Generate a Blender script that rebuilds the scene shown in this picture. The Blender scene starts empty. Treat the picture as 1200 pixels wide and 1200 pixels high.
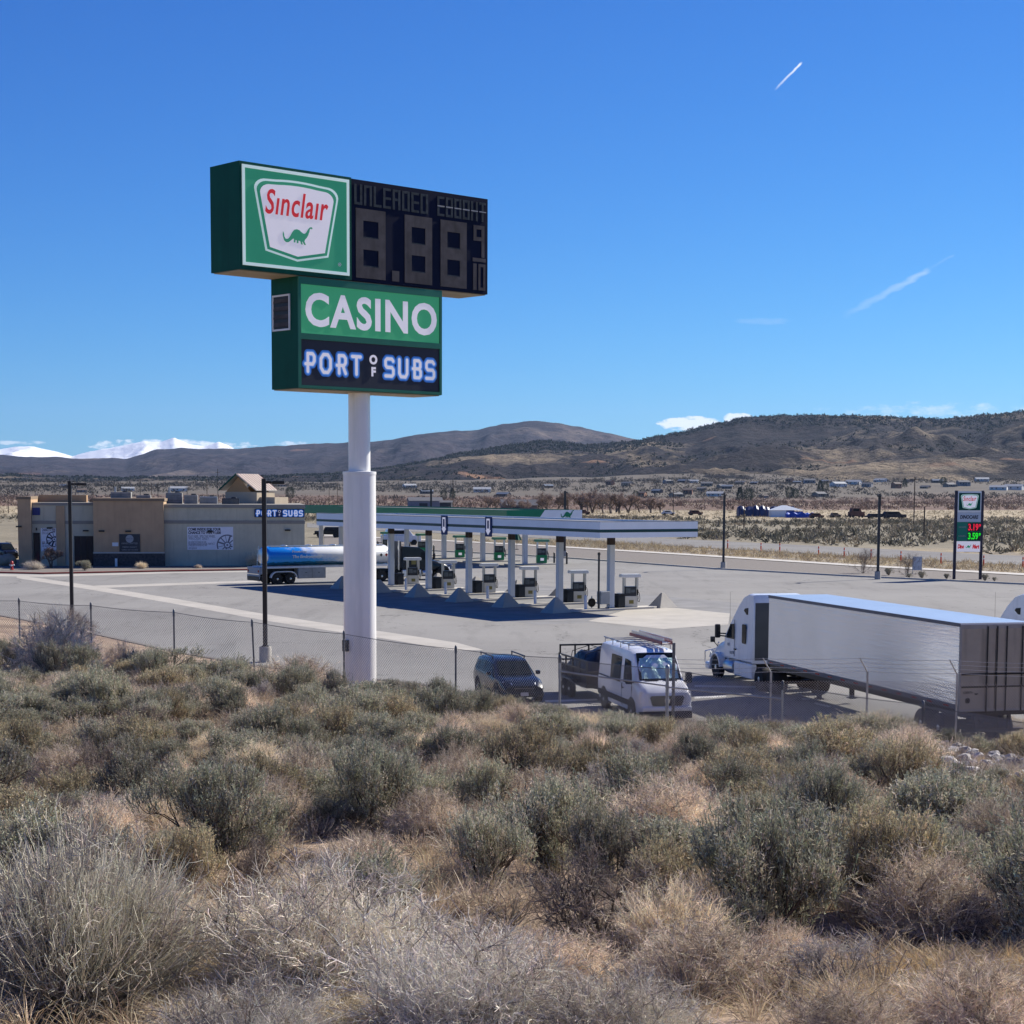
import bpy, bmesh, math, random
import numpy as np
from mathutils import Vector, Matrix
PI = math.pi
rad = math.radians
SC = bpy.context.scene
COL = SC.collection
random.seed(7)
RNG = np.random.default_rng(11)

HAZE_D = 1.7e-5
# ------------------------------------------------------------------ camera
EYE = 8.35                       # eye height above the parking lot
F = 2100.0                       # focal length in photo pixels (1200 px wide)
PITCH = math.atan(200.0 / F)
cam = bpy.data.cameras.new('camera')
cam.sensor_width = 36.0
cam.lens = 63.0
cam.shift_y = 175.0 / 1200.0
cam.clip_start = 0.3
cam.clip_end = 60000
camo = bpy.data.objects.new('camera', cam)
camo.location = (0, 0, EYE)
camo.rotation_euler = (PI / 2 - PITCH, rad(-0.25), 0)
COL.objects.link(camo)
SC.camera = camo

# ------------------------------------------------------------------ sun, sky, exposure
SUN_AZ = 50.0                    # degrees from +Y towards +X
SUN_EL = 35.0
sl = bpy.data.lights.new('sun', 'SUN')
sl.energy = 5.0
sl.angle = rad(0.53)
sl.color = (1.0, 0.945, 0.85)
so = bpy.data.objects.new('sun', sl)
sd = Vector((math.sin(rad(SUN_AZ)) * math.cos(rad(SUN_EL)), math.cos(rad(SUN_AZ)) * math.cos(rad(SUN_EL)), math.sin(rad(SUN_EL))))
so.rotation_euler = sd.to_track_quat('Z', 'Y').to_euler()
so.location = (40, 20, 60)
COL.objects.link(so)
SC.view_settings.view_transform = 'Standard'
SC.view_settings.look = 'None'
SC.view_settings.exposure = 0.72
SC.view_settings.gamma = 1.0

W = bpy.data.worlds.new('World')
SC.world = W
W.use_nodes = True
wt = W.node_tree
wt.nodes.clear()
def N(t, kind, **kw):
    n = t.nodes.new(kind)
    for k, v in kw.items():
        if k.startswith('i_'):
            n.inputs[k[2:].replace('_', ' ')].default_value = v
        else:
            setattr(n, k, v)
    return n
wo = N(wt, 'ShaderNodeOutputWorld')
bg = N(wt, 'ShaderNodeBackground')
bg.inputs['Strength'].default_value = 0.060
sky = N(wt, 'ShaderNodeTexSky', sky_type='NISHITA', sun_disc=False, sun_elevation=rad(SUN_EL), sun_rotation=rad(SUN_AZ), altitude=1300, air_density=1.0, dust_density=0.15, ozone_density=3.0)
# clear high-desert air: deeper blue overhead, pale blue low down (per-channel power of the sky's own light)
ssep = N(wt, 'ShaderNodeSeparateColor'); wt.links.new(sky.outputs[0], ssep.inputs[0])
tint = N(wt, 'ShaderNodeCombineColor')
for ch, (k0, g0, c0) in enumerate(((0.58, 1.63, 0.236), (0.86, 1.30, 0.469), (1.22, 0.92, 1.11))):
    m0 = N(wt, 'ShaderNodeMath', operation='MULTIPLY'); m0.inputs[1].default_value = k0; wt.links.new(ssep.outputs[ch], m0.inputs[0])
    m1 = N(wt, 'ShaderNodeMath', operation='POWER'); m1.inputs[1].default_value = g0; wt.links.new(m0.outputs[0], m1.inputs[0])
    m2 = N(wt, 'ShaderNodeMath', operation='MULTIPLY'); m2.inputs[1].default_value = c0; wt.links.new(m1.outputs[0], m2.inputs[0])
    wt.links.new(m2.outputs[0], tint.inputs[ch])
# thin clouds low over the mountains and two fading contrails, in sky directions
geo = N(wt, 'ShaderNodeTexCoord')
def wm(op, a, b=None, c=None, clamp=False):
    n = N(wt, 'ShaderNodeMath', operation=op, use_clamp=clamp)
    for i, v in enumerate((a, b, c)):
        if v is None: continue
        if isinstance(v, (int, float)): n.inputs[i].default_value = v
        else: wt.links.new(v, n.inputs[i])
    return n.outputs[0]
sep = N(wt, 'ShaderNodeSeparateXYZ')
wt.links.new(geo.outputs['Generated'], sep.inputs[0])
ax = wm('DIVIDE', sep.outputs[0], sep.outputs[1])       # azimuth slope
ez = wm('DIVIDE', sep.outputs[2], sep.outputs[1])       # elevation slope
front = wm('GREATER_THAN', sep.outputs[1], 0.05)
comb = N(wt, 'ShaderNodeCombineXYZ')
wt.links.new(wm('MULTIPLY', ax, 90.0), comb.inputs[0])
wt.links.new(wm('MULTIPLY', ez, 210.0), comb.inputs[1])
cn = N(wt, 'ShaderNodeTexNoise', i_Scale=1.0, i_Detail=7.0, i_Roughness=0.62)
wt.links.new(comb.outputs[0], cn.inputs['Vector'])
def blob(cx, cy, sx, sy):
    # soft elliptical region round an azimuth/elevation
    dx = wm('POWER', wm('ABSOLUTE', wm('DIVIDE', wm('SUBTRACT', ax, cx), sx)), 2.0)
    dy = wm('POWER', wm('ABSOLUTE', wm('DIVIDE', wm('SUBTRACT', ez, cy), sy)), 2.0)
    return wm('SUBTRACT', 1.0, wm('ADD', dx, dy), clamp=True)
def AE(px, py):
    u = 775 - py
    y = F * math.cos(PITCH) + u * math.sin(PITCH)
    z = -F * math.sin(PITCH) + u * math.cos(PITCH)
    return (px - 600) / y, z / y
def pblob(px, py, rx, ry):
    a, e = AE(px, py)
    return blob(a, e, rx / F, ry / F)
def noisy(b, amt, lo, hi):
    v = wm('ADD', b, wm('MULTIPLY', wm('SUBTRACT', cn.outputs['Fac'], 0.55), amt * 1.9))
    v = wm('MULTIPLY', v, wm('MULTIPLY', b, 3.0, clamp=True))
    m = N(wt, 'ShaderNodeMapRange', clamp=True)
    m.inputs[1].default_value = lo; m.inputs[2].default_value = hi
    wt.links.new(v, m.inputs[0])
    return m.outputs[0]
cl = wm('MAXIMUM', noisy(pblob(808, 496, 46, 11), 1.6, 0.15, 0.45), noisy(pblob(866, 489, 22, 9), 1.6, 0.2, 0.5))
cl = wm('MAXIMUM', cl, noisy(pblob(205, 523, 140, 8), 2.2, 0.25, 0.8))
cl = wm('MAXIMUM', cl, wm('MULTIPLY', noisy(pblob(340, 521, 30, 4), 1.8, 0.3, 0.8), 0.7))
cl = wm('MAXIMUM', cl, wm('MULTIPLY', noisy(pblob(20, 521, 40, 4), 1.8, 0.3, 0.9), 0.6))
cl = wm('MAXIMUM', cl, wm('MULTIPLY', noisy(pblob(1110, 480, 180, 14), 2.4, 0.3, 1.3), 0.45))
cl = wm('MAXIMUM', cl, wm('MULTIPLY', noisy(pblob(895, 375, 45, 5), 1.2, 0.2, 1.0), 0.12))
def streak(p0, p1, w, amt, k):
    (a0, e0), (a1, e1) = AE(*p0), AE(*p1)
    L = math.hypot(a1 - a0, e1 - e0)
    ux, uy = (a1 - a0) / L, (e1 - e0) / L
    t = wm('ADD', wm('MULTIPLY', wm('SUBTRACT', ax, a0), ux), wm('MULTIPLY', wm('SUBTRACT', ez, e0), uy))
    s = wm('ADD', wm('MULTIPLY', wm('SUBTRACT', ax, a0), -uy), wm('MULTIPLY', wm('SUBTRACT', ez, e0), ux))
    s = wm('ADD', s, wm('MULTIPLY', wm('SUBTRACT', cn.outputs['Fac'], 0.5), k / F))
    tt = wm('DIVIDE', t, L)
    taper = wm('MULTIPLY', wm('MULTIPLY', tt, 6.0, clamp=True), wm('MULTIPLY', wm('SUBTRACT', 1.0, tt), 12.0, clamp=True), clamp=True)
    side = wm('SUBTRACT', 1.0, wm('POWER', wm('ABSOLUTE', wm('DIVIDE', s, w / F)), 1.5), clamp=True)
    grow = wm('ADD', 0.25, wm('MULTIPLY', tt, 0.75))
    return wm('MULTIPLY', wm('MULTIPLY', wm('MULTIPLY', side, taper), grow), amt)
cl = wm('MAXIMUM', cl, streak((905, 105), (938, 71), 1.6, 1.0, 3))
cl = wm('MAXIMUM', cl, streak((984, 371), (1090, 312), 4.6, 0.30, 12))
cl = wm('MAXIMUM', cl, streak((1085, 314), (1118, 296), 2.0, 0.10, 4))
cl = wm('MULTIPLY', cl, front)
cmix = N(wt, 'ShaderNodeMix', data_type='RGBA')
wt.links.new(wm('MULTIPLY', cl, 1.0, clamp=True), cmix.inputs[0])
wt.links.new(tint.outputs[0], cmix.inputs[6])
cmix.inputs[7].default_value = (11.0, 11.6, 12.4, 1)
wt.links.new(cmix.outputs[2], bg.inputs[0])
wt.links.new(bg.outputs[0], wo.inputs[0])

# ------------------------------------------------------------------ measuring helpers
def ground(px, py, z=0.0):
    """where the sight line to a photo point meets height z"""
    u = 775 - py
    y = F * math.cos(PITCH) + u * math.sin(PITCH)
    zz = -F * math.sin(PITCH) + u * math.cos(PITCH)
    k = (z - EYE) / zz
    return ((px - 600) * k, y * k)
def xat(px, D, z=0.0):
    dep = D * math.cos(PITCH) + (EYE - z) * math.sin(PITCH)
    return (px - 600) / F * dep
def zat(py, D):
    u = 775 - py
    y = F * math.cos(PITCH) + u * math.sin(PITCH)
    return EYE + (-F * math.sin(PITCH) + u * math.cos(PITCH)) / y * D

def vnoise(x, y, seed=0):
    """value noise, numpy"""
    xi = np.floor(x).astype(np.int64); yi = np.floor(y).astype(np.int64)
    xf = x - xi; yf = y - yi
    xf = xf * xf * (3 - 2 * xf); yf = yf * yf * (3 - 2 * yf)
    def h(a, b):
        n = (a * 374761393 + b * 668265263 + seed * 1442695041) & 0x7fffffff
        n = ((n ^ (n >> 13)) * 1274126177) & 0x7fffffff
        return ((n ^ (n >> 16)) & 0xffff) / 65535.0
    a = h(xi, yi); b = h(xi + 1, yi); c = h(xi, yi + 1); d = h(xi + 1, yi + 1)
    return (a * (1 - xf) + b * xf) * (1 - yf) + (c * (1 - xf) + d * xf) * yf
def fbm(x, y, o=5, seed=0, ridged=False):
    s = 0; a = 0.5; t = 0
    for i in range(o):
        n = vnoise(x, y, seed + i * 17)
        if ridged: n = 1 - np.abs(2 * n - 1)
        s = s + a * n; t += a; a *= 0.5
        x = x * 2.03 + 11.3; y = y * 2.03 + 7.1
    return s / t

# ------------------------------------------------------------------ ground heights
FENCE = [(24, 65, 706), (108, 63.3, 711), (205, 61.5, 718.6), (300, 60, 730), (404, 58, 743), (535, 55.5, 760), (657, 53, 770), (783, 51, 782), (918, 48.5, 800), (1083, 45, 823), (1262, 42.5, 851)]
FX = np.array([xat(p, d, 3) for p, d, y in FENCE])
FD = np.array([d for p, d, y in FENCE], float)
FT = np.array([zat(y, d) for p, d, y in FENCE])
FZ = FT - np.array([2.1, 2.1, 2.1, 2.1, 2.1, 2.1, 2.1, 1.85, 1.40, 1.0, .9])
FX_ = np.concatenate([[-80, -40], FX, [40, 90]])
FD_ = np.concatenate([[82, 71], FD, [36, 30]])
FZ_ = np.concatenate([[3.2, 2.6], FZ, [FZ[-1] + .3, 1.2]])
EDGE = [(-140, 190), (-60, 140), (-33.6, 117.7), (-29.5, 111.7), (-24, 103), (-16.9, 91.3), (-12, 84.5), (-4, 77), (2, 68), (6, 61.5), (12, 57.2), (25, 54), (60, 50), (140, 46)]
EX = np.array([e[0] for e in EDGE], float); ED = np.array([e[1] for e in EDGE], float)
def bank(X, Y):
    X = np.asarray(X, float); Y = np.asarray(Y, float)
    fd = np.interp(X, FX_, FD_); fz = np.interp(X, FX_, FZ_); ed = np.interp(X, EX, ED)
    ky = [-60, -8, 2, 8, 13, 20, 28]
    kz = [7.6, 7.2, 6.65, 5.45, 4.55, 3.95, 3.35]
    near = np.interp(Y, ky, kz)
    fz2 = np.minimum(fz, 3.1)
    t = np.clip((Y - 28) / np.maximum(fd - 28, 1), 0, 1)
    mid = 3.35 * (1 - t) + fz2 * t
    t2 = np.clip((Y - fd) / np.maximum(ed - fd, 1), 0, 1)
    far = fz2 * (1 - t2) ** 1.15
    z = np.where(Y < 28, near, np.where(Y < fd, mid, far))
    bumps = (fbm(X * .35, Y * .35, 4, 5) - .5) * .5 + (fbm(X * 1.7, Y * 1.7, 3, 9) - .5) * .12
    fade = np.clip((ed - Y) / 10.0, 0, 1)
    z = z + bumps * fade
    z = np.where(Y > ed - .02, -0.03, np.maximum(z, 0.0) )
    return z
def plain(X, Y):
    r = np.clip((Y - 1500) / 1200.0, 0, 1)
    side = np.interp(X / np.maximum(Y, 1) * 2109 + 600, [0, 500, 800, 1200], [.55, .6, 1.0, 1.0])
    z = r ** 1.3 * 34 * side
    return z + (fbm(X * .006, Y * .006, 4, 3) - .5) * 14 * r
def H(X, Y):
    X = np.asarray(X, float); Y = np.asarray(Y, float)
    ed = np.interp(X, EX, ED)
    return np.where(Y < ed, bank(X, Y), -0.03 + plain(X, Y))

# ------------------------------------------------------------------ materials
MATS = {}
def mat(name, c, rough=.6, metal=0., var=.12, scale=1.5, bump=0., bscale=30., spec=.35, emit=0., c2=None, coord='Object', rnd=0., trans=0., detail=4., coat=0., stretch=None, streaks=0.):
    if name in MATS: return MATS[name]
    m = bpy.data.materials.new(name); m.use_nodes = True
    t = m.node_tree; t.nodes.clear()
    out = N(t, 'ShaderNodeOutputMaterial'); b = N(t, 'ShaderNodeBsdfPrincipled')
    b.inputs['Roughness'].default_value = rough; b.inputs['Metallic'].default_value = metal
    b.inputs['Specular IOR Level'].default_value = spec
    if coat: b.inputs['Coat Weight'].default_value = coat; b.inputs['Coat Roughness'].default_value = .05
    tc = N(t, 'ShaderNodeTexCoord')
    mp = N(t, 'ShaderNodeMapping')
    if stretch: mp.inputs['Scale'].default_value = stretch
    t.links.new(tc.outputs[coord], mp.inputs[0])
    nz = N(t, 'ShaderNodeTexNoise', i_Scale=scale, i_Detail=detail, i_Roughness=.6)
    t.links.new(mp.outputs[0], nz.inputs['Vector'])
    mr = N(t, 'ShaderNodeMapRange'); mr.inputs[1].default_value = .3; mr.inputs[2].default_value = .7
    t.links.new(nz.outputs['Fac'], mr.inputs[0])
    mx = N(t, 'ShaderNodeMix', data_type='RGBA')
    t.links.new(mr.outputs[0], mx.inputs[0])
    c = tuple(c); cc = tuple(c2) if c2 else tuple(min(1, v * (1 + var)) for v in c)
    ca = c if c2 else tuple(v * (1 - var) for v in c)
    mx.inputs[6].default_value = ca + (1,); mx.inputs[7].default_value = cc + (1,)
    col = mx.outputs[2]
    if streaks:
        m2 = N(t, 'ShaderNodeMapping'); m2.inputs['Scale'].default_value = (1.5, 1.5, .12)
        t.links.new(tc.outputs[coord], m2.inputs[0])
        n2 = N(t, 'ShaderNodeTexNoise', i_Scale=2.2, i_Detail=5.)
        t.links.new(m2.outputs[0], n2.inputs['Vector'])
        r2 = N(t, 'ShaderNodeMapRange'); r2.inputs[1].default_value = .5; r2.inputs[2].default_value = .75; r2.inputs[3].default_value = 1.; r2.inputs[4].default_value = 1. - streaks
        t.links.new(n2.outputs['Fac'], r2.inputs[0])
        vm = N(t, 'ShaderNodeVectorMath', operation='SCALE')
        t.links.new(col, vm.inputs[0]); t.links.new(r2.outputs[0], vm.inputs[3]); col = vm.outputs[0]
    if rnd:
        oi = N(t, 'ShaderNodeObjectInfo')
        r3 = N(t, 'ShaderNodeMapRange'); r3.inputs[3].default_value = 1 - rnd; r3.inputs[4].default_value = 1 + rnd
        t.links.new(oi.outputs['Random'], r3.inputs[0])
        vm = N(t, 'ShaderNodeVectorMath', operation='SCALE')
        t.links.new(col, vm.inputs[0]); t.links.new(r3.outputs[0], vm.inputs[3]); col = vm.outputs[0]
    t.links.new(col, b.inputs['Base Color'])
    if bump:
        nb = N(t, 'ShaderNodeTexNoise', i_Scale=bscale, i_Detail=4.)
        t.links.new(tc.outputs[coord], nb.inputs['Vector'])
        bp = N(t, 'ShaderNodeBump'); bp.inputs['Strength'].default_value = bump; bp.inputs['Distance'].default_value = .05
        t.links.new(nb.outputs['Fac'], bp.inputs['Height']); t.links.new(bp.outputs[0], b.inputs['Normal'])
    if emit:
        b.inputs['Emission Strength'].default_value = emit; b.inputs['Emission Color'].default_value = tuple(c) + (1,)
    sh = b.outputs[0]
    t.links.new(sh, out.inputs[0])
    MATS[name] = m
    return m
def tintmat(name, rough=.85, trans=.25, rnd=.12, rough_noise=0):
    """plants: colour from the per-face 'tint' attribute of the mesh, slightly translucent"""
    m = bpy.data.materials.new(name); m.use_nodes = True
    t = m.node_tree; t.nodes.clear()
    out = N(t, 'ShaderNodeOutputMaterial'); d = N(t, 'ShaderNodeBsdfPrincipled')
    d.inputs['Roughness'].default_value = rough; d.inputs['Specular IOR Level'].default_value = .25
    at = N(t, 'ShaderNodeAttribute', attribute_name='tint')
    oi = N(t, 'ShaderNodeObjectInfo')
    r3 = N(t, 'ShaderNodeMapRange'); r3.inputs[3].default_value = 1 - rnd; r3.inputs[4].default_value = 1 + rnd
    t.links.new(oi.outputs['Random'], r3.inputs[0])
    vm = N(t, 'ShaderNodeVectorMath', operation='SCALE')
    t.links.new(at.outputs['Color'], vm.inputs[0]); t.links.new(r3.outputs[0], vm.inputs[3])
    t.links.new(vm.outputs[0], d.inputs['Base Color'])
    if trans:
        tr = N(t, 'ShaderNodeBsdfTranslucent'); t.links.new(vm.outputs[0], tr.inputs[0])
        ms = N(t, 'ShaderNodeMixShader'); ms.inputs[0].default_value = trans
        t.links.new(d.outputs[0], ms.inputs[1]); t.links.new(tr.outputs[0], ms.inputs[2]); t.links.new(ms.outputs[0], out.inputs[0])
    else: t.links.new(d.outputs[0], out.inputs[0])
    MATS[name] = m
    return m
def glass(name, c, rough=.06):
    return mat(name, c, rough, 0., .1, .8, spec=.06)

# ------------------------------------------------------------------ object helpers
def link(o, parent=None):
    COL.objects.link(o)
    if parent is not None: o.parent = parent
    return o
def tag(o, label=None, cat=None, group=None, kind=None):
    if label: o['label'] = label
    if cat: o['category'] = cat
    if group: o['group'] = group
    if kind: o['kind'] = kind
    return o
def thing(name, label, cat, loc=(0, 0, 0), rz=0, group=None):
    o = bpy.data.objects.new(name, None); o.empty_display_size = .3
    o.location = loc; o.rotation_euler = (0, 0, rz)
    link(o); return tag(o, label, cat, group)
def copy_tree(o, parent=None):
    c = o.copy(); COL.objects.link(c)
    if parent is not None: c.parent = parent
    for ch in list(o.children): copy_tree(ch, c)
    return c
def dup(o, loc, rz, label=None, group=None, scale=None):
    c = copy_tree(o); c.location = loc; c.rotation_euler = (0, 0, rz)
    if scale: c.scale = scale if hasattr(scale, '__len__') else (scale,) * 3
    if label: c['label'] = label
    if group: c['group'] = group
    return c
class MB:
    """collects shapes, then links them as one mesh object"""
    def __init__(s): s.v = []; s.f = []; s.mi = []; s.M = None
    def add(s, vs, fs, m=0):
        b = len(s.v)
        if s.M is not None: vs = [tuple(s.M @ Vector(p)) for p in vs]
        s.v += [tuple(p) for p in vs]; s.f += [tuple(i + b for i in f) for f in fs]; s.mi += [m] * len(fs)
        return s
    def box(s, x0, x1, y0, y1, z0, z1, m=0):
        vs = [(x0, y0, z0), (x1, y0, z0), (x1, y1, z0), (x0, y1, z0), (x0, y0, z1), (x1, y0, z1), (x1, y1, z1), (x0, y1, z1)]
        return s.add(vs, [(0, 3, 2, 1), (4, 5, 6, 7), (0, 1, 5, 4), (1, 2, 6, 5), (2, 3, 7, 6), (3, 0, 4, 7)], m)
    def bbox(s, x0, x1, y0, y1, z0, z1, b=.02, m=0):
        """box with bevelled edges"""
        bm = bmesh.new(); bmesh.ops.create_cube(bm, size=1)
        for v in bm.verts: v.co = Vector(((x0 + x1) / 2 + v.co.x * (x1 - x0), (y0 + y1) / 2 + v.co.y * (y1 - y0), (z0 + z1) / 2 + v.co.z * (z1 - z0)))
        bmesh.ops.bevel(bm, geom=bm.edges[:], offset=b, segments=2, affect='EDGES', profile=.5)
        return s.bm(bm, m)
    def bm(s, bm, m=0):
        bm.verts.index_update()
        s.add([tuple(v.co) for v in bm.verts], [tuple(v.index for v in f.verts) for f in bm.faces], m); bm.free(); return s
    def tube(s, p0, p1, r0, r1=None, n=8, m=0, cap=True):
        r1 = r0 if r1 is None else r1
        p0 = Vector(p0); p1 = Vector(p1); d = (p1 - p0).normalized()
        a = d.orthogonal().normalized(); b = d.cross(a)
        vs = []
        for p, r in ((p0, r0), (p1, r1)):
            for i in range(n):
                t = 2 * PI * i / n; vs.append(p + (a * math.cos(t) + b * math.sin(t)) * r)
        fs = [(i, (i + 1) % n, n + (i + 1) % n, n + i) for i in range(n)]
        if cap: fs += [tuple(range(n))[::-1], tuple(range(n, 2 * n))]
        return s.add(vs, fs, m)
    def path(s, pts, r, n=6, m=0):
        for a, b in zip(pts[:-1], pts[1:]): s.tube(a, b, r, r, n, m)
        return s
    def lathe(s, prof, n=24, c=(0, 0, 0), axis='Z', m=0):
        """prof: (radius, along) pairs"""
        vs = []
        for r, h in prof:
            for i in range(n):
                t = 2 * PI * i / n; x, y = r * math.cos(t), r * math.sin(t)
                p = (x, y, h) if axis == 'Z' else ((x, h, y) if axis == 'Y' else (h, x, y))
                vs.append((p[0] + c[0], p[1] + c[1], p[2] + c[2]))
        fs = []
        for k in range(len(prof) - 1):
            for i in range(n): fs.append((k * n + i, k * n + (i + 1) % n, (k + 1) * n + (i + 1) % n, (k + 1) * n + i))
        fs += [tuple(range(n))[::-1], tuple(range((len(prof) - 1) * n, len(prof) * n))]
        return s.add(vs, fs, m)
    def prism(s, pts, a, b, axis='Y', m=0, bevel=0, inset=None):
        """outline extruded along an axis. axis Y: pts are (x,z); axis Z: (x,y); axis X: (y,z)"""
        n = len(pts)
        def P(p, q):
            return (p[0], q, p[1]) if axis == 'Y' else ((p[0], p[1], q) if axis == 'Z' else (q, p[0], p[1]))
        vs = [P(p, a) for p in pts] + [P(p, b) for p in pts]
        fs = [(i, (i + 1) % n, n + (i + 1) % n, n + i) for i in range(n)] + [tuple(range(n))[::-1], tuple(range(n, 2 * n))]
        if not bevel: return s.add(vs, fs, m)
        bm = bmesh.new(); bv = [bm.verts.new(v) for v in vs]
        for f in fs: bm.faces.new([bv[i] for i in f])
        bmesh.ops.bevel(bm, geom=bm.edges[:], offset=bevel, segments=2, affect='EDGES', profile=.5, clamp_overlap=True)
        return s.bm(bm, m)
    def quad(s, a, b, c, d, m=0): return s.add([a, b, c, d], [(0, 1, 2, 3)], m)
    def loft(s, rings, m=0, closed=True, caps=True):
        n = len(rings[0]); vs = [p for r in rings for p in r]; fs = []
        for k in range(len(rings) - 1):
            for i in range(n if closed else n - 1):
                fs.append((k * n + i, k * n + (i + 1) % n, (k + 1) * n + (i + 1) % n, (k + 1) * n + i))
        if caps: fs += [tuple(range(n))[::-1], tuple(range((len(rings) - 1) * n, len(rings) * n))]
        return s.add(vs, fs, m)
    def mesh(s, name, mats, smooth=None):
        me = bpy.data.meshes.new(name); me.from_pydata(s.v, [], s.f)
        if not isinstance(mats, (list, tuple)): mats = [mats]
        for q in mats: me.materials.append(q)
        if len(mats) > 1: me.polygons.foreach_set('material_index', s.mi)
        bm = bmesh.new(); bm.from_mesh(me); bmesh.ops.recalc_face_normals(bm, faces=bm.faces[:]); bm.to_mesh(me); bm.free()
        if smooth is not None:
            me.polygons.foreach_set('use_smooth', [True] * len(me.polygons)); me.set_sharp_from_angle(angle=rad(smooth))
        me.update(); return me
    def build(s, name, mats, parent=None, smooth=None, loc=None):
        o = bpy.data.objects.new(name, s.mesh(name, mats, smooth)); link(o, parent)
        if loc: o.location = loc
        return o
def text_mesh(txt, size, depth=.01, shear=0, offset=0, spacing=1., sx=1., align='CENTER'):
    cu = bpy.data.curves.new('t', 'FONT'); cu.body = txt; cu.size = size; cu.extrude = depth; cu.shear = shear; cu.offset = offset
    cu.space_character = spacing; cu.align_x = align; cu.align_y = 'CENTER'; cu.resolution_u = 4
    o = bpy.data.objects.new('t', cu); COL.objects.link(o)
    bpy.context.view_layer.update()
    dg = bpy.context.evaluated_depsgraph_get()
    me = bpy.data.meshes.new_from_object(o.evaluated_get(dg))
    COL.objects.unlink(o); bpy.data.objects.remove(o); bpy.data.curves.remove(cu)
    for v in me.vertices: v.co.x *= sx
    return me
def text(name, txt, size, m, parent, loc, rz=0, depth=.01, shear=0, offset=0, spacing=1., sx=1., width=None, align='CENTER', height=None):
    """upright lettering facing local -Y"""
    me = text_mesh(txt, size, depth, shear, offset, spacing, sx, align)
    if width and len(me.vertices):
        xs = [v.co.x for v in me.vertices]; w = max(xs) - min(xs); k = width / w; c = (max(xs) + min(xs)) / 2 if align == 'CENTER' else min(xs)
        for v in me.vertices: v.co.x = (v.co.x - c) * k
    if height and len(me.vertices):
        ys = [v.co.y for v in me.vertices]; hgt = max(ys) - min(ys); c = (max(ys) + min(ys)) / 2
        for v in me.vertices: v.co.y = (v.co.y - c) * height / hgt
    me.materials.clear(); me.materials.append(m)
    me.transform(Matrix.Rotation(PI / 2, 4, 'X'))
    me.name = name
    o = bpy.data.objects.new(name, me); link(o, parent); o.location = loc; o.rotation_euler = (0, 0, rz)
    return o
def npmesh(name, V, Fq, mats, tint=None, mi=None, smooth=False):
    me = bpy.data.meshes.new(name)
    V = np.asarray(V, np.float32); Fq = np.asarray(Fq, np.int32)
    me.vertices.add(len(V)); me.vertices.foreach_set('co', V.ravel())
    k = Fq.shape[1]
    me.loops.add(len(Fq) * k); me.loops.foreach_set('vertex_index', Fq.ravel())
    me.polygons.add(len(Fq)); me.polygons.foreach_set('loop_start', np.arange(0, len(Fq) * k, k, dtype=np.int32))
    me.polygons.foreach_set('loop_total', np.full(len(Fq), k, np.int32))
    if not isinstance(mats, (list, tuple)): mats = [mats]
    for q in mats: me.materials.append(q)
    if mi is not None: me.polygons.foreach_set('material_index', np.asarray(mi, np.int32))
    if tint is not None:
        a = me.attributes.new('tint', 'FLOAT_COLOR', 'FACE' if len(tint) == len(Fq) and len(tint) != len(V) else 'POINT')
        c = np.ones((len(tint), 4), np.float32); c[:, :3] = tint; a.data.foreach_set('color', c.ravel())
    if smooth: me.polygons.foreach_set('use_smooth', np.ones(len(Fq), bool))
    me.update(calc_edges=True); me.validate()
    return me
# ================================================================== THE SETTING
def groundmat():
    m = bpy.data.materials.new('dry_ground'); m.use_nodes = True
    t = m.node_tree; t.nodes.clear()
    out = N(t, 'ShaderNodeOutputMaterial'); b = N(t, 'ShaderNodeBsdfPrincipled'); b.inputs['Roughness'].default_value = .95; b.inputs['Specular IOR Level'].default_value = .15
    at = N(t, 'ShaderNodeAttribute', attribute_name='tint'); tc = N(t, 'ShaderNodeTexCoord')
    def noise(s, d=5, r=.65):
        n = N(t, 'ShaderNodeTexNoise', i_Scale=s, i_Detail=d, i_Roughness=r); t.links.new(tc.outputs['Object'], n.inputs['Vector']); return n
    col = at.outputs['Color']
    for s, lo, hi in ((.02, .85, 1.15), (.35, .8, 1.2), (9., .62, 1.3)):
        n = noise(s); r = N(t, 'ShaderNodeMapRange'); r.inputs[1].default_value = .32; r.inputs[2].default_value = .68; r.inputs[3].default_value = lo; r.inputs[4].default_value = hi
        t.links.new(n.outputs['Fac'], r.inputs[0])
        v = N(t, 'ShaderNodeVectorMath', operation='SCALE'); t.links.new(col, v.inputs[0]); t.links.new(r.outputs[0], v.inputs[3]); col = v.outputs[0]
    t.links.new(col, b.inputs['Base Color'])
    n = noise(14., 6); bp = N(t, 'ShaderNodeBump'); bp.inputs['Strength'].default_value = .7; bp.inputs['Distance'].default_value = .06
    t.links.new(n.outputs['Fac'], bp.inputs['Height']); t.links.new(bp.outputs[0], b.inputs['Normal'])
    t.links.new(b.outputs[0], out.inputs[0]); MATS['dry_ground'] = m; return m
GM = groundmat()
def axis(dense0, dense1, step, far0, far1, k=1.05):
    a = list(np.arange(dense0, dense1 + .001, step)); s = step; x = dense1
    while x < far1: s *= k; x += s; a.append(x)
    s = step; x = dense0
    while x > far0: s *= k; x -= s; a.insert(0, x)
    return np.array(a)
gx = axis(-45, 40, .45, -14000, 14000); gy = axis(0, 140, .45, -400, 6000, 1.03)
XX, YY = np.meshgrid(gx, gy)
ZZ = H(XX, YY)
nx, ny = len(gx), len(gy)
V = np.stack([XX.ravel(), YY.ravel(), ZZ.ravel()], 1)
I = (np.arange(ny - 1)[:, None] * nx + np.arange(nx - 1)[None, :]).ravel()
Fq = np.stack([I, I + 1, I + nx + 1, I + nx], 1)
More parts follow.
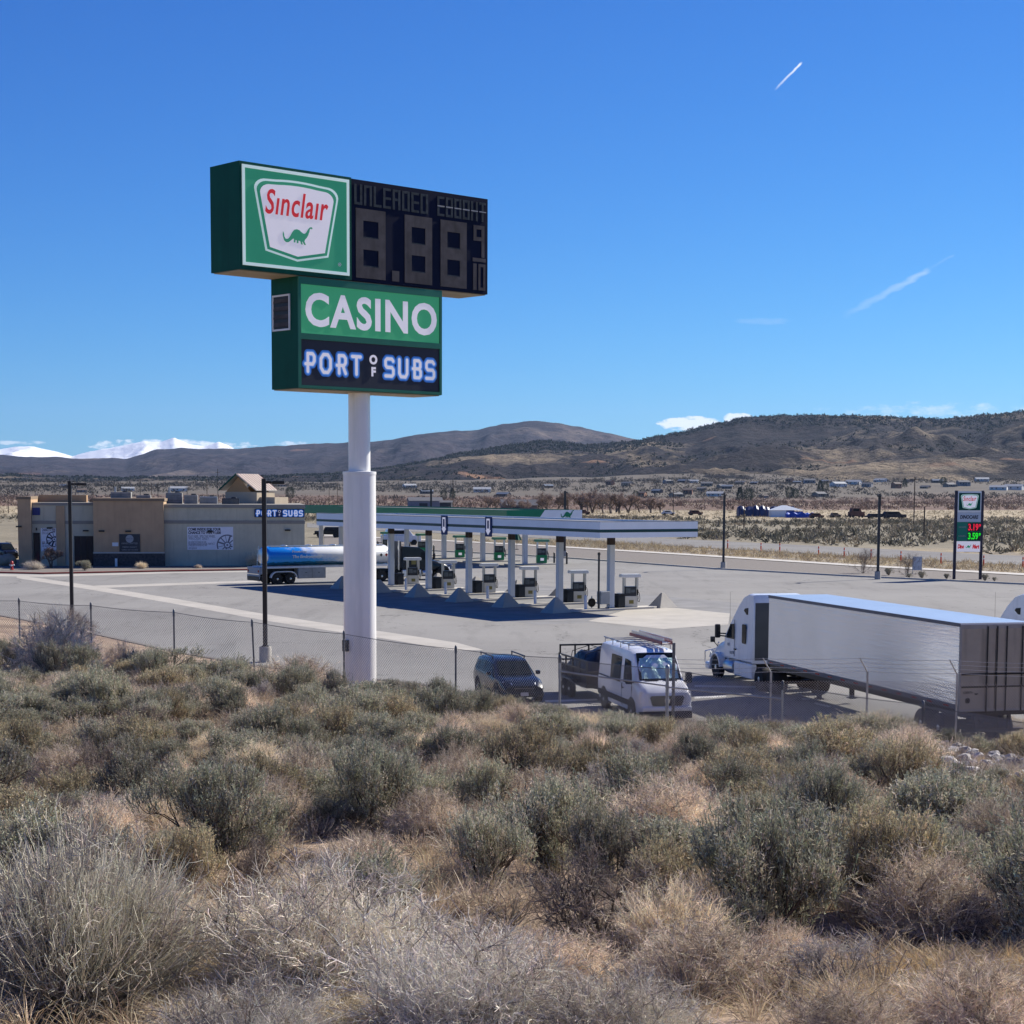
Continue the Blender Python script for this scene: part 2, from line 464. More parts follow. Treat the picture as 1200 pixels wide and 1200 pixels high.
# what covers the ground: bare bank soil, dry verge, sage flats, pale pasture, red willow thicket, slopes
def mixc(a, b, t): return a * (1 - t[:, None]) + b * t[:, None]
x_, y_ = V[:, 0], V[:, 1]
yw = y_ + (fbm(x_ * .004, y_ * .004, 4, 41) - .5) * 260 * np.clip(y_ / 900, 0, 1.5)
soil = np.array([.29, .205, .145]); litter = np.array([.40, .30, .21]); straw = np.array([.36, .29, .17]); sage = np.array([.24, .21, .15]); pale = np.array([.40, .33, .22]); willow = np.array([.165, .108, .080]); slope = np.array([.135, .115, .09])
nn = fbm(x_ * .5, y_ * .5, 5, 77)
c = mixc(soil, litter, np.clip((nn - .42) * 5, 0, 1))
c = np.where((y_ > np.interp(x_, EX, ED))[:, None], mixc(np.array([.27, .23, .18]), straw, np.clip((nn - .45) * 5, 0, 1)), c)
def step(a, b): return np.clip((yw - a) / (b - a), 0, 1)
c = mixc(c, sage, step(262, 275)); c = mixc(c, pale, step(520, 600)); c = mixc(c, willow, step(800, 860)); c = mixc(c, slope, step(1650, 1850))
strip = np.exp(-((yw - 1240) / 60) ** 2) * .7; c = mixc(c, pale, strip)
me = npmesh('ground', V, Fq, GM, tint=c, smooth=True)
g = bpy.data.objects.new('ground', me); link(g); tag(g, kind='structure')

# ---- hills ----
def hillmat(name, dark, mid, tan, s, thr, snow=False):
    m = bpy.data.materials.new(name); m.use_nodes = True
    t = m.node_tree; t.nodes.clear()
    out = N(t, 'ShaderNodeOutputMaterial'); b = N(t, 'ShaderNodeBsdfPrincipled'); b.inputs['Roughness'].default_value = .95; b.inputs['Specular IOR Level'].default_value = .1
    tc = N(t, 'ShaderNodeTexCoord')
    def noise(sc, d=6, r=.65, st=None):
        mp = N(t, 'ShaderNodeMapping')
        if st: mp.inputs['Scale'].default_value = st
        t.links.new(tc.outputs['Object'], mp.inputs[0])
        n = N(t, 'ShaderNodeTexNoise', i_Scale=sc, i_Detail=d, i_Roughness=r); t.links.new(mp.outputs[0], n.inputs['Vector']); return n
    def rng(n, a, bb, lo=0., hi=1.):
        r = N(t, 'ShaderNodeMapRange'); r.inputs[1].default_value = a; r.inputs[2].default_value = bb; r.inputs[3].default_value = lo; r.inputs[4].default_value = hi
        t.links.new(n, r.inputs[0]); return r.outputs[0]
    def mix(f, a, bb):
        x = N(t, 'ShaderNodeMix', data_type='RGBA'); t.links.new(f, x.inputs[0])
        for i, q in ((6, a), (7, bb)):
            if isinstance(q, tuple): x.inputs[i].default_value = q + (1,)
            else: t.links.new(q, x.inputs[i])
        return x.outputs[2]
    c = mix(rng(noise(s * 6).outputs['Fac'], .35, .65), dark, mid)
    c = mix(rng(noise(s, 8, .7, (1, .45, 2.2)).outputs['Fac'], thr, thr + .09, 0, .9), c, tan)
    c = mix(rng(noise(s * 40, 3).outputs['Fac'], .52, .66, 0., .75), c, tuple(v * .35 for v in dark))
    c = mix(rng(noise(s * 1.7, 6, .6).outputs['Fac'], .63, .69, 0., .8), c, (tan[0] * 1.15, tan[1] * .85, tan[2] * .75))
    if snow:
        c = mix(rng(noise(s * 9, 6, .7).outputs['Fac'], .60, .70, 0, .8), (.86, .88, .92), (.25, .24, .26))
    t.links.new(c, b.inputs['Base Color'])
    bp = N(t, 'ShaderNodeBump'); bp.inputs['Strength'].default_value = 1.0; bp.inputs['Distance'].default_value = 26.
    t.links.new(noise(s * 9, 7, .7).outputs['Fac'], bp.inputs['Height']); t.links.new(bp.outputs[0], b.inputs['Normal'])
    t.links.new(b.outputs[0], out.inputs[0]); return m
def hill(name, prof, f0, dr, m, seed, amp, cols=(-700, 1900, 3.0), rows=90, gul=1., zfoot=None):
    px = np.arange(*cols); P = np.array(prof, float)
    ry = np.interp(px, P[:, 0], P[:, 1])
    ry = ry + (fbm(px * .06, px * 0, 5, seed) - .5) * 3.2
    zr = EYE + (575 - ry) * dr / 2119.0
    s = np.concatenate([np.linspace(0, 1, rows) ** 1.0, 1 + np.linspace(.03, .5, 14)])
    PX, S = np.meshgrid(px, s); ZR = np.meshgrid(zr, s)[0]
    D = f0 + S * (dr - f0) ; X = (PX - 600) / 2109.0 * D
    sc = 1.0 / (dr - f0)
    g1 = fbm(X * sc * 4.5, D * sc * 1.6, 6, seed + 3, True); g2 = fbm(X * sc * 1.6 + 9, D * sc * 1.6, 5, seed + 5); g3 = fbm(X * sc * 17, D * sc * 9, 4, seed + 8, True)
    base = np.where(S <= 1, .62 * np.clip(S, 0, 1) ** 1.9 + .38 * (1 - np.cos(np.clip(S, 0, 1) * PI)) / 2, 1 - (S - 1) * .9)
    env = np.clip(4 * S * (1 - S), 0, 1) + .0
    Z = ZR * (base + env * ((g1 - .62) * .50 * gul + (g2 - .5) * .55 + (g3 - .6) * .15 * gul) * amp)
    foot = np.clip((.18 - S) / .18, 0, 1)
    Z = Z + plain(X, D) * np.clip(1 - S, 0, 1) - 12 * foot ** 2
    # keep everything behind the crest lower than the crest's sight line
    V = np.stack([X.ravel(), D.ravel(), Z.ravel()], 1); nx = len(px); ny = len(s)
    I = (np.arange(ny - 1)[:, None] * nx + np.arange(nx - 1)[None, :]).ravel()
    Fq = np.stack([I, I + 1, I + nx + 1, I + nx], 1)
    o = bpy.data.objects.new(name, npmesh(name, V, Fq, m, smooth=True)); link(o); tag(o, kind='structure')
    return X, D, Z, S, PX
hm1 = hillmat('sage_hill', (.010, .010, .015), (.052, .041, .040), (.30, .235, .155), .0028, .515)
hm2 = hillmat('far_hill', (.022, .020, .030), (.062, .050, .060), (.17, .135, .115), .0013, .55)
hm3 = hillmat('snow_field', (.2, .2, .2), (.3, .3, .3), (.3, .3, .3), .0006, .6, True)
front = [(-700, 545), (-400, 552), (-100, 556), (60, 562), (300, 562), (400, 556), (440, 552), (500, 541), (540, 531), (600, 521), (640, 516), (690, 521), (730, 517), (760, 514), (800, 505), (840, 495), (880, 487), (950, 485), (1040, 487), (1100, 489), (1140, 485), (1200, 480), (1450, 474), (1700, 490), (1900, 500)]
HB = hill('hills', front, 2300, 4600, hm1, 21, 1.0, gul=1.5, rows=130)
midp = [(-700, 520), (-300, 532), (0, 536), (90, 539), (150, 539), (185, 528), (215, 527), (270, 528), (325, 524), (400, 520), (440, 518), (460, 516), (500, 508), (560, 504), (590, 497), (620, 493), (660, 496), (700, 505), (740, 514), (800, 524), (1200, 524), (1900, 520)]
HC = hill('distant_hills', midp, 5000, 8800, hm2, 55, 1.0, gul=1.3)
snowp = [(-700, 545), (-300, 534), (-60, 530), (0, 529), (40, 525), (65, 531), (85, 537), (108, 531), (140, 525), (170, 519), (188, 521), (205, 515), (222, 522), (240, 525), (257, 519), (276, 528), (300, 538), (335, 540), (500, 548), (1900, 548)]
HD = hill('snowy_mountains', snowp, 14000, 19000, hm3, 88, .9, gul=1.4)
def hillz(HX, px, D, f0, dr):
    X_, D_, Z_, S_, P_ = HX
    i = int(np.clip((px + 700) / 3.0, 0, X_.shape[1] - 1)); d = D_[:, i]
    return float(np.interp(D, d, Z_[:, i]))

# ---- paved surfaces (each about 4 mm above the one below) ----
def sheet(name, pts, z, m, kind='structure'):
    mb = MB(); n = len(pts); mb.add([(p[0], p[1], z) for p in pts], [tuple(range(n))])
    o = mb.build(name, m); me = o.data
    bm = bmesh.new(); bm.from_mesh(me)
    for f in bm.faces:
        if f.normal.z < 0: f.normal_flip()
    bmesh.ops.triangulate(bm, faces=bm.faces[:]); bm.to_mesh(me); bm.free()
    tag(o, kind=kind); return o
def asphalt(name, ca, cb, patch=.5):
    m = bpy.data.materials.new(name); m.use_nodes = True
    t = m.node_tree; b = t.nodes['Principled BSDF']; b.inputs['Roughness'].default_value = .93; b.inputs['Specular IOR Level'].default_value = .15
    tc = N(t, 'ShaderNodeTexCoord')
    def noise(sc, d=6, r=.6, st=None):
        mp = N(t, 'ShaderNodeMapping')
        if st: mp.inputs['Scale'].default_value = st; mp.inputs['Rotation'].default_value = (0, 0, .6)
        t.links.new(tc.outputs['Object'], mp.inputs[0])
        n = N(t, 'ShaderNodeTexNoise', i_Scale=sc, i_Detail=d, i_Roughness=r); t.links.new(mp.outputs[0], n.inputs['Vector']); return n
    mx = N(t, 'ShaderNodeMix', data_type='RGBA'); mx.inputs[6].default_value = ca + (1,); mx.inputs[7].default_value = cb + (1,)
    r = N(t, 'ShaderNodeMapRange'); r.inputs[1].default_value = .35; r.inputs[2].default_value = .65
    t.links.new(noise(.06, 7).outputs['Fac'], r.inputs[0]); t.links.new(r.outputs[0], mx.inputs[0])
    col = mx.outputs[2]
    for n, a, bb, lo, hi in ((noise(.5, 8, .7, (1, .15, 1)), .52, .70, 1., .80), (noise(1.6, 3, .6), .66, .72, 1., .70), (noise(14., 3), .3, .7, .86, 1.12), (noise(.22, 8, .75), .60, .72, 1., .86)):
        r = N(t, 'ShaderNodeMapRange'); r.inputs[1].default_value = a; r.inputs[2].default_value = bb; r.inputs[3].default_value = lo; r.inputs[4].default_value = hi
        t.links.new(n.outputs['Fac'], r.inputs[0]); v = N(t, 'ShaderNodeVectorMath', operation='SCALE')
        t.links.new(col, v.inputs[0]); t.links.new(r.outputs[0], v.inputs[3]); col = v.outputs[0]
    # thin wandering cracks
    vo = N(t, 'ShaderNodeTexVoronoi', feature='DISTANCE_TO_EDGE', i_Scale=.07)
    nw = noise(.5, 4); ad = N(t, 'ShaderNodeVectorMath', operation='MULTIPLY_ADD'); ad.inputs[1].default_value = (5, 5, 0)
    t.links.new(nw.outputs['Color'], ad.inputs[0]); t.links.new(tc.outputs['Object'], ad.inputs[2]); t.links.new(ad.outputs[0], vo.inputs['Vector'])
    r = N(t, 'ShaderNodeMapRange'); r.inputs[1].default_value = .0015; r.inputs[2].default_value = .004; r.inputs[3].default_value = .55; r.inputs[4].default_value = 1
    t.links.new(vo.outputs[0], r.inputs[0]); v = N(t, 'ShaderNodeVectorMath', operation='SCALE')
    t.links.new(col, v.inputs[0]); t.links.new(r.outputs[0], v.inputs[3]); col = v.outputs[0]
    t.links.new(col, b.inputs['Base Color']); MATS[name] = m; return m
ASP = asphalt('asphalt', (.235, .225, .21), (.285, .275, .255))
ROADM = asphalt('road_asphalt', (.20, .19, .18), (.25, .24, .22))
CONC = mat('concrete', (.42, .39, .34), .9, 0, .13, .4, .2, 8)
KERB = mat('kerb_concrete', (.50, .47, .42), .9, 0, .12, 1.)
REDK = mat('red_kerb_paint', (.33, .05, .035), .6, 0, .25, 2.)
GP = lambda *a: [ground(x, y) for x, y in a]
lot = [(e[0], e[1]) for e in EDGE if e[0] > -100 and e[0] < 100]
farE = GP((1700, 700), (1450, 693), (1200, 682.5), (1000, 674), (840, 666), (665, 654), (600, 650.5), (480, 645), (380, 640.5))
lotpoly = [(-90, 160)] + lot + farE + [(-22, 268), (-24, 205), (-75, 192)]
sheet('parking_lot', lotpoly, .004, ASP)
# gravel strip, concrete walk, verge, road beyond
GRAV = mat('strip_gravel', (.185, .162, .14), .95, 0, .25, 3., .4, 10, detail=8.)
walk0 = GP((1700, 692), (1200, 672), (1000, 662), (820, 651), (665, 642), (600, 638.5), (480, 633), (380, 629))
walk1 = GP((1700, 689), (1200, 669.8), (1000, 660), (820, 649.2), (665, 640.6), (600, 637.2), (480, 631.8), (380, 627.8))
sheet('gravel_strip', farE + walk0[::-1], .002, GRAV)
sheet('sidewalk', walk0 + walk1[::-1], .06, KERB)
r0 = GP((1700, 676), (1200, 660), (1000, 650), (820, 641), (665, 632), (500, 624.5), (360, 619))
r1 = GP((1700, 660), (1200, 649), (1000, 640), (820, 632), (665, 625), (500, 618.5), (360, 614))
sheet('road', r0 + r1[::-1], .012, ROADM)
def kerb(name, pts, w, h, m, label, group=None):
    mb = MB(); P = [Vector((p[0], p[1], 0)) for p in pts]; rings = []
    for i, p in enumerate(P):
        d = (P[min(i + 1, len(P) - 1)] - P[max(i - 1, 0)]).normalized(); n = Vector((-d.y, d.x, 0))
        rings.append([p + n * w / 2, p + n * w / 2 + Vector((0, 0, h)), p - n * w / 2 + Vector((0, 0, h)), p - n * w / 2])
    mb.loft(rings); o = mb.build(name, m); tag(o, kind='structure'); return o
kerb('kerb', farE, .3, .15, KERB, '')
kerb('kerb', lot, .35, .04, GRAV, '')
red = GP((-60, 672), (0, 674.3), (50, 675.2), (125, 673.4), (200, 671.5), (297, 669.6), (352, 668.5))
kerb('red_kerb', red, .35, .15, REDK, '')
bed = [red[-1], (-21.5, 196), (-60, 196)] + red[:-1]
sheet('planting_bed', red + [(-21.6, 200), (-62, 200)], .03, GRAV)
gut = GP((-60, 672.7), (0, 675.2), (50, 676.2), (125, 674.2), (200, 672.2), (297, 670.3), (352, 669.2))
gut2 = GP((-60, 675.5), (0, 678), (50, 678.6), (125, 676.2), (200, 673.5), (297, 671.6), (352, 670.4))
sheet('gutter', gut + gut2[::-1], .010, CONC)
bandu = GP((20, 676.5), (105, 688), (200, 702.5), (311, 721), (400, 734), (450, 741), (535, 753.3), (568, 762))
bandl = GP((20, 680), (105, 693), (200, 708.5), (311, 728.5), (400, 742), (450, 749), (530, 762.5))
sheet('concrete_gutter', bandu + bandl[::-1], .008, CONC)
sheet('concrete_strip', GP((110, 688.6), (300, 681.6), (304, 683.6), (122, 691.2)), .012, CONC)
# canopy frame of reference: S across the lanes, L along the canopy
SV = Vector((.86, .51, 0)).normalized(); LV = Vector((-SV.y, SV.x, 0))
C0 = Vector((5.9, 120.2, 0))
def cf(s, t): p = C0 + SV * s + LV * t; return (p.x, p.y)
sheet('canopy_apron', [cf(-8, -5), cf(17, -5), cf(17, 50), cf(-8, 50)], .006, mat('shade_toned_concrete', (.21, .205, .20), .9, 0, .2, .5, .2, 8))  # apron colour darkened to deepen the shade under the canopy
sheet('concrete_apron', GP((690, 727.5), (745, 711), (795, 712), (856, 718), (854, 731), (778, 736.5)), .010, CONC)
WHITE = mat('line_paint', (.62, .61, .58), .8, 0, .2, 3.)
for a in (GP((640, 820.5), (700, 818.5), (702, 820.5), (640, 823)), GP((815, 802), (895, 803.2), (895, 805), (815, 804.2)), GP((815, 815.5), (852, 814), (852, 816), (815, 818)), GP((940, 817), (950, 817), (951, 818.5), (941, 818.5)), GP((957, 822), (975, 826), (972, 827.5), (955, 823.5))):
    o = sheet('parking_line', a, .009, WHITE)
# ================================================================== MATERIALS FOR OBJECTS
DKG = mat('dark_green_paint', (.002, .075, .050), .55, 0, .12, .8, streaks=.2, spec=.12)
SGN = mat('sign_green', (.030, .235, .135), .5, 0, .06, .8, spec=.2, emit=.28)
CGN = mat('panel_green', (.045, .30, .145), .5, 0, .08, .8, spec=.2, emit=.26)
LILAC = mat('sign_white', (.66, .64, .70), .45, 0, .04, 1., spec=.2, emit=.27)
SIGNRED = mat('sign_red', (.48, .02, .03), .5, 0, .05, 1., spec=.2, emit=.3)
GLOWW = mat('glow_trim', (.55, .70, .68), .45, 0, .04, 1., spec=.2, emit=.26)  # glow added to brighten the frame and shield line
FRAMEW = mat('white_trim', (.74, .76, .76), .4, 0, .05, 2.)
NAVY = mat('price_board_face', (.004, .007, .026), .6, 0, .2, 1., spec=.1)
LEDD = mat('unlit_digit', (.092, .086, .086), .8, 0, .25, 2.2, streaks=.25, spec=.1)
LEDS = mat('unlit_letter', (.045, .058, .066), .7, 0, .3, 6., spec=.1)
SLATE = mat('slate_panel', (.035, .04, .055), .5, 0, .1, 1., spec=.2)
BLUEO = mat('blue_outline', (.035, .15, .50), .5, 0, .06, 1., spec=.2, emit=.2)
BLUEL = mat('pale_blue_outline', (.13, .33, .74), .5, 0, .06, 1., spec=.2, emit=.2)
POLEW = mat('white_pole_paint', (.85, .84, .81), .24, 0, .04, .5, streaks=.16, spec=.6)
SOFF = mat('soffit_tan', (.30, .27, .21), .7, 0, .15, 1.)
BLACK = mat('black_paint', (.014, .013, .014), .4, 0, .2, 2.)
DARKM = mat('dark_steel', (.05, .05, .052), .45, .3, .2, 3.)
GALV = mat('galvanised_steel', (.36, .365, .37), .45, .7, .2, 4.)
RUBBER = mat('rubber', (.022, .021, .021), .85, 0, .25, 4.)
CHROME = mat('chrome', (.62, .63, .65), .18, 1., .05, 4.)
ALU = mat('polished_aluminium', (.58, .59, .61), .28, .9, .08, 3.)
VWHITE = mat('white_car_paint', (.82, .82, .82), .28, 0, .05, 1., coat=.5, streaks=.12)
TWHITE = mat('white_truck_paint', (.78, .79, .80), .3, 0, .06, 1., coat=.4, streaks=.12)
VBLUE = mat('dark_blue_car_paint', (.006, .011, .024), .25, 0, .1, 1., coat=.3)
VBLACK = mat('black_car_paint', (.004, .004, .006), .3, 0, .1, 1., spec=.3, coat=.15)
GLASS = glass('tinted_glass', (.015, .02, .024))
GLASSB = mat('blue_glass', (.014, .024, .036), .05, 0, .1, .8, spec=.1)
TRIM = mat('grey_plastic_trim', (.035, .035, .037), .75, 0, .15, 3., spec=.15)
LAMPG = mat('lamp_lens', (.70, .72, .74), .12, 0, .05, 3., spec=.9)
REDL = mat('red_lens', (.35, .01, .01), .2, 0, .1, 3.)
PLATE = mat('plate_face', (.45, .47, .5), .5, 0, .1, 30.)
GREYP = mat('grey_panel', (.33, .34, .35), .5, 0, .1, 2.)
TAN = mat('tan_stucco', (.47, .32, .19), .92, 0, .09, .7, .15, 20, streaks=.12)
OLIVE = mat('olive_stucco', (.52, .48, .36), .92, 0, .09, .6, .15, 20, streaks=.14)
OLIVED = mat('dark_band_stucco', (.27, .25, .215), .92, 0, .08, 1.)

# ---- dinosaur and shield outlines (as seen on the sign), unit panel coordinates
DINO = [(0, .62), (.03, .52), (.04, .38), (.08, .26), (.13, .25), (.19, .30), (.25, .44), (.31, .62), (.38, .76), (.46, .80), (.55, .77), (.62, .68), (.68, .62), (.74, .62), (.79, .70), (.84, .84), (.90, .96), (.96, 1.0), (1.0, .95), (.98, .88), (.95, .92), (.91, .88), (.89, .74), (.85, .56), (.80, .42), (.74, .32), (.72, .22), (.77, .06), (.72, .05), (.66, .20), (.64, .20), (.66, .06), (.61, .06), (.58, .22), (.52, .24), (.51, .10), (.46, .10), (.46, .24), (.42, .25), (.41, .12), (.36, .12), (.37, .30), (.33, .30), (.25, .18), (.17, .09), (.10, .09), (.04, .16), (.01, .30), (-.01, .45)]
def shield(grow=0.):
    pts = []
    def arc(cx, cy, r, a0, a1, n=7):
        for i in range(n):
            a = rad(a0 + (a1 - a0) * i / (n - 1)); pts.append((cx + r * math.cos(a), cy + r * math.sin(a)))
    arc(.205, .795, .105, 195, 100); arc(.5, -.6, 1.52, 98, 82, 7); arc(.795, .795, .105, 80, -15)
    pts.append((.80, .155)); pts.append((.5, .075)); pts.append((.20, .155))
    c = (.5, .48)
    return [((x - c[0]) * (1 + grow) + c[0], (y - c[1]) * (1 + grow) + c[1]) for x, y in pts]
def plaque(parent, name, outline, x0, z0, w, h, y, m, th=.02, origin=(0, 0)):
    """flat cut-out applied to a face looking along local -Y"""
    mb = MB(); P = [(x0 + u * w, z0 + v * h) for u, v in outline]
    mb.prism(P, y - th, y, 'Y'); o = mb.build(name, m, parent)
    bm = bmesh.new(); bm.from_mesh(o.data); bmesh.ops.triangulate(bm, faces=[f for f in bm.faces if len(f.verts) > 4]); bm.to_mesh(o.data); bm.free()
    return o
def logo(parent, x0, z0, w, h, y, k=1.0, small=False):
    """white shield with red lettering and a green dinosaur"""
    plaque(parent, 'logo_shield_line', shield(.03), x0, z0, w, h, y - .004, GLOWW, .012)
    plaque(parent, 'logo_shield_gap', shield(-.025), x0, z0, w, h, y - .018, SGN, .010)
    plaque(parent, 'logo_shield', shield(-.10), x0, z0, w, h, y - .030, LILAC, .010)
    text('logo_lettering', 'Sınclaır', 1, SIGNRED, parent, (x0 + w * .495, y - .047, z0 + h * .675), 0, .004, .22, .014, 1.08, width=w * .62, height=h * .27)
    d = [(x * .29 + .355, v * .215 + .24) for x, v in DINO]
    plaque(parent, 'logo_dinosaur', d, x0, z0, w, h, y - .042, SGN, .008)

# ================================================================== THE BIG SIGN
TH = math.atan2(.677, .735)
sign = thing('pylon_sign', 'tall white pole with green fuel, casino and sandwich sign and dark unlit price board', 'sign', (-5.45, 64.35, 0), TH)
mb = MB(); mb.lathe([(.585, -.2), (.585, 8.9), (.60, 8.9), (.60, 9.0), (.39, 9.02), (.39, 12.0)], 48); mb.build('pole', POLEW, sign, 40)
mb = MB(); mb.box(-.72, -.6, -.12, .12, 2.6, 3.0); mb.build('junction_box', BLACK, sign)
UX0, UX1, UZ0, UZ1, Y0, Y1 = -5.55, 5.42, zat(317.5, 60.1), zat(190, 60.1), -.80, .92
print('sign', UZ0, UZ1, zat(237, 67.4), zat(350, 67.4), zat(456.5, 61.65), zat(390.5, 61.65), zat(396.5, 61.65), zat(452, 61.65))
USPL = -.93
mb = MB(); mb.box(UX0, USPL, Y0, Y1, UZ0 + .02, UZ1); mb.build('logo_cabinet', [DKG], sign)
mb = MB(); mb.box(UX0 + .05, UX1 - .03, Y0 + .12, Y1 - .1, UZ0 - .012, UZ0 + .016); mb.build('soffit', SOFF, sign)
mb = MB(); mb.box(USPL + .003, UX1, Y0 + .03, Y1 - .03, UZ0 + .02, UZ1 - .03); mb.build('price_cabinet', NAVY, sign)
fx0, fx1, fz0, fz1 = UX0 + .10, USPL - .12, UZ0 + .16, UZ1 - .10
mb = MB(); w = .1
mb.box(fx0, fx1, Y0 - .04, Y0 + .01, fz0, fz0 + w); mb.box(fx0, fx1, Y0 - .04, Y0 + .01, fz1 - w, fz1); mb.box(fx0, fx0 + w, Y0 - .04, Y0 + .01, fz0 + w, fz1 - w); mb.box(fx1 - w, fx1, Y0 - .04, Y0 + .01, fz0 + w, fz1 - w)
mb.build('frame', GLOWW, sign)
mb = MB(); mb.box(fx0 + w, fx1 - w, Y0 - .015, Y0 + .01, fz0 + w, fz1 - w); lf = mb.build('logo_face', SGN, sign)
logo(lf, fx0 + w, fz0 + w, fx1 - fx0 - 2 * w, fz1 - fz0 - 2 * w, Y0 - .015)
text('registered_mark', '®', .17, FRAMEW, lf, (fx1 - .42, Y0 - .025, fz0 + .34))
# unlit price digits: seven-segment eights
px0 = USPL
def BX(x0, x1, z0, z1, m=LEDD, name='digit', d=.02):
    mb = MB(); mb.box(x0, x1, Y0 + .03 - d, Y0 + .029, z0, z1); return mb
def eight(x0, x1, z0, z1, sw, sh, name='price_digit'):
    mb = MB(); ya, yb = Y0 + .005, Y0 + .029
    zm = (z0 + z1) / 2
    mb.box(x0, x0 + sw, ya, yb, z0, z1); mb.box(x1 - sw, x1, ya, yb, z0, z1)
    for za, zb in ((z0, z0 + sh), (zm - sh / 2, zm + sh / 2), (z1 - sh, z1)): mb.box(x0 + sw, x1 - sw, ya, yb, za, zb)
    o = mb.build(name, LEDD, sign)
    mb = MB(); e = .02
    for za, zb in ((z0 + sh, zm - sh / 2), (zm + sh / 2, z1 - sh)): mb = MB(); mb.box(x0 + sw, x1 - sw, Y0 + .018, Y0 + .0285, za, za + e * 2); mb.build('segment_edge', LEDS, o)
    return o
BW = UX1 - px0
def bx(t): return px0 + BW * t
def bz(v): return UZ1 - .03 - (UZ1 - .05 - UZ0) * v
# positions read off the board: fraction across, fraction down
eight(bx(.032), bx(.238), bz(.965), bz(.28), BW * .05, .40)
eight(bx(.375), bx(.575), bz(.965), bz(.28), BW * .05, .40)
eight(bx(.638), bx(.835), bz(.965), bz(.28), BW * .05, .40)
mb = MB(); mb.box(bx(.285), bx(.335), Y0 + .005, Y0 + .029, bz(.965), bz(.86)); mb.build('decimal_point', LEDD, sign)
mb = MB(); a, b2 = bx(.888), bx(.972); s = BW * .022
mb.box(a, a + s, Y0 + .005, Y0 + .029, bz(.45), bz(.29)); mb.box(b2 - s, b2, Y0 + .005, Y0 + .029, bz(.62), bz(.29))
mb.box(a + s, b2 - s, Y0 + .005, Y0 + .029, bz(.33), bz(.29)); mb.box(a + s, b2 - s, Y0 + .005, Y0 + .029, bz(.45), bz(.41))
mb.build('price_fraction_nine', LEDD, sign)
mb = MB(); mb.box(bx(.882), bx(.982), Y0 + .005, Y0 + .029, bz(.668), bz(.63)); mb.build('fraction_bar', LEDD, sign)
mb = MB(); mb.box(bx(.886), bx(.912), Y0 + .005, Y0 + .029, bz(.965), bz(.69))
a, b2 = bx(.926), bx(.98); s = BW * .016
mb.box(a, a + s, Y0 + .005, Y0 + .029, bz(.965), bz(.69)); mb.box(b2 - s, b2, Y0 + .005, Y0 + .029, bz(.965), bz(.69)); mb.box(a + s, b2 - s, Y0 + .005, Y0 + .029, bz(.965), bz(.935)); mb.box(a + s, b2 - s, Y0 + .005, Y0 + .029, bz(.72), bz(.69))
mb.build('price_fraction_ten', LEDD, sign)
def cell(t0, t1, ch, mid=False):
    z0, z1 = bz(.245), bz(.045); ya, yb = Y0 + .012, Y0 + .029; x0, x1 = bx(t0), bx(t1); w = (x1 - x0) * .28
    seg = {'U': 'lrb', 'N': 'lrt', 'L': 'lb', 'E': 'ltmb', 'A': 'lrtm', 'D': 'lrtb', 'I': 'ctb', 'S': 'xtmb', 'B': 'lrtmb', 'H': 'lrm', 'T': 'ct'}[ch]
    mb = MB(); h = (z1 - z0); hs = h * .12; zm = (z0 + z1) / 2
    if 'l' in seg: mb.box(x0, x0 + w, ya, yb, z0, z1)
    if 'r' in seg: mb.box(x1 - w, x1, ya, yb, z0, z1)
    if 'c' in seg: mb.box((x0 + x1 - w) / 2, (x0 + x1 + w) / 2, ya, yb, z0, z1)
    if 'x' in seg: mb.box(x0, x0 + w, ya, yb, zm, z1); mb.box(x1 - w, x1, ya, yb, z0, zm)
    if 't' in seg: mb.box(x0, x1, ya + .003, yb - .001, z1 - hs, z1)
    if 'b' in seg: mb.box(x0, x1, ya + .003, yb - .001, z0, z0 + hs)
    if 'm' in seg: mb.box(x0, x1, ya + .003, yb - .001, zm - hs / 2, zm + hs / 2)
    o = mb.build('unlit_letter', LEDS, sign)
    if mid:
        mb = MB(); mb.box(x0, x1, ya - .004, ya - .001, zm - .015, zm + .02); mb.build('segment_edge', GREYP, o)
for i, ch in enumerate('UNLEADED'): cell(.022 + i * .067, .022 + i * .067 + .055, ch)
for i, ch in enumerate('EBBBHT'): cell(.615 + i * .0635, .615 + i * .0635 + .052, ch, True)
# lower cabinet
lt0, lt1 = 2.44 - 5.62, 8.82 - 5.62
LZ0 = zat(456.5, 61.65)
LY0, LY1 = Y0 + .02, Y1 - .1
mb = MB(); mb.box(lt0, lt1, LY0 + .06, LY1, LZ0 + .02, UZ0 - .013); mb.build('lower_cabinet', DKG, sign)
mb = MB(); mb.box(lt0 + .05, lt1 - .05, LY0 + .1, LY1 - .06, LZ0 - .01, LZ0 + .02); mb.build('lower_soffit', SOFF, sign)
mb = MB(); TZ = UZ0 - .02; cz0, cz1 = zat(391, 61.65), UZ0 - .26; pz0, pz1 = zat(452, 61.65), zat(398, 61.65); e = .10
FR2 = mat('frame_green', (.012, .155, .09), .4, 0, .1, 1.)
mb.box(lt0, lt0 + e, LY0, LY0 + .055, LZ0 + .03, TZ); mb.box(lt1 - e, lt1, LY0, LY0 + .055, LZ0 + .03, TZ)
for za, zb in ((LZ0 + .03, pz0), (pz1, cz0), (cz1, TZ)): mb.box(lt0 + e, lt1 - e, LY0, LY0 + .055, za, zb)
mb.build('panel_frame', FR2, sign)
mb = MB(); mb.box(lt0 + e, lt1 - e, LY0 + .04, LY0 + .058, cz0, cz1); cp = mb.build('casino_panel', CGN, sign)
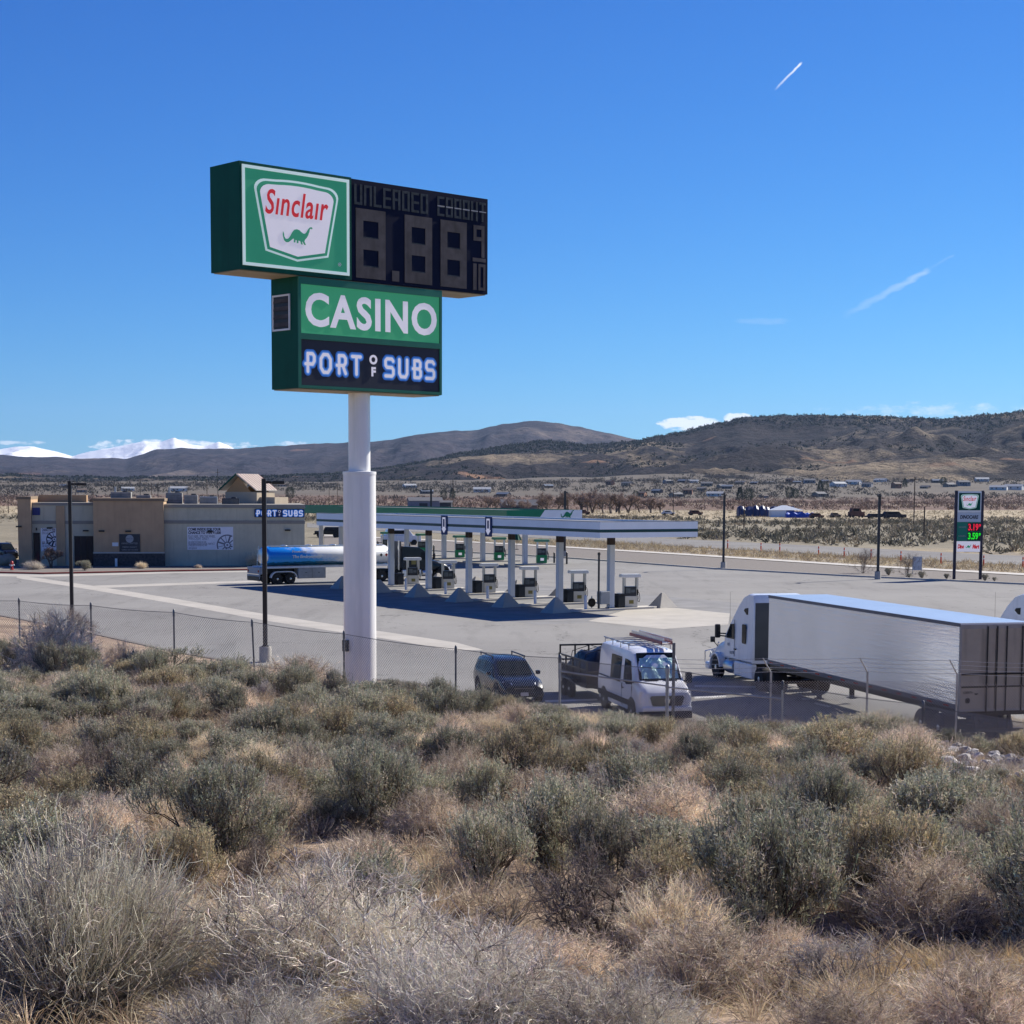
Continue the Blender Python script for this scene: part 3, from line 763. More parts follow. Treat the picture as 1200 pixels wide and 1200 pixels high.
text('casino_lettering', 'CASINO', 1, LILAC, cp, ((lt0 + lt1) / 2 + .04, LY0 + .032, (cz0 + cz1) / 2 - .0), 0, .006, 0, .03, 1.12, width=5.85, height=(cz1 - cz0) * .70)
mb = MB(); mb.box(lt0 + e, lt1 - e, LY0 + .04, LY0 + .058, pz0, pz1); pp = mb.build('sandwich_shop_panel', SLATE, sign)
STROKES = {
 'P': (.8, [[(.2, 0), (.2, 1), (.65, 1), (.8, .85), (.8, .6), (.65, .42), (.0, .42)]]),
 'O': (.9, [[(.25, 0), (.65, 0), (.9, .25), (.9, .75), (.65, 1), (.25, 1), (0, .75), (0, .25), (.25, 0)]]),
 'R': (.85, [[(.2, 0), (.2, 1), (.65, 1), (.82, .85), (.82, .6), (.65, .44), (.0, .44)], [(.55, .44), (.82, .0)]]),
 'T': (.8, [[(0, 1), (.8, 1)], [(.4, 1), (.4, 0)]]),
 'S': (.8, [[(.78, .88), (.65, 1), (.15, 1), (0, .87), (0, .63), (.15, .5), (.65, .5), (.8, .37), (.8, .13), (.65, 0), (0, 0)]]),
 'U': (.8, [[(0, 1), (0, .2), (.17, 0), (.63, 0), (.8, .2), (.8, 1)]]),
 'B': (.8, [[(.16, 0), (.16, 1), (.62, 1), (.76, .88), (.76, .64), (.62, .52), (0, .52)], [(.62, .52), (.8, .38), (.8, .12), (.65, 0), (.16, 0)]])}
def stroke_text(parent, s, xc, y, z, w, h):
    """rounded outlined lettering: blue, pale blue and white strokes laid over each other"""
    gap = .62; tot = sum(STROKES[c][0] for c in s) + gap * (len(s) - 1)
    r = h * .165; W0, H0 = w - 2 * r, h - 2 * r; k = W0 / tot
    for nm, m, rr, yo in (('lettering_outline', BLUEO, r, 0), ('lettering_outline', BLUEL, r * .66, .004), ('lettering', LILAC, r * .38, .008)):
        mb = MB(); x = xc - W0 / 2; n = 0
        for c in s:
            cw, paths = STROKES[c]
            for P in paths:
                Q = [(x + px * k, z - H0 / 2 + pz * H0) for px, pz in P]
                for a, b in zip(Q[:-1], Q[1:]):
                    n += 1; yy = y - yo - n * .00004; dx, dz = b[0] - a[0], b[1] - a[1]; L = math.hypot(dx, dz); ux, uz = dx / L, dz / L; t0 = math.atan2(uz, ux)
                    ring = [(b[0] + rr * math.cos(t0 - PI / 2 + PI * i / 8), yy, b[1] + rr * math.sin(t0 - PI / 2 + PI * i / 8)) for i in range(9)] + [(a[0] + rr * math.cos(t0 + PI / 2 + PI * i / 8), yy, a[1] + rr * math.sin(t0 + PI / 2 + PI * i / 8)) for i in range(9)]
                    mb.add(ring, [tuple(range(18))])
            x += (cw + gap) * k
        mb.build(nm, m, parent)
stroke_text(pp, 'PORT', -1.70, LY0 + .034, (pz0 + pz1) / 2, 2.66, .90)
stroke_text(pp, 'SUBS', 1.72, LY0 + .034, (pz0 + pz1) / 2, 2.54, .90)
text('lettering', 'O', .42, LILAC, pp, (.05, LY0 + .026, (pz0 + pz1) / 2 + .22), 0, .006, 0, .02)
text('lettering', 'F', .42, LILAC, pp, (.05, LY0 + .026, (pz0 + pz1) / 2 - .20), 0, .006, 0, .02)
# vent in the cabinet's side
mb = MB(); vy0, vy1, vz0, vz1 = -.62, .52, 13.78, 15.0
vy0, vy1 = -.30, .72
for a in ((vy0, vy1, vz0, vz0 + .06), (vy0, vy1, vz1 - .06, vz1), (vy0, vy0 + .06, vz0 + .06, vz1 - .06), (vy1 - .06, vy1, vz0 + .06, vz1 - .06)): mb.box(lt0 - .04, lt0 + .02, *a)
vf = mb.build('vent_frame', FRAMEW, sign)
mb = MB(); mb.box(lt0 - .01, lt0 + .02, vy0 + .06, vy1 - .06, vz0 + .06, vz1 - .06, 0); mb.build('vent_opening', BLACK, vf)
mb = MB()
for k in range(4):
    z = vz0 + .14 + k * .27; mb.add([(lt0 - .012, vy0 + .08, z + .14), (lt0 - .012, vy1 - .08, z + .14), (lt0 - .05, vy1 - .08, z), (lt0 - .05, vy0 + .08, z)], [(0, 1, 2, 3)])
mb.build('louvre', LEDD, vf)

# ================================================================== FENCES
WIRE = mat('fence_wire', (.40, .40, .41), .5, .3, .1, 5.)
POSTM = mat('weathered_post', (.16, .16, .16), .55, .5, .3, 3.)
def chainlink(P, hb, ht, sp=.085, r=.0040):
    """diagonal wires between a bottom and a top height along a polyline"""
    mb = MB(); L = [0]
    for a, b in zip(P[:-1], P[1:]): L.append(L[-1] + math.hypot(b[0] - a[0], b[1] - a[1]))
    L = np.array(L); xs = np.array([p[0] for p in P]); ys = np.array([p[1] for p in P]); zb = np.array(hb); zt = np.array(ht)
    def at(l): return np.interp(l, L, xs), np.interp(l, L, ys), np.interp(l, L, zb), np.interp(l, L, zt)
    V = []; Fq = []; tot = L[-1]
    hh = float(np.mean(zt - zb)); n = int(tot / sp)
    for sgn in (1, -1):
        for i in range(-int(hh / sp) - 1, n + int(hh / sp) + 1):
            l0 = i * sp; l1 = l0 + sgn * hh; u0, u1 = 0., 1.
            lo, hi = min(l0, l1), max(l0, l1)
            if hi <= 0 or lo >= tot: continue
            ts = [0., .5, 1.]
            pts = []
            for u in np.linspace(0, 1, 4):
                l = l0 + (l1 - l0) * u
                if l < 0 or l > tot:
                    l = min(max(l, 0), tot); u = (l - l0) / (l1 - l0)
                x, y, b, t = at(l); pts.append((x, y, b + (t - b) * u))
            pts = [p for k, p in enumerate(pts) if k == 0 or p != pts[k - 1]]
            if len(pts) < 2: continue
            b0 = len(V)
            for p in pts: V += [(p[0] - r, p[1], p[2] - r * .6), (p[0] + r, p[1], p[2] - r * .6), (p[0], p[1] - r, p[2] + r)]
            for k in range(len(pts) - 1):
                for j in range(3): Fq.append((b0 + k * 3 + j, b0 + k * 3 + (j + 1) % 3, b0 + k * 3 + 3 + (j + 1) % 3, b0 + k * 3 + 3 + j))
    return np.array(V), np.array(Fq)
fence = thing('chain_link_fence', 'long chain link fence with dark posts crossing below the sign between brush and parking lot', 'fence', (float(FX[0]), float(FD[0]), 0))
inv = Vector(fence.location)
def rel(p, o=inv): return (p[0] - o.x, p[1] - o.y, p[2] - o.z)
FP = [(-40.5, 71.5)] + [(float(x), float(d)) for x, d in zip(FX, FD)]
FTz = [float(zat(704, 71.5))] + [float(z) for z in FT]
FBz = [float(bank(x, y)) for x, y in FP]
for i, ((x, y), t) in enumerate(zip(FP, FTz)):
    g0 = float(bank(x, y)); mb = MB(); ter = i in (7, 8)
    r = .05 if i == 8 else (.038 if ter else .030)
    m = GALV if i in (7, 8, 9) else POSTM
    lean = -.10 if i == 4 else 0.
    mb.tube(rel((x, y, g0 - .4)), rel((x + lean, y, t + .03)), r, r, 10)
    o = mb.build('post', m, fence, 40)
    mb = MB(); mb.lathe([(r * 1.35, -.16), (r * 1.4, -.02), (r * 1.3, .05), (r * .6, .09), (0.005, .1)], 10, rel((x + lean, y, t))); mb.build('post_cap', POSTM if i != 8 else GALV, o, 40)
V_, F_ = chainlink(FP, [b + .02 for b in FBz], [t - .03 for t in FTz])
V_ = V_ - np.array([inv.x, inv.y, inv.z])
o = bpy.data.objects.new('wire_mesh', npmesh('wire_mesh', V_, F_, WIRE)); link(o, fence)
mb = MB()
tp = []
for i in range(len(FP) - 1):
    for k in range(8):
        u = k / 8; sag = -.05 * math.sin(PI * u); tp.append(rel((FP[i][0] * (1 - u) + FP[i + 1][0] * u, FP[i][1] * (1 - u) + FP[i + 1][1] * u, FTz[i] * (1 - u) + FTz[i + 1] * u - .02 + sag)))
tp.append(rel((FP[-1][0], FP[-1][1], FTz[-1])))
mb.path(tp, .009, 5); mb.build('tension_wire', POSTM, fence)
mb = MB()
def at_(i, dz): return Vector(rel((FP[i][0], FP[i][1], FTz[i] + dz)))
mb.tube(at_(7, -.42), at_(8, -.52), .022, .022, 8); mb.tube(at_(8, -.55), at_(9, -.42), .022, .022, 8); mb.build('brace_rail', GALV, fence, 40)
mb = MB(); mb.tube(at_(7, -.52), at_(8, -1.95), .006, .006, 5); mb.build('truss_rod', GALV, fence)
# security fence with outward arms and barbed wire, just behind
BD = 54.5
b0 = thing('barbed_wire_fence', 'grey barbed wire fence with angled post arms in front of the parked semi trailer', 'fence', (0, BD, 0))
BP = [(790, 757, True), (904, 786, False), (1017, 785, False), (1122, 787, False), (1236, 790, False)]
BX_ = []; 
for px, py, tall in BP:
    x = xat(px, BD, 2); zt = zat(py if not tall else 787, BD); g0 = float(bank(x, BD)); BX_.append((x, zt, g0))
    mb = MB(); mb.tube((x, 0, g0 - .3), (x, 0, zt + (.9 if tall else 0)), .034 if not tall else .05, None, 10)
    o = mb.build('post', GALV if not tall else POSTM, b0, 40)
    if not tall:
        mb = MB(); mb.tube((x, 0, zt - .03), (x - .27, -.10, zt + .43), .024, .018, 8); mb.build('barb_arm', GALV, o, 40)
mb = MB(); V_, F_ = chainlink([(q[0], 0) for q in BX_], [q[2] for q in BX_], [q[1] - .28 for q in BX_])
o = bpy.data.objects.new('wire_mesh', npmesh('wire_mesh', V_, F_, WIRE)); link(o, b0)
for k in range(4):
    mb = MB(); off = (-.25 * k / 3, -.09 * k / 3, .41 * k / 3); pts = []
    for i in range(len(BX_) - 1):
        for j in range(6):
            u = j / 6; pts.append((BX_[i][0] * (1 - u) + BX_[i + 1][0] * u + off[0], off[1], BX_[i][1] * (1 - u) + BX_[i + 1][1] * u + off[2] - .03 * math.sin(PI * u)))
    pts.append((BX_[-1][0] + off[0], off[1], BX_[-1][1] + off[2])); mb.path(pts, .007, 4)
    for p in np.arange(BX_[0][0], BX_[-1][0], .13):
        z = np.interp(p, [q[0] for q in pts], [q[2] for q in pts]); mb.tube((p - .012, off[1] - .01, z - .02), (p + .012, off[1] + .01, z + .02), .003, .003, 3)
    mb.build('barbed_wire', WIRE, b0)

# ================================================================== LAMP POSTS
def lamp(px, base, top, arm, m, label, w=.12, headlen=.75):
    x, y = ground(px, base); zt = zat(top, y)
    o = thing('lamp_post', label, 'lamp post', (x, y, 0), 0, 'tall square lamp posts round the lot')
    mb = MB(); mb.lathe([(.3, -.3), (.3, .72), (.27, .76), (.02, .76)], 20); mb.build('concrete_base', CONC, o, 40)
    mb = MB(); mb.bbox(-w, w, -w, w, .78, zt, .02); mb.bbox(-w * 1.7, w * 1.7, -w * 1.7, w * 1.7, .762, .80, .008); mb.build('pole', m, o)
    if arm:
        ax_, ay_ = arm; L = math.hypot(ax_, ay_); a = math.atan2(ay_, ax_)
        q = bpy.data.objects.new('lamp_arm', None)
        mb = MB(); mb.M = Matrix.Rotation(a, 4, 'Z'); mb.bbox(0, L - headlen, -.05, .05, zt - .24, zt - .12, .01); arm_ = mb.build('arm', m, o)
        mb = MB(); mb.M = Matrix.Rotation(a, 4, 'Z'); mb.bbox(L - headlen, L, -.20, .20, zt - .27, zt - .11, .03); hd = mb.build('lamp_head', m, arm_)
        mb = MB(); mb.M = Matrix.Rotation(a, 4, 'Z'); mb.box(L - headlen + .08, L - .08, -.15, .15, zt - .277, zt - .272); mb.build('lens', GREYP, hd)
    return o
lamp(85.5, 737, 566, (.95, .25), BLACK, 'black lamp post with one arm behind the brush, nearest the tan building', .10, .6)
lamp(312, 777, 562, (.95, .2), BLACK, 'thick black lamp post crossing the blue tanker, left of the big sign pole', .105, .6)
lamp(848, 666, 576, (-.3, -1.4), DARKM, 'dark lamp post on gravel strip just right of the white canopy', .12)
lamp(1029, 677, 577, (-.3, -1.4), DARKM, 'dark lamp post on gravel strip left of the small price sign', .12)
lamp(662, 652, 575, (.3, 1.4), DARKM, 'dark lamp post standing behind both canopies near the leafless trees', .14)
lamp(505.5, 643, 573, (-1.3, .3), DARKM, 'dark lamp post with short arm rising behind the green canopy', .14)
# ================================================================== WHITE DIESEL CANOPY
FASC = mat('fascia_panel', (.84, .85, .86), .4, 0, .05, .5)
STRIPE = mat('fascia_stripe', (.006, .05, .045), .4, 0, .1, 1.)
ROOFD = mat('canopy_roof_deck', (.20, .20, .21), .8, 0, .2, .5)
COLW = mat('column_paint', (.55, .58, .62), .45, 0, .06, 1., streaks=.1)
COLB = mat('column_band', (.035, .022, .02), .6, 0, .1, 2.)
SANG = math.atan2(SV.y, SV.x)
CAN_L, CAN_W = 45.5, 8.1
def framed(name, label, cat, o2, group=None):
    return thing(name, label, cat, o2, SANG, group)
# local frame: x = S (across), y = L (along)
can = framed('fuel_canopy', 'long flat white truck canopy with dark stripe on six square columns', 'canopy', tuple(C0))
zb, zt = 5.22, 6.28
mb = MB(); mb.box(.05, CAN_W - .05, .05, CAN_L - .05, zt - .25, zt - .12); mb.build('roof', ROOFD, can)
mb = MB(); mb.box(.05, CAN_W - .05, .05, CAN_L - .05, zb + .02, zb + .08); mb.build('soffit', SOFF, can)
mb = MB(); t = .14
mb.box(0, CAN_W, 0, t, zb, zt); mb.box(0, CAN_W, CAN_L - t, CAN_L, zb, zt); mb.box(0, t, t, CAN_L - t, zb, zt); mb.box(CAN_W - t, CAN_W, t, CAN_L - t, zb, zt)
mb.build('fascia', FASC, can)
mb = MB(); e = .012; za, zc = 5.58, 5.78
mb.box(-e, 0, -e, CAN_L + e, za, zc); mb.box(0, CAN_W, -e, 0, za, zc); mb.box(CAN_W, CAN_W + e, -e, CAN_L + e, za, zc); mb.box(0, CAN_W, CAN_L, CAN_L + e, za, zc)
mb.build('stripe', STRIPE, can)
mb = MB(); mb.box(-.02, CAN_W + .02, -.02, .0 + .1, zt + .001, zt + .05); mb.box(-.02, .1, .1, CAN_L, zt + .001, zt + .05); mb.build('coping', GREYP, can)
SIGNB = mat('lane_sign_blue', (.01, .03, .12), .5, 0, .1, 2.)
def local(v): # world xy to canopy frame
    d = Vector((v[0], v[1], 0)) - C0; return d.dot(SV), d.dot(LV)
cols = []
bases = [(716, 714), (656, 708), (600, 702.7), (550, 697.6), (503, 692.2), (459, 687.6), (418, 683)]
tl = [local(ground(*b))[1] for b in bases]
sm = 3.95
for i, (px, py) in enumerate(bases):
    # column stands where its base was measured, kept on the canopy's centre line
    best = min(np.arange(-2, 46, .05), key=lambda t: abs(xat(px, (C0 + SV * sm + LV * float(t)).y, 0) - (C0 + SV * sm + LV * float(t)).x))
    cols.append(float(best))
for t in cols:
    mb = MB(); mb.bbox(sm - .21, sm + .21, t - .21, t + .21, .0, 4.6, .03); c = mb.build('column', COLW, can)
    mb = MB(); mb.bbox(sm - .215, sm + .215, t - .215, t + .215, 4.602, zb + .02, .02); mb.build('column_top', COLB, c)
    mb = MB(); mb.bbox(sm - .27, sm + .27, t - .27, t + .27, .155, .2, .01); mb.build('base_plate', GALV, c)
for px in (521.5, 573.5):
    t = min(np.arange(0, 45, .05), key=lambda t: abs(xat(px, (C0 + LV * float(t)).y, 5.8) - (C0 + LV * float(t)).x))
    mb = MB(); mb.box(-.09, -.02, t - .47, t + .47, 4.95, 6.42); s = mb.build('lane_sign', SIGNB, can)
    mb = MB(); mb.add([(-.1, t + .25, 6.28), (-.1, t + .25, 5.42), (-.1, t + .38, 5.42), (-.1, t, 5.06), (-.1, t - .38, 5.42), (-.1, t - .25, 5.42), (-.1, t - .25, 6.28)], [(0, 1, 2, 3, 4, 5, 6)]); mb.build('arrow', LILAC, s)
    mb = MB(); mb.box(-.108, -.101, t - .13, t + .13, 5.55, 6.15); mb.build('lane_number', SIGNB, s)
# ---- islands: kerb slab, pyramid guards, dispenser, bin
ISANG = math.atan2(.62, .785)
PUMPB = mat('dispenser_body', (.60, .57, .50), .4, .3, .08, 2., streaks=.1)
PUMPD = mat('dispenser_panel', (.022, .026, .034), .35, 0, .3, 6.)
PUMPC = mat('dispenser_cap', (.66, .68, .72), .35, 0, .05, 3.)
YEL = mat('yellow_label', (.20, .17, .045), .6, 0, .1, 4.)
BIN = mat('black_bin', (.012, .012, .014), .5, 0, .2, 3.)
def make_pump(green=False):
    o = thing('fuel_dispenser', 'x', 'fuel pump')
    mb = MB(); mb.bbox(-.50, .50, -.30, .30, .16, .95, .03); mb.build('cabinet', PUMPB if not green else mat('dispenser_green', (.008, .22, .085), .4, 0, .1, 2.), o)
    mb = MB(); mb.bbox(-.47, .40, -.26, .26, .95, 1.62, .03); d = mb.build('display', PUMPD, o)
    mb = MB(); mb.box(-.40, -.05, -.268, -.262, 1.15, 1.5); mb.box(.0, .30, -.268, -.262, 1.2, 1.4); mb.build('screen', mat('grey_screen', (.10, .12, .13), .25, 0, .3, 9.), d)
    for x in (-.52, .44):
        mb = MB(); mb.bbox(x - .0, x + .16, -.16, .16, .95, 2.25, .02); mb.build('upright', PUMPB if not green else ALU, o)
    mb = MB()
    mb.prism([(-.72, 2.25), (.72, 2.25), (.76, 2.36), (.70, 2.50), (-.70, 2.50), (-.76, 2.36)], -.30, .30, 'Y', bevel=.04); mb.build('canopy_cap', PUMPC if not green else mat('cap_green', (.10, .30, .20), .4, 0, .1, 2.), o)
    mb = MB(); mb.box(-.17, .18, -.306, -.301, .40, .66); mb.build('label_plate', YEL if not green else LILAC, o)
    mb = MB()
    for s in (-1, 1):
        pts = [(.5, s * .12, 1.35), (.66, s * .14, 1.15), (.72, s * .16, .75), (.66, s * .16, .5), (.56, s * .14, .62), (.53, s * .12, .95)]; mb.path(pts, .022, 6)
    mb.build('hose', RUBBER, o)
    mb = MB(); mb.bbox(.48, .58, -.2, .2, 1.0, 1.4, .02); mb.build('nozzle_holder', RUBBER, o)
    return o
def pyramid(name='pyramid_guard'):
    mb = MB(); mb.add([(-.95, -.62, 0), (.95, -.62, 0), (.95, .62, 0), (-.95, .62, 0), (-.12, -.06, 1.05), (.12, -.06, 1.05), (.12, .06, 1.05), (-.12, .06, 1.05)], [(0, 3, 2, 1), (4, 5, 6, 7), (0, 1, 5, 4), (1, 2, 6, 5), (2, 3, 7, 6), (3, 0, 4, 7)])
    return mb.build(name, CONC)
pump0 = make_pump(); used = False
bin0 = thing('trash_bin', 'x', 'bin'); mb = MB(); mb.bbox(-.33, .33, -.33, .33, .16, 1.02, .04); mb.build('body', BIN, bin0); mb = MB(); mb.bbox(-.36, .36, -.36, .36, 1.021, 1.14, .03); mb.box(-.2, .2, -.365, -.355, .80, .95); mb.build('lid', BIN, bin0)
pyr0 = pyramid(); isl0 = None
ordn = ['nearest (rightmost)', 'second from the right', 'third from the right', 'fourth from the right', 'fifth from the right', 'sixth from the right, by the sign pole', 'farthest, behind the sign pole']
I2 = Vector((math.cos(ISANG), math.sin(ISANG), 0))
pumppx = [(741, 713.5), (679.5, 708), (622, 702), (574.5, 697), (526, 692.3), (484, 687)]
for i, t in enumerate(cols[:6]):
    c = C0 + SV * sm + LV * t
    # raised concrete island with rounded ends
    mb = MB(); r = .62; hl = 3.6; pts = []
    for k in range(9): a = -PI / 2 + PI * k / 8; pts.append((hl + r * math.cos(a), r * math.sin(a)))
    for k in range(9): a = PI / 2 + PI * k / 8; pts.append((-hl + r * math.cos(a), r * math.sin(a)))
    mb.prism(pts, .012, .155, 'Z', bevel=.02); o = mb.build('pump_island', KERB); o.location = (c.x, c.y, 0); o.rotation_euler[2] = ISANG
    tag(o, 'pale concrete pump island under the white canopy, ' + ordn[i], 'island', 'pump islands under the white canopy')
    k = (pumppx[i][0] - bases[i][0]) / F * c.y
    pp_ = c + I2 * (k / I2.x * .95)
    p = pump0 if i == 0 else copy_tree(pump0); p.location = (pp_.x, pp_.y, 0); p.rotation_euler[2] = ISANG - .35
    tag(p, 'cream and black diesel pump with white cap, ' + ordn[i], 'fuel pump', 'diesel pumps under the white canopy')
    bpnt = c + I2 * .78
    b = bin0 if i == 0 else copy_tree(bin0); b.location = (bpnt.x, bpnt.y, 0); b.rotation_euler[2] = ISANG
    tag(b, 'black trash bin beside the white canopy column, ' + ordn[i], 'bin', 'black bins on the pump islands')
    for s, w in ((-1, 'near'), (1, 'far')):
        q = c + I2 * (s * 5.0)
        g_ = pyr0 if (i == 0 and s == -1) else pyr0.copy()
        if g_ is not pyr0: COL.objects.link(g_)
        g_.location = (q.x, q.y, .01); g_.rotation_euler[2] = ISANG + .1
        tag(g_, f'concrete pyramid guard, {w} end of pump island {ordn[i]}', 'guard block', 'concrete pyramid guards')
    q = c - I2 * 2.3
    mb = MB(); mb.tube((0, 0, .15), (0, 0, 1.05), .11, .11, 12); mb.lathe([(.11, 1.05), (.08, 1.1), (.01, 1.12)], 12); bo = mb.build('bollard', PUMPC, None, 40); bo.location = (q.x, q.y, 0)
    tag(bo, 'short pale bollard on the pump island ' + ordn[i], 'bollard', 'bollards on the pump islands')
# thin post and meter cabinets by the nearest column
c = C0 + SV * sm + LV * cols[0]
x, y = ground(702, 715.5)
mb = MB(); mb.tube((0, 0, 0), (0, 0, 3.9), .07, .07, 8); mb.lathe([(.1, 3.9), (.1, 4.05), (.02, 4.1)], 10); o = mb.build('sign_post', DARKM, None, 40); o.location = (x, y, 0); tag(o, 'thin rusty brown post left of the nearest white canopy column', 'post')
x, y = ground(707.5, 715); o = thing('meter_cabinet', 'grey metal meter cabinet on legs between thin post and column', 'cabinet', (x, y, 0), ISANG)
mb = MB(); mb.bbox(-.42, .42, -.22, .22, .45, 1.35, .03); b = mb.build('box', GALV, o); mb = MB(); mb.box(-.37, .37, -.228, -.222, .5, 1.3); mb.build('door', GREYP, b)
for s in (-1, 1): mb = MB(); mb.tube((s * .35, 0, .01), (s * .35, 0, .46), .035, .035, 8); mb.build('leg', GALV, o)
x, y = ground(694, 714); o = thing('air_hose_reel', 'small black hose reel on stand at the front of the nearest island', 'hose reel', (x, y, 0), ISANG)
mb = MB(); mb.lathe([(.30, -.08), (.32, 0), (.30, .08)], 16, (0, 0, .5), 'Y'); mb.build('reel', RUBBER, o, 40); mb = MB(); mb.tube((0, 0, 0), (0, 0, .95), .05, .05, 8); mb.build('stand', GALV, o)

# ================================================================== GREEN CANOPY
GFAS = mat('green_fascia', (.004, .19, .085), .4, 0, .08, .4)
colbase = [(615.5, 662), (566, 659.2), (520.5, 656.4), (477, 653.8), (436, 651.5), (400, 649.5), (366, 647.5)]
G0 = Vector((*ground(615.5, 662), 0)); 
gcan = thing('green_canopy', 'long green canopy with white end panel and dinosaur emblem behind the white canopy', 'canopy', tuple(G0), SANG)
tz, bz_ = 6.25, 5.22; gl0, gl1, gw = -4.2, 55.0, 4.9
mb = MB(); mb.box(-gw + .05, gw - .05, gl0 + .05, gl1 - .05, tz - .3, tz - .15); mb.build('roof', ROOFD, gcan)
mb = MB(); mb.box(-gw + .05, gw - .05, gl0 + .05, gl1 - .05, bz_ + .02, bz_ + .1); mb.build('soffit', SOFF, gcan)
mb = MB(); t = .15
mb.box(-gw, gw, gl0, gl0 + t, bz_, tz); mb.box(-gw, gw, gl1 - t, gl1, bz_, tz); mb.box(-gw, -gw + t, gl0 + t, gl1 - t, bz_, tz); mb.box(gw - t, gw, gl0 + t, gl1 - t, bz_, tz)
mb.build('fascia', GFAS, gcan)
mb = MB(); mb.add([(-gw + 4.1, gl0 - .02, bz_ + .03), (gw + .0, gl0 - .02, bz_ + .03), (gw + .0, gl0 - .02, tz - .02), (-gw + 4.9, gl0 - .02, tz - .02)], [(0, 1, 2, 3)]); wp = mb.build('white_end_panel', FASC, gcan)
d = [(u, v) for u, v in DINO]
mbb = MB(); mbb.prism([(2.1 + u * 1.7, bz_ + .06 + v * .94) for u, v in d], gl0 - .05, gl0 - .025, 'Y'); mbb.build('dinosaur_emblem', GFAS, gcan)
gcol = []
for px, py in colbase:
    t = min(np.arange(-2, 55, .05), key=lambda t: abs(xat(px, (G0 + LV * float(t)).y) - (G0 + LV * float(t)).x)); gcol.append(float(t))
pump1 = make_pump(True); pump1.scale = (1.15,) * 3
gord = ['rightmost', 'second from the right', 'third from the right', 'fourth, seen past the black tractor', 'fifth, by the sign pole', 'sixth, by the black jeep']
for i, t in enumerate(gcol):
    mb = MB(); mb.bbox(-.24, .24, t - .24, t + .24, 0, bz_ + .02, .03); mb.build('column', COLW, gcan)
    if i > 5: continue
    c = G0 + LV * t
    mb = MB(); mb.bbox(-3.6, 3.6, -.62, .62, .012, .155, .03); o = mb.build('pump_island', KERB); o.location = tuple(c + SV * 1.2); o.rotation_euler[2] = SANG
    tag(o, 'concrete pump island under the green canopy, ' + gord[i], 'island', 'pump islands under the green canopy')
    p = pump1 if i == 0 else copy_tree(pump1); q = c + SV * 2.2; p.location = (q.x, q.y, 0); p.rotation_euler[2] = SANG - .35
    tag(p, 'green and white gasoline pump under the green canopy, ' + gord[i], 'fuel pump', 'green pumps under the far canopy')
    for k, off in enumerate((3.9, 5.6)):
        q = c + SV * off
        mb = MB(); mb.tube((0, 0, 0), (0, 0, 1.3), .11, .11, 10); mb.lathe([(.11, 1.3), (.06, 1.37), (.01, 1.38)], 10); bo = mb.build('bollard', DARKM, None, 40); bo.location = (q.x, q.y, 0)
        tag(bo, f'dark bollard {("beside", "farther right of")[k]} the green pump {gord[i]}', 'bollard', 'dark bollards by the green pumps')

# ================================================================== STORE BUILDING
BA = math.atan2(2.2, 15)
BO = Vector((*ground(193.5, 665.3), 0))
st = thing('store_building', 'tan and olive stucco store with brown corner block and flat roof behind the parking lot', 'building', tuple(BO), BA)
bx_ = lambda px, yl=0: None
WL = 15.15
zr = 6.72
mb = MB(); mb.box(0, WL, 0, 22, 0, zr - .25); mb.build('main_wall', OLIVE, st)
mb = MB(); mb.box(-.02, WL + .06, -.07, 22, 4.62, 4.98); mb.build('band', OLIVED, st)
mb = MB(); mb.box(-.02, WL + .12, -.14, 22.1, zr - .38, zr); mb.build('cornice', OLIVED, st)
BWd = 7.45
mb = MB(); mb.box(-BWd, -.003, -.75, 22, 0, 7.05); bb = mb.build('corner_block', TAN, st)
mb = MB(); mb.box(-BWd - .1, .1, -.87, 22.1, 7.052, 7.35); mb.build('corner_cornice', mat('brown_cornice', (.22, .16, .105), .9, 0, .1, 1.), st)
BRK = mat('stone_veneer', (.075, .065, .062), .85, 0, .45, 5., .5, 12)
mb = MB(); mb.box(-BWd - .06, .05, -.84, 5, 0, 1.42); mb.build('stone_base', BRK, st)
mb = MB(); mb.box(-BWd - .08, .08, -.90, 5, 1.422, 1.56); mb.build('stone_cap', KERB, st)
# recessed entrance wing
x0, x1 = -14.05, -BWd - .003
mb = MB(); mb.box(x0, x1, .9, 22, 0, 6.55); mb.build('entry_wall', OLIVE, st)
mb = MB(); mb.box(x0, x1 - .02, .82, 22, 6.552, 6.85); mb.build('entry_cornice', OLIVED, st)
mb = MB(); mb.box(x0, x1 - .02, .83, 1, 4.55, 4.9); mb.build('entry_band', OLIVED, st)
mb = MB(); mb.box(-11.5, -10.6, .74, 1, 0, 6.5); mb.build('pilaster', TAN, st)
mb = MB(); mb.box(-15.45, x0 - .003, .1, 22, 0, 7.2); mb.build('left_tower', TAN, st)
mb = MB(); mb.box(-15.6, x0 + .02, .0, 22.1, 7.202, 7.5); mb.build('tower_cornice', MATS['brown_cornice'], st)
mb = MB(); mb.box(-14.0, -8.8, 7, 8.6, 6.5, 7.65); mb.build('rear_parapet', mat('sand_stucco', (.42, .27, .15), .9, 0, .06, 1.), st)
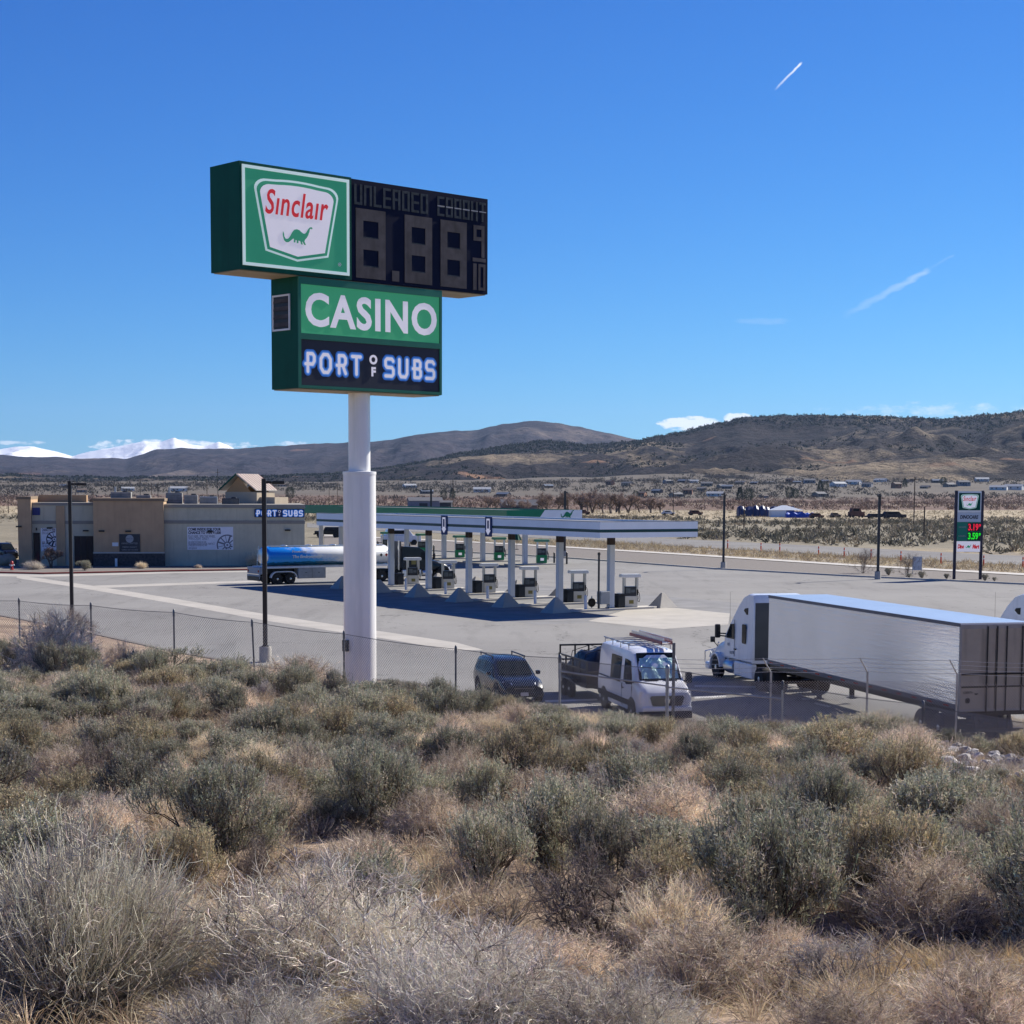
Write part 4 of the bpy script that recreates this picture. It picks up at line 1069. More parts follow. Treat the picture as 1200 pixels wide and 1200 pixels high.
# glazed doors
def glazing(name, xa, xb, z0, z1, y, n, parent, label=None):
    mb = MB(); f = .07
    mb.box(xa, xb, y - .05, y - .002, z1 - f, z1); mb.box(xa, xb, y - .05, y - .002, z0, z0 + f)
    for k in range(n + 1):
        xx = xa + (xb - xa - f) * k / n; mb.box(xx, xx + f, y - .052, y - .003, z0 + f, z1 - f)
    fr = mb.build(name, BLACK, parent)
    mb = MB(); mb.box(xa + f, xb - f, y - .02, y - .004, z0 + f, z1 - f); mb.build('pane', GLASSB, fr); return fr
glazing('entrance_doors', -9.55 - .1, -7.62, .05, 3.25, .9, 3, st)
glazing('side_door', -13.95, -13.25, .05, 3.6, .9, 1, st)
mb = MB(); mb.box(-14.0, -13.2, .80, .899, 5.5, 6.3); mb.build('blue_sign', mat('deep_blue_sign', (.008, .02, .16), .4), st)
for xx, yy, z in ((-12.2, .9, 4.05), (-8.4, .9, 3.75), (-6.6, -.75, 3.75), (-3.8, -.75, 3.72), (4.9, 0, 3.72), (13.3, 0, 3.85), (-15.35, .1, 4.2)):
    mb = MB(); mb.box(xx - .3, xx + .3, yy - .22, yy - .001, z, z + .16); mb.build('wall_light', BLACK, st)
for xx in (-13.6, -10.1):
    mb = MB(); mb.box(xx - .07, xx + .07, .78, .898, 3.85, 4.15); mb.build('sconce', BLACK, st)
# menu sign, small notices, banners
mb = MB(); mb.box(-4.75, -2.55, -.86, -.752, 1.6, 3.5); ms = mb.build('menu_board', mat('menu_face', (.016, .026, .040), .35, 0, .1, 3.), st)
mb = MB(); mb.lathe([(.42, -.002), (.42, .002)], 24, (-3.65, -.868, 3.0), 'Y'); mb.build('round_logo', GREYP, ms)
text('menu_lettering', 'SINCE 1916', .16, SLATE, ms, (-3.65, -.873, 3.0), 0, .002)
text('menu_lettering', 'HAND CRAFTED', .26, GREYP, ms, (-3.65, -.868, 2.5), 0, .002, width=1.7)
text('menu_lettering', 'FRESH DAILY', .22, GREYP, ms, (-3.65, -.868, 2.1), 0, .002, width=1.5)
text('menu_lettering', 'OPEN 24 HOURS', .2, GREYP, ms, (-3.65, -.868, 1.8), 0, .002, width=1.7)
mb = MB(); mb.box(-5.5, -4.85, -.80, -.752, 2.2, 2.6); mb.build('notice', FRAMEW, st)
mb = MB(); mb.box(-5.2, -4.95, -1.4, -1.2, .03, .9); mb.build('downspout_box', FRAMEW, st)
BANN = mat('banner_vinyl', (.80, .79, .82), .5, 0, .05, 1.)
INK = mat('banner_ink', (.012, .018, .04), .6, 0, .1, 4.)
INK2 = mat('banner_grey_ink', (.17, .17, .20), .6, 0, .1, 4.)
def banner(name, xa, xb, z0, z1, y, lines, wheel):
    mb = MB(); mb.box(xa, xb, y - .03, y - .003, z0, z1); b = mb.build(name, BANN, st)
    for s, z, w, m, off in lines:
        text('banner_lettering', s, .4, m, b, (xa + .12, y - .034, z), 0, .002, 0, off, 1., width=w, align='LEFT')
    if wheel:
        cx, cz, R = wheel; mb = MB()
        def arcring(r0, r1, n=48):
            for k in range(n):
                a0, a1 = 2 * PI * k / n, 2 * PI * (k + 1) / n; q = [(cx + r * math.cos(a), y - .036, cz + r * math.sin(a)) for r, a in ((r0, a0), (r1, a0), (r1, a1), (r0, a1))]
                if all(xa < p[0] < xb and z0 < p[2] < z1 for p in q): mb.add(q, [(0, 1, 2, 3)])
        arcring(R * .88, R); arcring(R * .22, R * .32); arcring(0.01, R * .1)
        for k in range(12):
            a = 2 * PI * k / 12 + .2
            for seg in range(6):
                ra, rb = R * (.32 + .56 * seg / 6), R * (.32 + .56 * (seg + 1) / 6); ww = .025 + .03 * (k % 3)
                q = [(cx + ra * math.cos(a) - ww * math.sin(a), y - .037, cz + ra * math.sin(a) + ww * math.cos(a)), (cx + ra * math.cos(a) + ww * math.sin(a), y - .037, cz + ra * math.sin(a) - ww * math.cos(a)), (cx + rb * math.cos(a) + ww * math.sin(a), y - .037, cz + rb * math.sin(a) - ww * math.cos(a)), (cx + rb * math.cos(a) - ww * math.sin(a), y - .037, cz + rb * math.sin(a) + ww * math.cos(a))]
                if all(xa < p[0] < xb and z0 < p[2] < z1 for p in q): mb.add(q, [(0, 1, 2, 3)])
        mb.build('prize_wheel_print', INK2 if name == 'prize_banner' else INK, b)
    return b
banner('prize_banner', 2.45, 7.4, 1.78, 4.28, 0, [('COME INSIDE FOR YOUR', 4.0, 3.5, INK, .016), ('CHANCE TO WIN $1,000', 3.63, 3.5, INK, .016), ('PLAY HERE  SPIN THE WHEEL', 3.24, 2.9, INK2, .0), ('WIN CASH  DAILY', 2.98, 2.2, INK2, .0), ('See cashier for full details and rules', 2.66, 1.9, INK2, 0), ('No purchase necessary to enter, must be 21', 2.47, 2.8, INK2, 0), ('Drawing held at this location every week', 2.30, 2.0, INK2, 0), ('while supplies last', 1.98, .9, INK2, 0)], (6.75, 2.3, 1.15))
banner('prize_banner_small', -13.15, -11.55, 1.6, 4.1, .9, [('CHANCE TO WIN', 3.9, 1.4, INK, .01), ('SPIN DAILY', 3.55, .8, INK2, 0), ('$1,000', 2.5, .9, INK, .01), ('ask inside', 2.2, .7, INK2, 0)], (-11.75, 2.9, .85))
pl = thing('wall_sign', 'white and blue lettered sandwich shop sign on the olive wall near its right end', 'sign', tuple(BO + Matrix.Rotation(BA, 3, 'Z') @ Vector((12.35, -.2, 5.78))), BA)
stroke_text(pl, 'PORT', -1.35, -.02, 0, 2.4, .82); stroke_text(pl, 'SUBS', 1.55, -.02, 0, 2.3, .82)
text('lettering', 'O', .38, LILAC, pl, (.08, -.03, .18)); text('lettering', 'F', .38, LILAC, pl, (.08, -.03, -.2))
mb = MB(); mb.bbox(-2.65, 2.8, 0, .16, -.45, .45, .04); mb.build('backing', SIGNB, pl)
# roof equipment: each unit its own thing
def unit(name, x, y, w, d, h, m, label, cat='roof unit', z=zr - .2, stack=False):
    h *= .85; p = BO + Matrix.Rotation(BA, 3, 'Z') @ Vector((x, y, z)); o = thing(name, label, cat, tuple(p), BA)
    mb = MB(); mb.bbox(-w / 2, w / 2, -d / 2, d / 2, 0, h, .04); b = mb.build('housing', m, o)
    mb = MB()
    for k in range(5): mb.box(-w / 2 + .1, w / 2 - .1, -d / 2 - .02, -d / 2 + .0, h * (.2 + .14 * k), h * (.26 + .14 * k))
    mb.build('grille', UNITG, b)
    mb = MB(); mb.lathe([(.3, h - .002), (.3, h + .14), (.25, h + .16), (.02, h + .16)], 14, (w * .2, 0, 0)); mb.build('fan_hood', DARKM, o, 40)
    if stack: mb = MB(); mb.tube((-w * .3, 0, h), (-w * .3, 0, h + .6), .12, .12, 10); mb.build('vent_pipe', GALV, o)
    return o
LG = mat('unit_grey', (.30, .29, .27), .7, .1, .2, 1., streaks=.25)
UNITG = mat('unit_grille', (.20, .195, .185), .7, 0, .2, 2.)
unit('rooftop_unit', -4.9, 6, 2.2, 2, 1.75, LG, 'grey rooftop air unit over the brown block, left one', stack=True)
unit('rooftop_unit', -2.5, 6.5, 1.6, 1.6, 1.35, LG, 'smaller grey rooftop unit over the brown block, right one')
unit('rooftop_unit', .8, 8, 1.8, 1.8, 1.7, LG, 'grey rooftop unit just right of the brown block', stack=True)
unit('rooftop_unit', 2.7, 7, 1.5, 1.8, 1.4, LG, 'boxy rooftop unit above the left half of the banner')
unit('rooftop_unit', 4.6, 8.5, 2.0, 1.4, 1.2, GREYP, 'pale rooftop unit above the prize banner')
unit('rooftop_unit', 7.1, 5, 1.9, 1.2, 1.0, DARKM, 'dark low rooftop unit above the banner right edge')
unit('rooftop_unit', -8.3, 9, .7, .7, .75, DARKM, 'small dark rooftop vent left of the brown block')
for i, (x, hh) in enumerate(((-3.2, 3.3), (-1.2, 2.2), (2.1, 2.2), (5.6, 4.2))):
    p = BO + Matrix.Rotation(BA, 3, 'Z') @ Vector((x, 12, zr - .2)); mb = MB(); mb.tube((0, 0, 0), (0, 0, hh), .045, .03, 6); mb.tube((-.25, 0, hh * .9), (.25, 0, hh * .9), .02, .02, 5); o = mb.build('roof_mast', DARKM); o.location = p; tag(o, ['thin mast over the brown block', 'short thin mast at right edge of brown block', 'short mast above the olive wall', 'tall thin mast above the prize banner'][i], 'mast')
# gabled tower behind
gt = thing('gabled_tower', 'cream tower with sloped striped metal roof rising behind the store roof', 'building', tuple(BO + Matrix.Rotation(BA, 3, 'Z') @ Vector((8.9, 13.5, 0))), BA - .55)
CREAM = mat('cream_stucco', (.42, .35, .26), .9, 0, .06, 1.); GOR = mat('gable_stucco', (.40, .24, .115), .9, 0, .06, 1.)
mb = MB(); mb.box(-2.4, 2.9, -2, 3, 0, 8.2); mb.build('wall', CREAM, gt)
mb = MB(); mb.add([(-2.25, -2.02, 8.2), (1.95, -2.02, 8.2), (-.15, -2.02, 9.95), (-2.25, 3, 8.2), (1.95, 3, 8.2), (-.15, 3, 9.95)], [(0, 1, 2), (3, 5, 4), (0, 3, 4, 1)]); mb.build('gable', GOR, gt)
mb = MB(); RM = mat('metal_roof', (.56, .50, .42), .4, .3, .06, 1.)
mb.loft([[(-.15, -2.6, 10.2), (3.1, -2.6, 8.35), (3.1, -2.6, 8.45), (-.15, -2.6, 10.32)], [(-.15, 3.4, 10.2), (3.1, 3.4, 8.35), (3.1, 3.4, 8.45), (-.15, 3.4, 10.32)]])
mb.loft([[(-.15, -2.6, 10.2), (-3.1, -2.6, 8.35), (-3.1, -2.6, 8.45), (-.15, -2.6, 10.32)], [(-.15, 3.4, 10.2), (-3.1, 3.4, 8.35), (-3.1, 3.4, 8.45), (-.15, 3.4, 10.32)]]); rf = mb.build('roof', RM, gt)
mb = MB()
for k in range(9): y = -2.55 + k * .72; mb.add([(-.1, y, 10.33), (3.12, y, 8.47), (3.12, y + .22, 8.47), (-.1, y + .22, 10.33)], [(0, 1, 2, 3)])
mb.build('seam', mat('roof_seam', (.22, .09, .07), .5), rf)
mb = MB(); mb.loft([[(-.15, -2.64, 10.16), (-3.14, -2.64, 8.28), (-3.14, -2.64, 8.5), (-.15, -2.64, 10.4)], [(-.15, -2.56, 10.16), (-3.14, -2.56, 8.28), (-3.14, -2.56, 8.5), (-.15, -2.56, 10.4)]]); mb.build('bargeboard', DKG, gt)
mb = MB(); mb.box(2.903, 5.4, -1.2, 2.6, 0, 7.6); mb.build('lower_wing', CREAM, gt)
gt.scale = (.80, .80, .985)

# ================================================================== SMALL PRICE SIGN ON THE RIGHT
xL, yL = ground(1118.5, 676.5); xR = xat(1149, yL)
ps = thing('price_sign', 'small two-post roadside price sign showing red and green fuel prices', 'sign', ((xL + xR) / 2, yL, 0), -.03)
hw = (xR - xL) / 2
ztop = zat(572.5, yL)
for s in (-1, 1):
    mb = MB(); mb.bbox(s * hw - .13, s * hw + .13, -.13, .13, 0, ztop, .02); mb.build('post', mat('purple_grey_post', (.04, .035, .055), .5, .2, .1, 2.), ps)
w2 = hw - .135
def zz(py): return zat(py, yL)
def panel(name, pa, pb, m, x0=-w2, x1=w2): mb = MB(); mb.box(x0, x1, -.17, .17, zz(pb), zz(pa)); return mb.build(name, m, ps)
panel('cabinet_frame', 573.2, 597.6, FRAMEW)
lfz0, lfz1 = zz(595.6), zz(575.4)
mb = MB(); mb.box(-w2 + .1, w2 - .1, -.19, -.171, lfz0, lfz1); lf2 = mb.build('logo_face', DKG, ps); logo(lf2, -w2 + .1, lfz0, 2 * w2 - .2, lfz1 - lfz0, -.19)
pn = panel('service_panel', 597.8, 609.2, mat('pale_blue_panel', (.52, .57, .62), .5, 0, .04, 1.)); text('service_lettering', 'DINOCARE', .5, SLATE, pn, (0, -.175, (zz(597.8) + zz(609.2)) / 2), 0, .003, .15, .02, width=1.75, height=.36)
gp = panel('price_panel', 609.4, 631.8, mat('price_green', (.008, .20, .13), .45, 0, .06, 1.))
REDD = mat('red_led', (1., .02, .05), .5, emit=.35); GRND = mat('green_led', (.02, 1., .03), .5, emit=.3)
for k, (pa, pb, s, m) in enumerate(((610.6, 620.2, '3.19', REDD), (620.8, 630.8, '3.59', GRND))):
    mb = MB(); mb.box(-.12, w2 - .02, -.185, -.171, zz(pb), zz(pa)); q = mb.build('price_display', BLACK, gp)
    text('price_digits', s, .8, m, q, (.42, -.19, (zz(pa) + zz(pb)) / 2), 0, .003, 0, .025, 1., width=.98, height=.66); text('price_digits', '9', .36, m, q, (1.05, -.19, (zz(pa) + zz(pb)) / 2 + .15), 0, .003, 0, .02)
    text('grade_lettering', ('UNLEADED', 'DIESEL')[k], .2, GREYP, gp, (-.62, -.175, (zz(pa) + zz(pb)) / 2), 0, .003, width=.7)
pn = panel('store_panel', 632, 644.2, LILAC)
text('store_lettering', 'Dino', .5, SIGNRED, pn, (-.72, -.175, zz(638)), 0, .003, .2, .03, width=.62, height=.42); text('store_lettering', 'Mart', .5, SIGNRED, pn, (.72, -.175, zz(638)), 0, .003, .2, .03, width=.66, height=.42)
mbb = MB(); mbb.prism([(-.27 + u * .55, zz(638) - .18 + v * .36) for u, v in DINO], -.185, -.174, 'Y'); mbb.build('dinosaur_emblem', SGN, pn)
# little white framed notice on the strip and stones, delineators, hydrant, shrubs
x, y = ground(1075, 670); o = thing('notice_board', 'small white framed notice standing in dry grass beyond the strip', 'sign', (x, y, 0))
mb = MB(); mb.box(-.45, .45, -.03, .03, .35, 1.75); mb.build('face', mat('mesh_white', (.5, .55, .6), .5, 0, .2, 6.), o)
for s in (-1, 1): mb = MB(); mb.tube((s * .47, 0, 0), (s * .47, 0, 1.8), .03, .03, 6); mb.build('leg', GALV, o)
ORG = mat('orange_plastic', (.72, .075, .02), .5, 0, .1, 3.)
def delineator():
    o = thing('road_delineator', 'x', 'delineator'); mb = MB(); mb.lathe([(.22, 0), (.2, .06), (.02, .061)], 12); mb.build('base', RUBBER, o, 40)
    mb = MB(); mb.lathe([(.10, .06), (.075, 1.25), (.05, 1.3), (.01, 1.31)], 10); p = mb.build('tube', ORG, o, 40)
    mb = MB(); mb.lathe([(.085, .85), (.083, 1.0)], 10); mb.build('reflective_band', FRAMEW, p, 40); return o
d0 = None
XS = [(853, 642), (892, 645.5), (914, 646.5), (959.5, 650.5), (989.5, 652), (1021, 654), (1056, 656.5), (1103, 659), (1153, 662), (1199, 664)]
for i, (px, py) in enumerate(XS):
    o = delineator() if d0 is None else copy_tree(d0); d0 = d0 or o; x, y = ground(px, py); o.location = (x, y, 0.01)
    tag(o, f'orange road delineator, number {i+1} counting from the left along the far road', 'delineator', 'orange delineators along the far road')
    o['label'] = ['orange delineator just right of the left strip lamp post', 'second orange delineator along the road from the left', 'third orange delineator, left of the wide gap', 'fourth orange delineator, right of the wide gap', 'orange delineator left of the middle lamp post', 'orange delineator just left of the strip lamp post', 'orange delineator right of the strip lamp post', 'orange delineator left of the price sign', 'orange delineator seen through the price sign posts', 'orange delineator at the right edge of the photo'][i]
# fire hydrant and cone-like marker by the left bed
x, y = ground(14.5, 671.5); o = thing('fire_hydrant', 'small red and white fire hydrant on the kerb at far left', 'hydrant', (x, y, .1)); RP = mat('hydrant_red', (.5, .05, .04), .4)
mb = MB(); mb.lathe([(.22, 0), (.22, .06), (.13, .08), (.13, .65), (.17, .66), (.17, .72), (.12, .85), (.03, .92)], 14); mb.build('barrel', RP, o, 40)
mb = MB(); mb.tube((-.26, 0, .5), (.26, 0, .5), .07, .07, 10); mb.tube((0, -.24, .45), (0, 0, .45), .09, .09, 10); mb.build('outlet', FRAMEW, o, 40)
mb = MB()
bm = bmesh.new(); bmesh.ops.create_icosphere(bm, subdivisions=3, radius=1)
for v in bm.verts: v.co = Vector((v.co.x * 1.1, v.co.y * .9, v.co.z * .72)) * (1 + .12 * math.sin(v.co.x * 3 + v.co.y * 4))
mb.bm(bm); o = mb.build('boulder', mat('boulder_stone', (.36, .30, .22), .9, 0, .2, 2., .4, 6), None, 60); x, y = ground(8, 665.5); o.location = (x, y, .55); tag(o, 'rounded tan boulder beside the fire hydrant at far left', 'boulder')
# ================================================================== VEHICLES (local x forward, y left, z up)
def wheel(parent, x, y, r=.5, w=.28, rim=ALU, dual=False, side=1):
    """side=+1 outer face towards +y"""
    mb = MB(); ww = w * (2.1 if dual else 1)
    y0, y1 = (y - ww, y) if side > 0 else (y, y + ww)
    mb.lathe([(r * .58, y0 + .01), (r * .93, y0), (r, y0 + .05), (r, y1 - .05), (r * .93, y1), (r * .60, y1 - .01)], 28, (x, 0, r), 'Y'); wv = mb.build('wheel', RUBBER, parent, 35)
    mb = MB(); yo = (y1 - .035) if side > 0 else (y0 + .035); k = side
    mb.lathe([(r * .60, yo + k * .02), (r * .56, yo + k * .025), (r * .50, yo - k * .04), (r * .22, yo - k * .05), (r * .20, yo + k * .03), (r * .10, yo + k * .045), (.01, yo + k * .045)], 28, (x, 0, r), 'Y'); rm = mb.build('rim', rim, wv, 35)
    mb = MB()
    for i in range(8):
        a = 2 * PI * i / 8; mb.lathe([(r * .055, yo - k * .045), (r * .05, yo - k * .036)], 8, (x + r * .36 * math.cos(a), 0, r + r * .36 * math.sin(a)), 'Y')
    mb.build('hand_hole', RUBBER, rm); return wv
def carbody(st, rings=None):
    """st: (x, z bottom, z belt, z top, half width bottom, belt, top, roof flatness)"""
    R = []
    for x, zb, zm, zt, wb, wm, wt in st:
        h = zt - zm
        half = [(wb, zb), (wm - .005, zb + (zm - zb) * .35), (wm, zb + (zm - zb) * .72), (wm - .03, zm), (wt + (wm - wt) * .03, zm + h * .80), (wt - .05, zm + h * .95), (wt - .16, zt), (wt * .4, zt + h * .02)]
        ring = [(x, y, z) for y, z in half] + [(x, -y, z) for y, z in half[::-1]]
        R.append(ring)
    return R
def sidepatch(st, xa, xb, v0, v1, off=.012, side=1, n=6, fr=(.0, .0), fb=(0, 0)):
    """glass lying on the side of a carbody between two stations"""
    X = [s[0] for s in st][::-1] if st[0][0] > st[-1][0] else [s[0] for s in st]
    S = sorted(st, key=lambda s: s[0]); xs = [s[0] for s in S]
    def at(x, v):
        zm = np.interp(x, xs, [s[2] for s in S]); zt = np.interp(x, xs, [s[3] for s in S]); wm = np.interp(x, xs, [s[5] for s in S]); wt = np.interp(x, xs, [s[6] for s in S]); h = zt - zm
        ya = wm - .03; yb = wt + (wm - wt) * .03
        return (x, side * (ya + (yb - ya) * v + off), zm + h * .80 * v)
    mb = MB()
    for k in range(n):
        a, b = k / n, (k + 1) / n
        def X0(a, v): lo = xa + fb[0] + (fr[0] - fb[0]) * v; hi = xb + fb[1] + (fr[1] - fb[1]) * v; return lo + (hi - lo) * a
        mb.quad(at(X0(a, v0), v0), at(X0(b, v0), v0), at(X0(b, v1), v1), at(X0(a, v1), v1))
    return mb

# ---- white work van ----
def work_van():
    hx, hy = .215, -.977
    nose = (5.62, 64.1); L = 5.95
    rz = math.atan2(hy, hx)
    o = thing('work_van', 'white work van with roof rack, ladder and silver windshield sunshade behind the fence', 'van', (nose[0] - hx * L, nose[1] - hy * L, 0), rz)
    st = [(0.0, .42, 1.25, 2.44, .90, .97, .86), (.12, .36, 1.25, 2.52, .93, .985, .87), (2.2, .34, 1.25, 2.55, .94, .99, .88), (3.9, .34, 1.25, 2.53, .94, .99, .87), (4.35, .34, 1.26, 2.44, .94, .99, .84), (4.75, .34, 1.26, 2.02, .94, .99, .84), (5.10, .34, 1.24, 1.50, .94, .98, .88), (5.45, .34, 1.20, 1.40, .94, .97, .87), (5.76, .34, 1.12, 1.28, .92, .95, .84), (5.90, .36, .98, 1.12, .90, .92, .80), (5.94, .40, .80, .90, .86, .88, .76)]
    mb = MB(); mb.loft(carbody(st)); body = mb.build('body', VWHITE, o, 28)
    # windshield glass with sunshade behind it
    def onws(u, v, off=.012):
        x0, z0, x1, z1 = 5.10, 1.50, 4.37, 2.43
        x = x0 + (x1 - x0) * v; z = z0 + (z1 - z0) * v + .03 * math.sin(PI * v); w = .80 - .07 * v
        return (x + off * .8, u * w, z + off * .6)
    n = 8; mb = MB()
    for i in range(n):
        for j in range(4):
            u0, u1, v0, v1 = -1 + 2 * i / n, -1 + 2 * (i + 1) / n, j / 4, (j + 1) / 4; mb.quad(onws(u0, v0), onws(u1, v0), onws(u1, v1), onws(u0, v1))
    ws = mb.build('windshield', GLASS, o, 60)
    SH = mat('sunshade_foil', (.50, .72, .64), .35, .25, .25, 5., .9, 6)
    mb = MB(); n = 16
    for i in range(n):
        for j in range(6):
            def q(a, b):
                u = -.88 + 1.76 * a; v = .04 + .74 * b; p = onws(u, v, .034 + .008 * math.sin(a * 19 + b * 5)); return p
            mb.quad(q(i / n, j / 6), q((i + 1) / n, j / 6), q((i + 1) / n, (j + 1) / 6), q(i / n, (j + 1) / 6))
    mb.build('sunshade', SH, ws, 60)
    for s in (1, -1):
        p = sidepatch(st, 3.55, 4.62, .06, .90, side=s, fr=(0, -.42), fb=(0, .12)); p.build('door_window', GLASS, o)
        p = sidepatch(st, 1.75, 3.15, .02, .92, side=s); p.build('side_window', GLASS, o)
        mb = MB(); mb.box(.15, 5.2, s * .985 if s > 0 else -1.005, 1.005 if s > 0 else -.985, .52, .72); mb.build('side_trim', TRIM, o)
        mb = MB(); mb.box(.05, 3.2, min(s * .985, s * 1.0), max(s * .985, s * 1.0), 1.26, 1.30); mb.build('slide_rail', TRIM, o)
        for x in (3.42, 4.72):
            mb = MB(); mb.box(x, x + .015, min(s * .96, s * .996), max(s * .96, s * .996), .45, 1.25); mb.build('door_seam', TRIM, o)
        mb = MB(); mb.bbox(3.5, 3.72, min(s * .99, s * 1.03), max(s * .99, s * 1.03), 1.08, 1.12, .01); mb.build('door_handle', TRIM, o)
        # mirror
        mb = MB(); mb.bbox(4.78, 4.98, min(s * 1.03, s * 1.26), max(s * 1.03, s * 1.26), 1.36, 1.76, .04); mm = mb.build('mirror', TRIM, o); mb = MB(); mb.tube((4.85, s * .93, 1.42), (4.86, s * 1.08, 1.45), .035, .035, 8); mb.build('mirror_arm', TRIM, mm)
        # headlight
        mb = MB(); mb.add([(5.955, s * .66, 1.04), (5.80, s * .945, 1.20), (5.66, s * .975, 1.12), (5.80, s * .965, .80), (5.955, s * .89, .72), (5.965, s * .66, .78)], [(0, 1, 2, 3, 4, 5)]); mb.build('headlight', LAMPG, o)
        mb = MB(); mb.box(-.012, .02, min(s * .78, s * .93), max(s * .78, s * .93), .9, 1.5); mb.build('tail_light', REDL, o)
        for x in (.95, 4.75):
            a = mb = MB(); mb.lathe([(.455, s * .955), (.455, s * .999)], 24, (x, 0, .42), 'Y'); mb.build('wheel_arch', BLACK, o)
            wheel(o, x, s * 1.002, .36, .22, ALU, side=s)
    mb = MB(); mb.prism([(-.58, 1.02), (.58, 1.02), (.64, .95), (.54, .66), (-.54, .66), (-.64, .95)], 5.93, 5.975, 'X'); gr = mb.build('grille', TRIM, o)
    mb = MB()
    mb.lathe([(.11, 5.976), (.11, 5.995), (.09, 6.0), (.02, 6.002)], 20, (0, 0, .84), 'X'); mb.build('badge', CHROME, gr)
    mb = MB(); mb.bbox(5.55, 6.02, -.93, .93, .46, .64, .05); mb.build('bumper', VWHITE, o); mb = MB(); mb.bbox(5.5, 6.03, -.94, .94, .20, .455, .04); mb.build('lower_bumper', TRIM, o)
    for s in (-1, 1): mb = MB(); mb.box(5.12, 5.2, min(s * .1, s * .6), max(s * .1, s * .6), 1.475, 1.505); mb.build('wiper', BLACK, o)
    mb = MB(); mb.bbox(-.06, .05, -.9, .9, .42, .56, .02); mb.build('rear_bumper', TRIM, o)
    # rack
    ra = thing_part('roof_rack', o); 
    for s in (-1, 1):
        mb = MB(); mb.tube((.25, s * .80, 2.72), (3.9, s * .80, 2.70), .022, .022, 8)
        for x in (.4, 1.5, 2.6, 3.7): mb.tube((x, s * .80, 2.50), (x, s * .80, 2.70), .018, .018, 6)
        mb.build('rack_rail', GALV, ra)
    mb = MB()
    for x in (.4, 1.2, 2.0, 2.8, 3.6): mb.tube((x, -.80, 2.66), (x, .80, 2.66), .02, .02, 8)
    mb.build('crossbar', GALV, ra)
    return o
def thing_part(name, parent):
    e = bpy.data.objects.new(name, None); e.empty_display_size = .2; link(e, parent); return e
van = work_van()
M_ = van.matrix_basis
def on(o, p): 
    rz = o.rotation_euler[2]; c, s = math.cos(rz), math.sin(rz); return (o.location.x + p[0] * c - p[1] * s, o.location.y + p[0] * s + p[1] * c, p[2])
lad = thing('ladder', 'red and silver ladder strapped on the white van roof rack', 'ladder', on(van, (2.2, .48, 2.73)), van.rotation_euler[2])
LR = mat('ladder_red', (.26, .09, .08), .5, 0, .15, 3.)
mb = MB()
for s in (-1, 1): mb.box(-2.1, 2.1, s * .2 - .02, s * .2 + .02, 0, .12)
mb.build('rail', LR, lad)
mb = MB()
for k in range(13): mb.tube((-1.95 + k * .325, -.19, .06), (-1.95 + k * .325, .19, .06), .017, .017, 6)
for s in (-1, 1): mb.box(-2.0, 2.25, s * .15 - .015, s * .15 + .015, .125, .22)
mb.build('rung', ALU, lad)

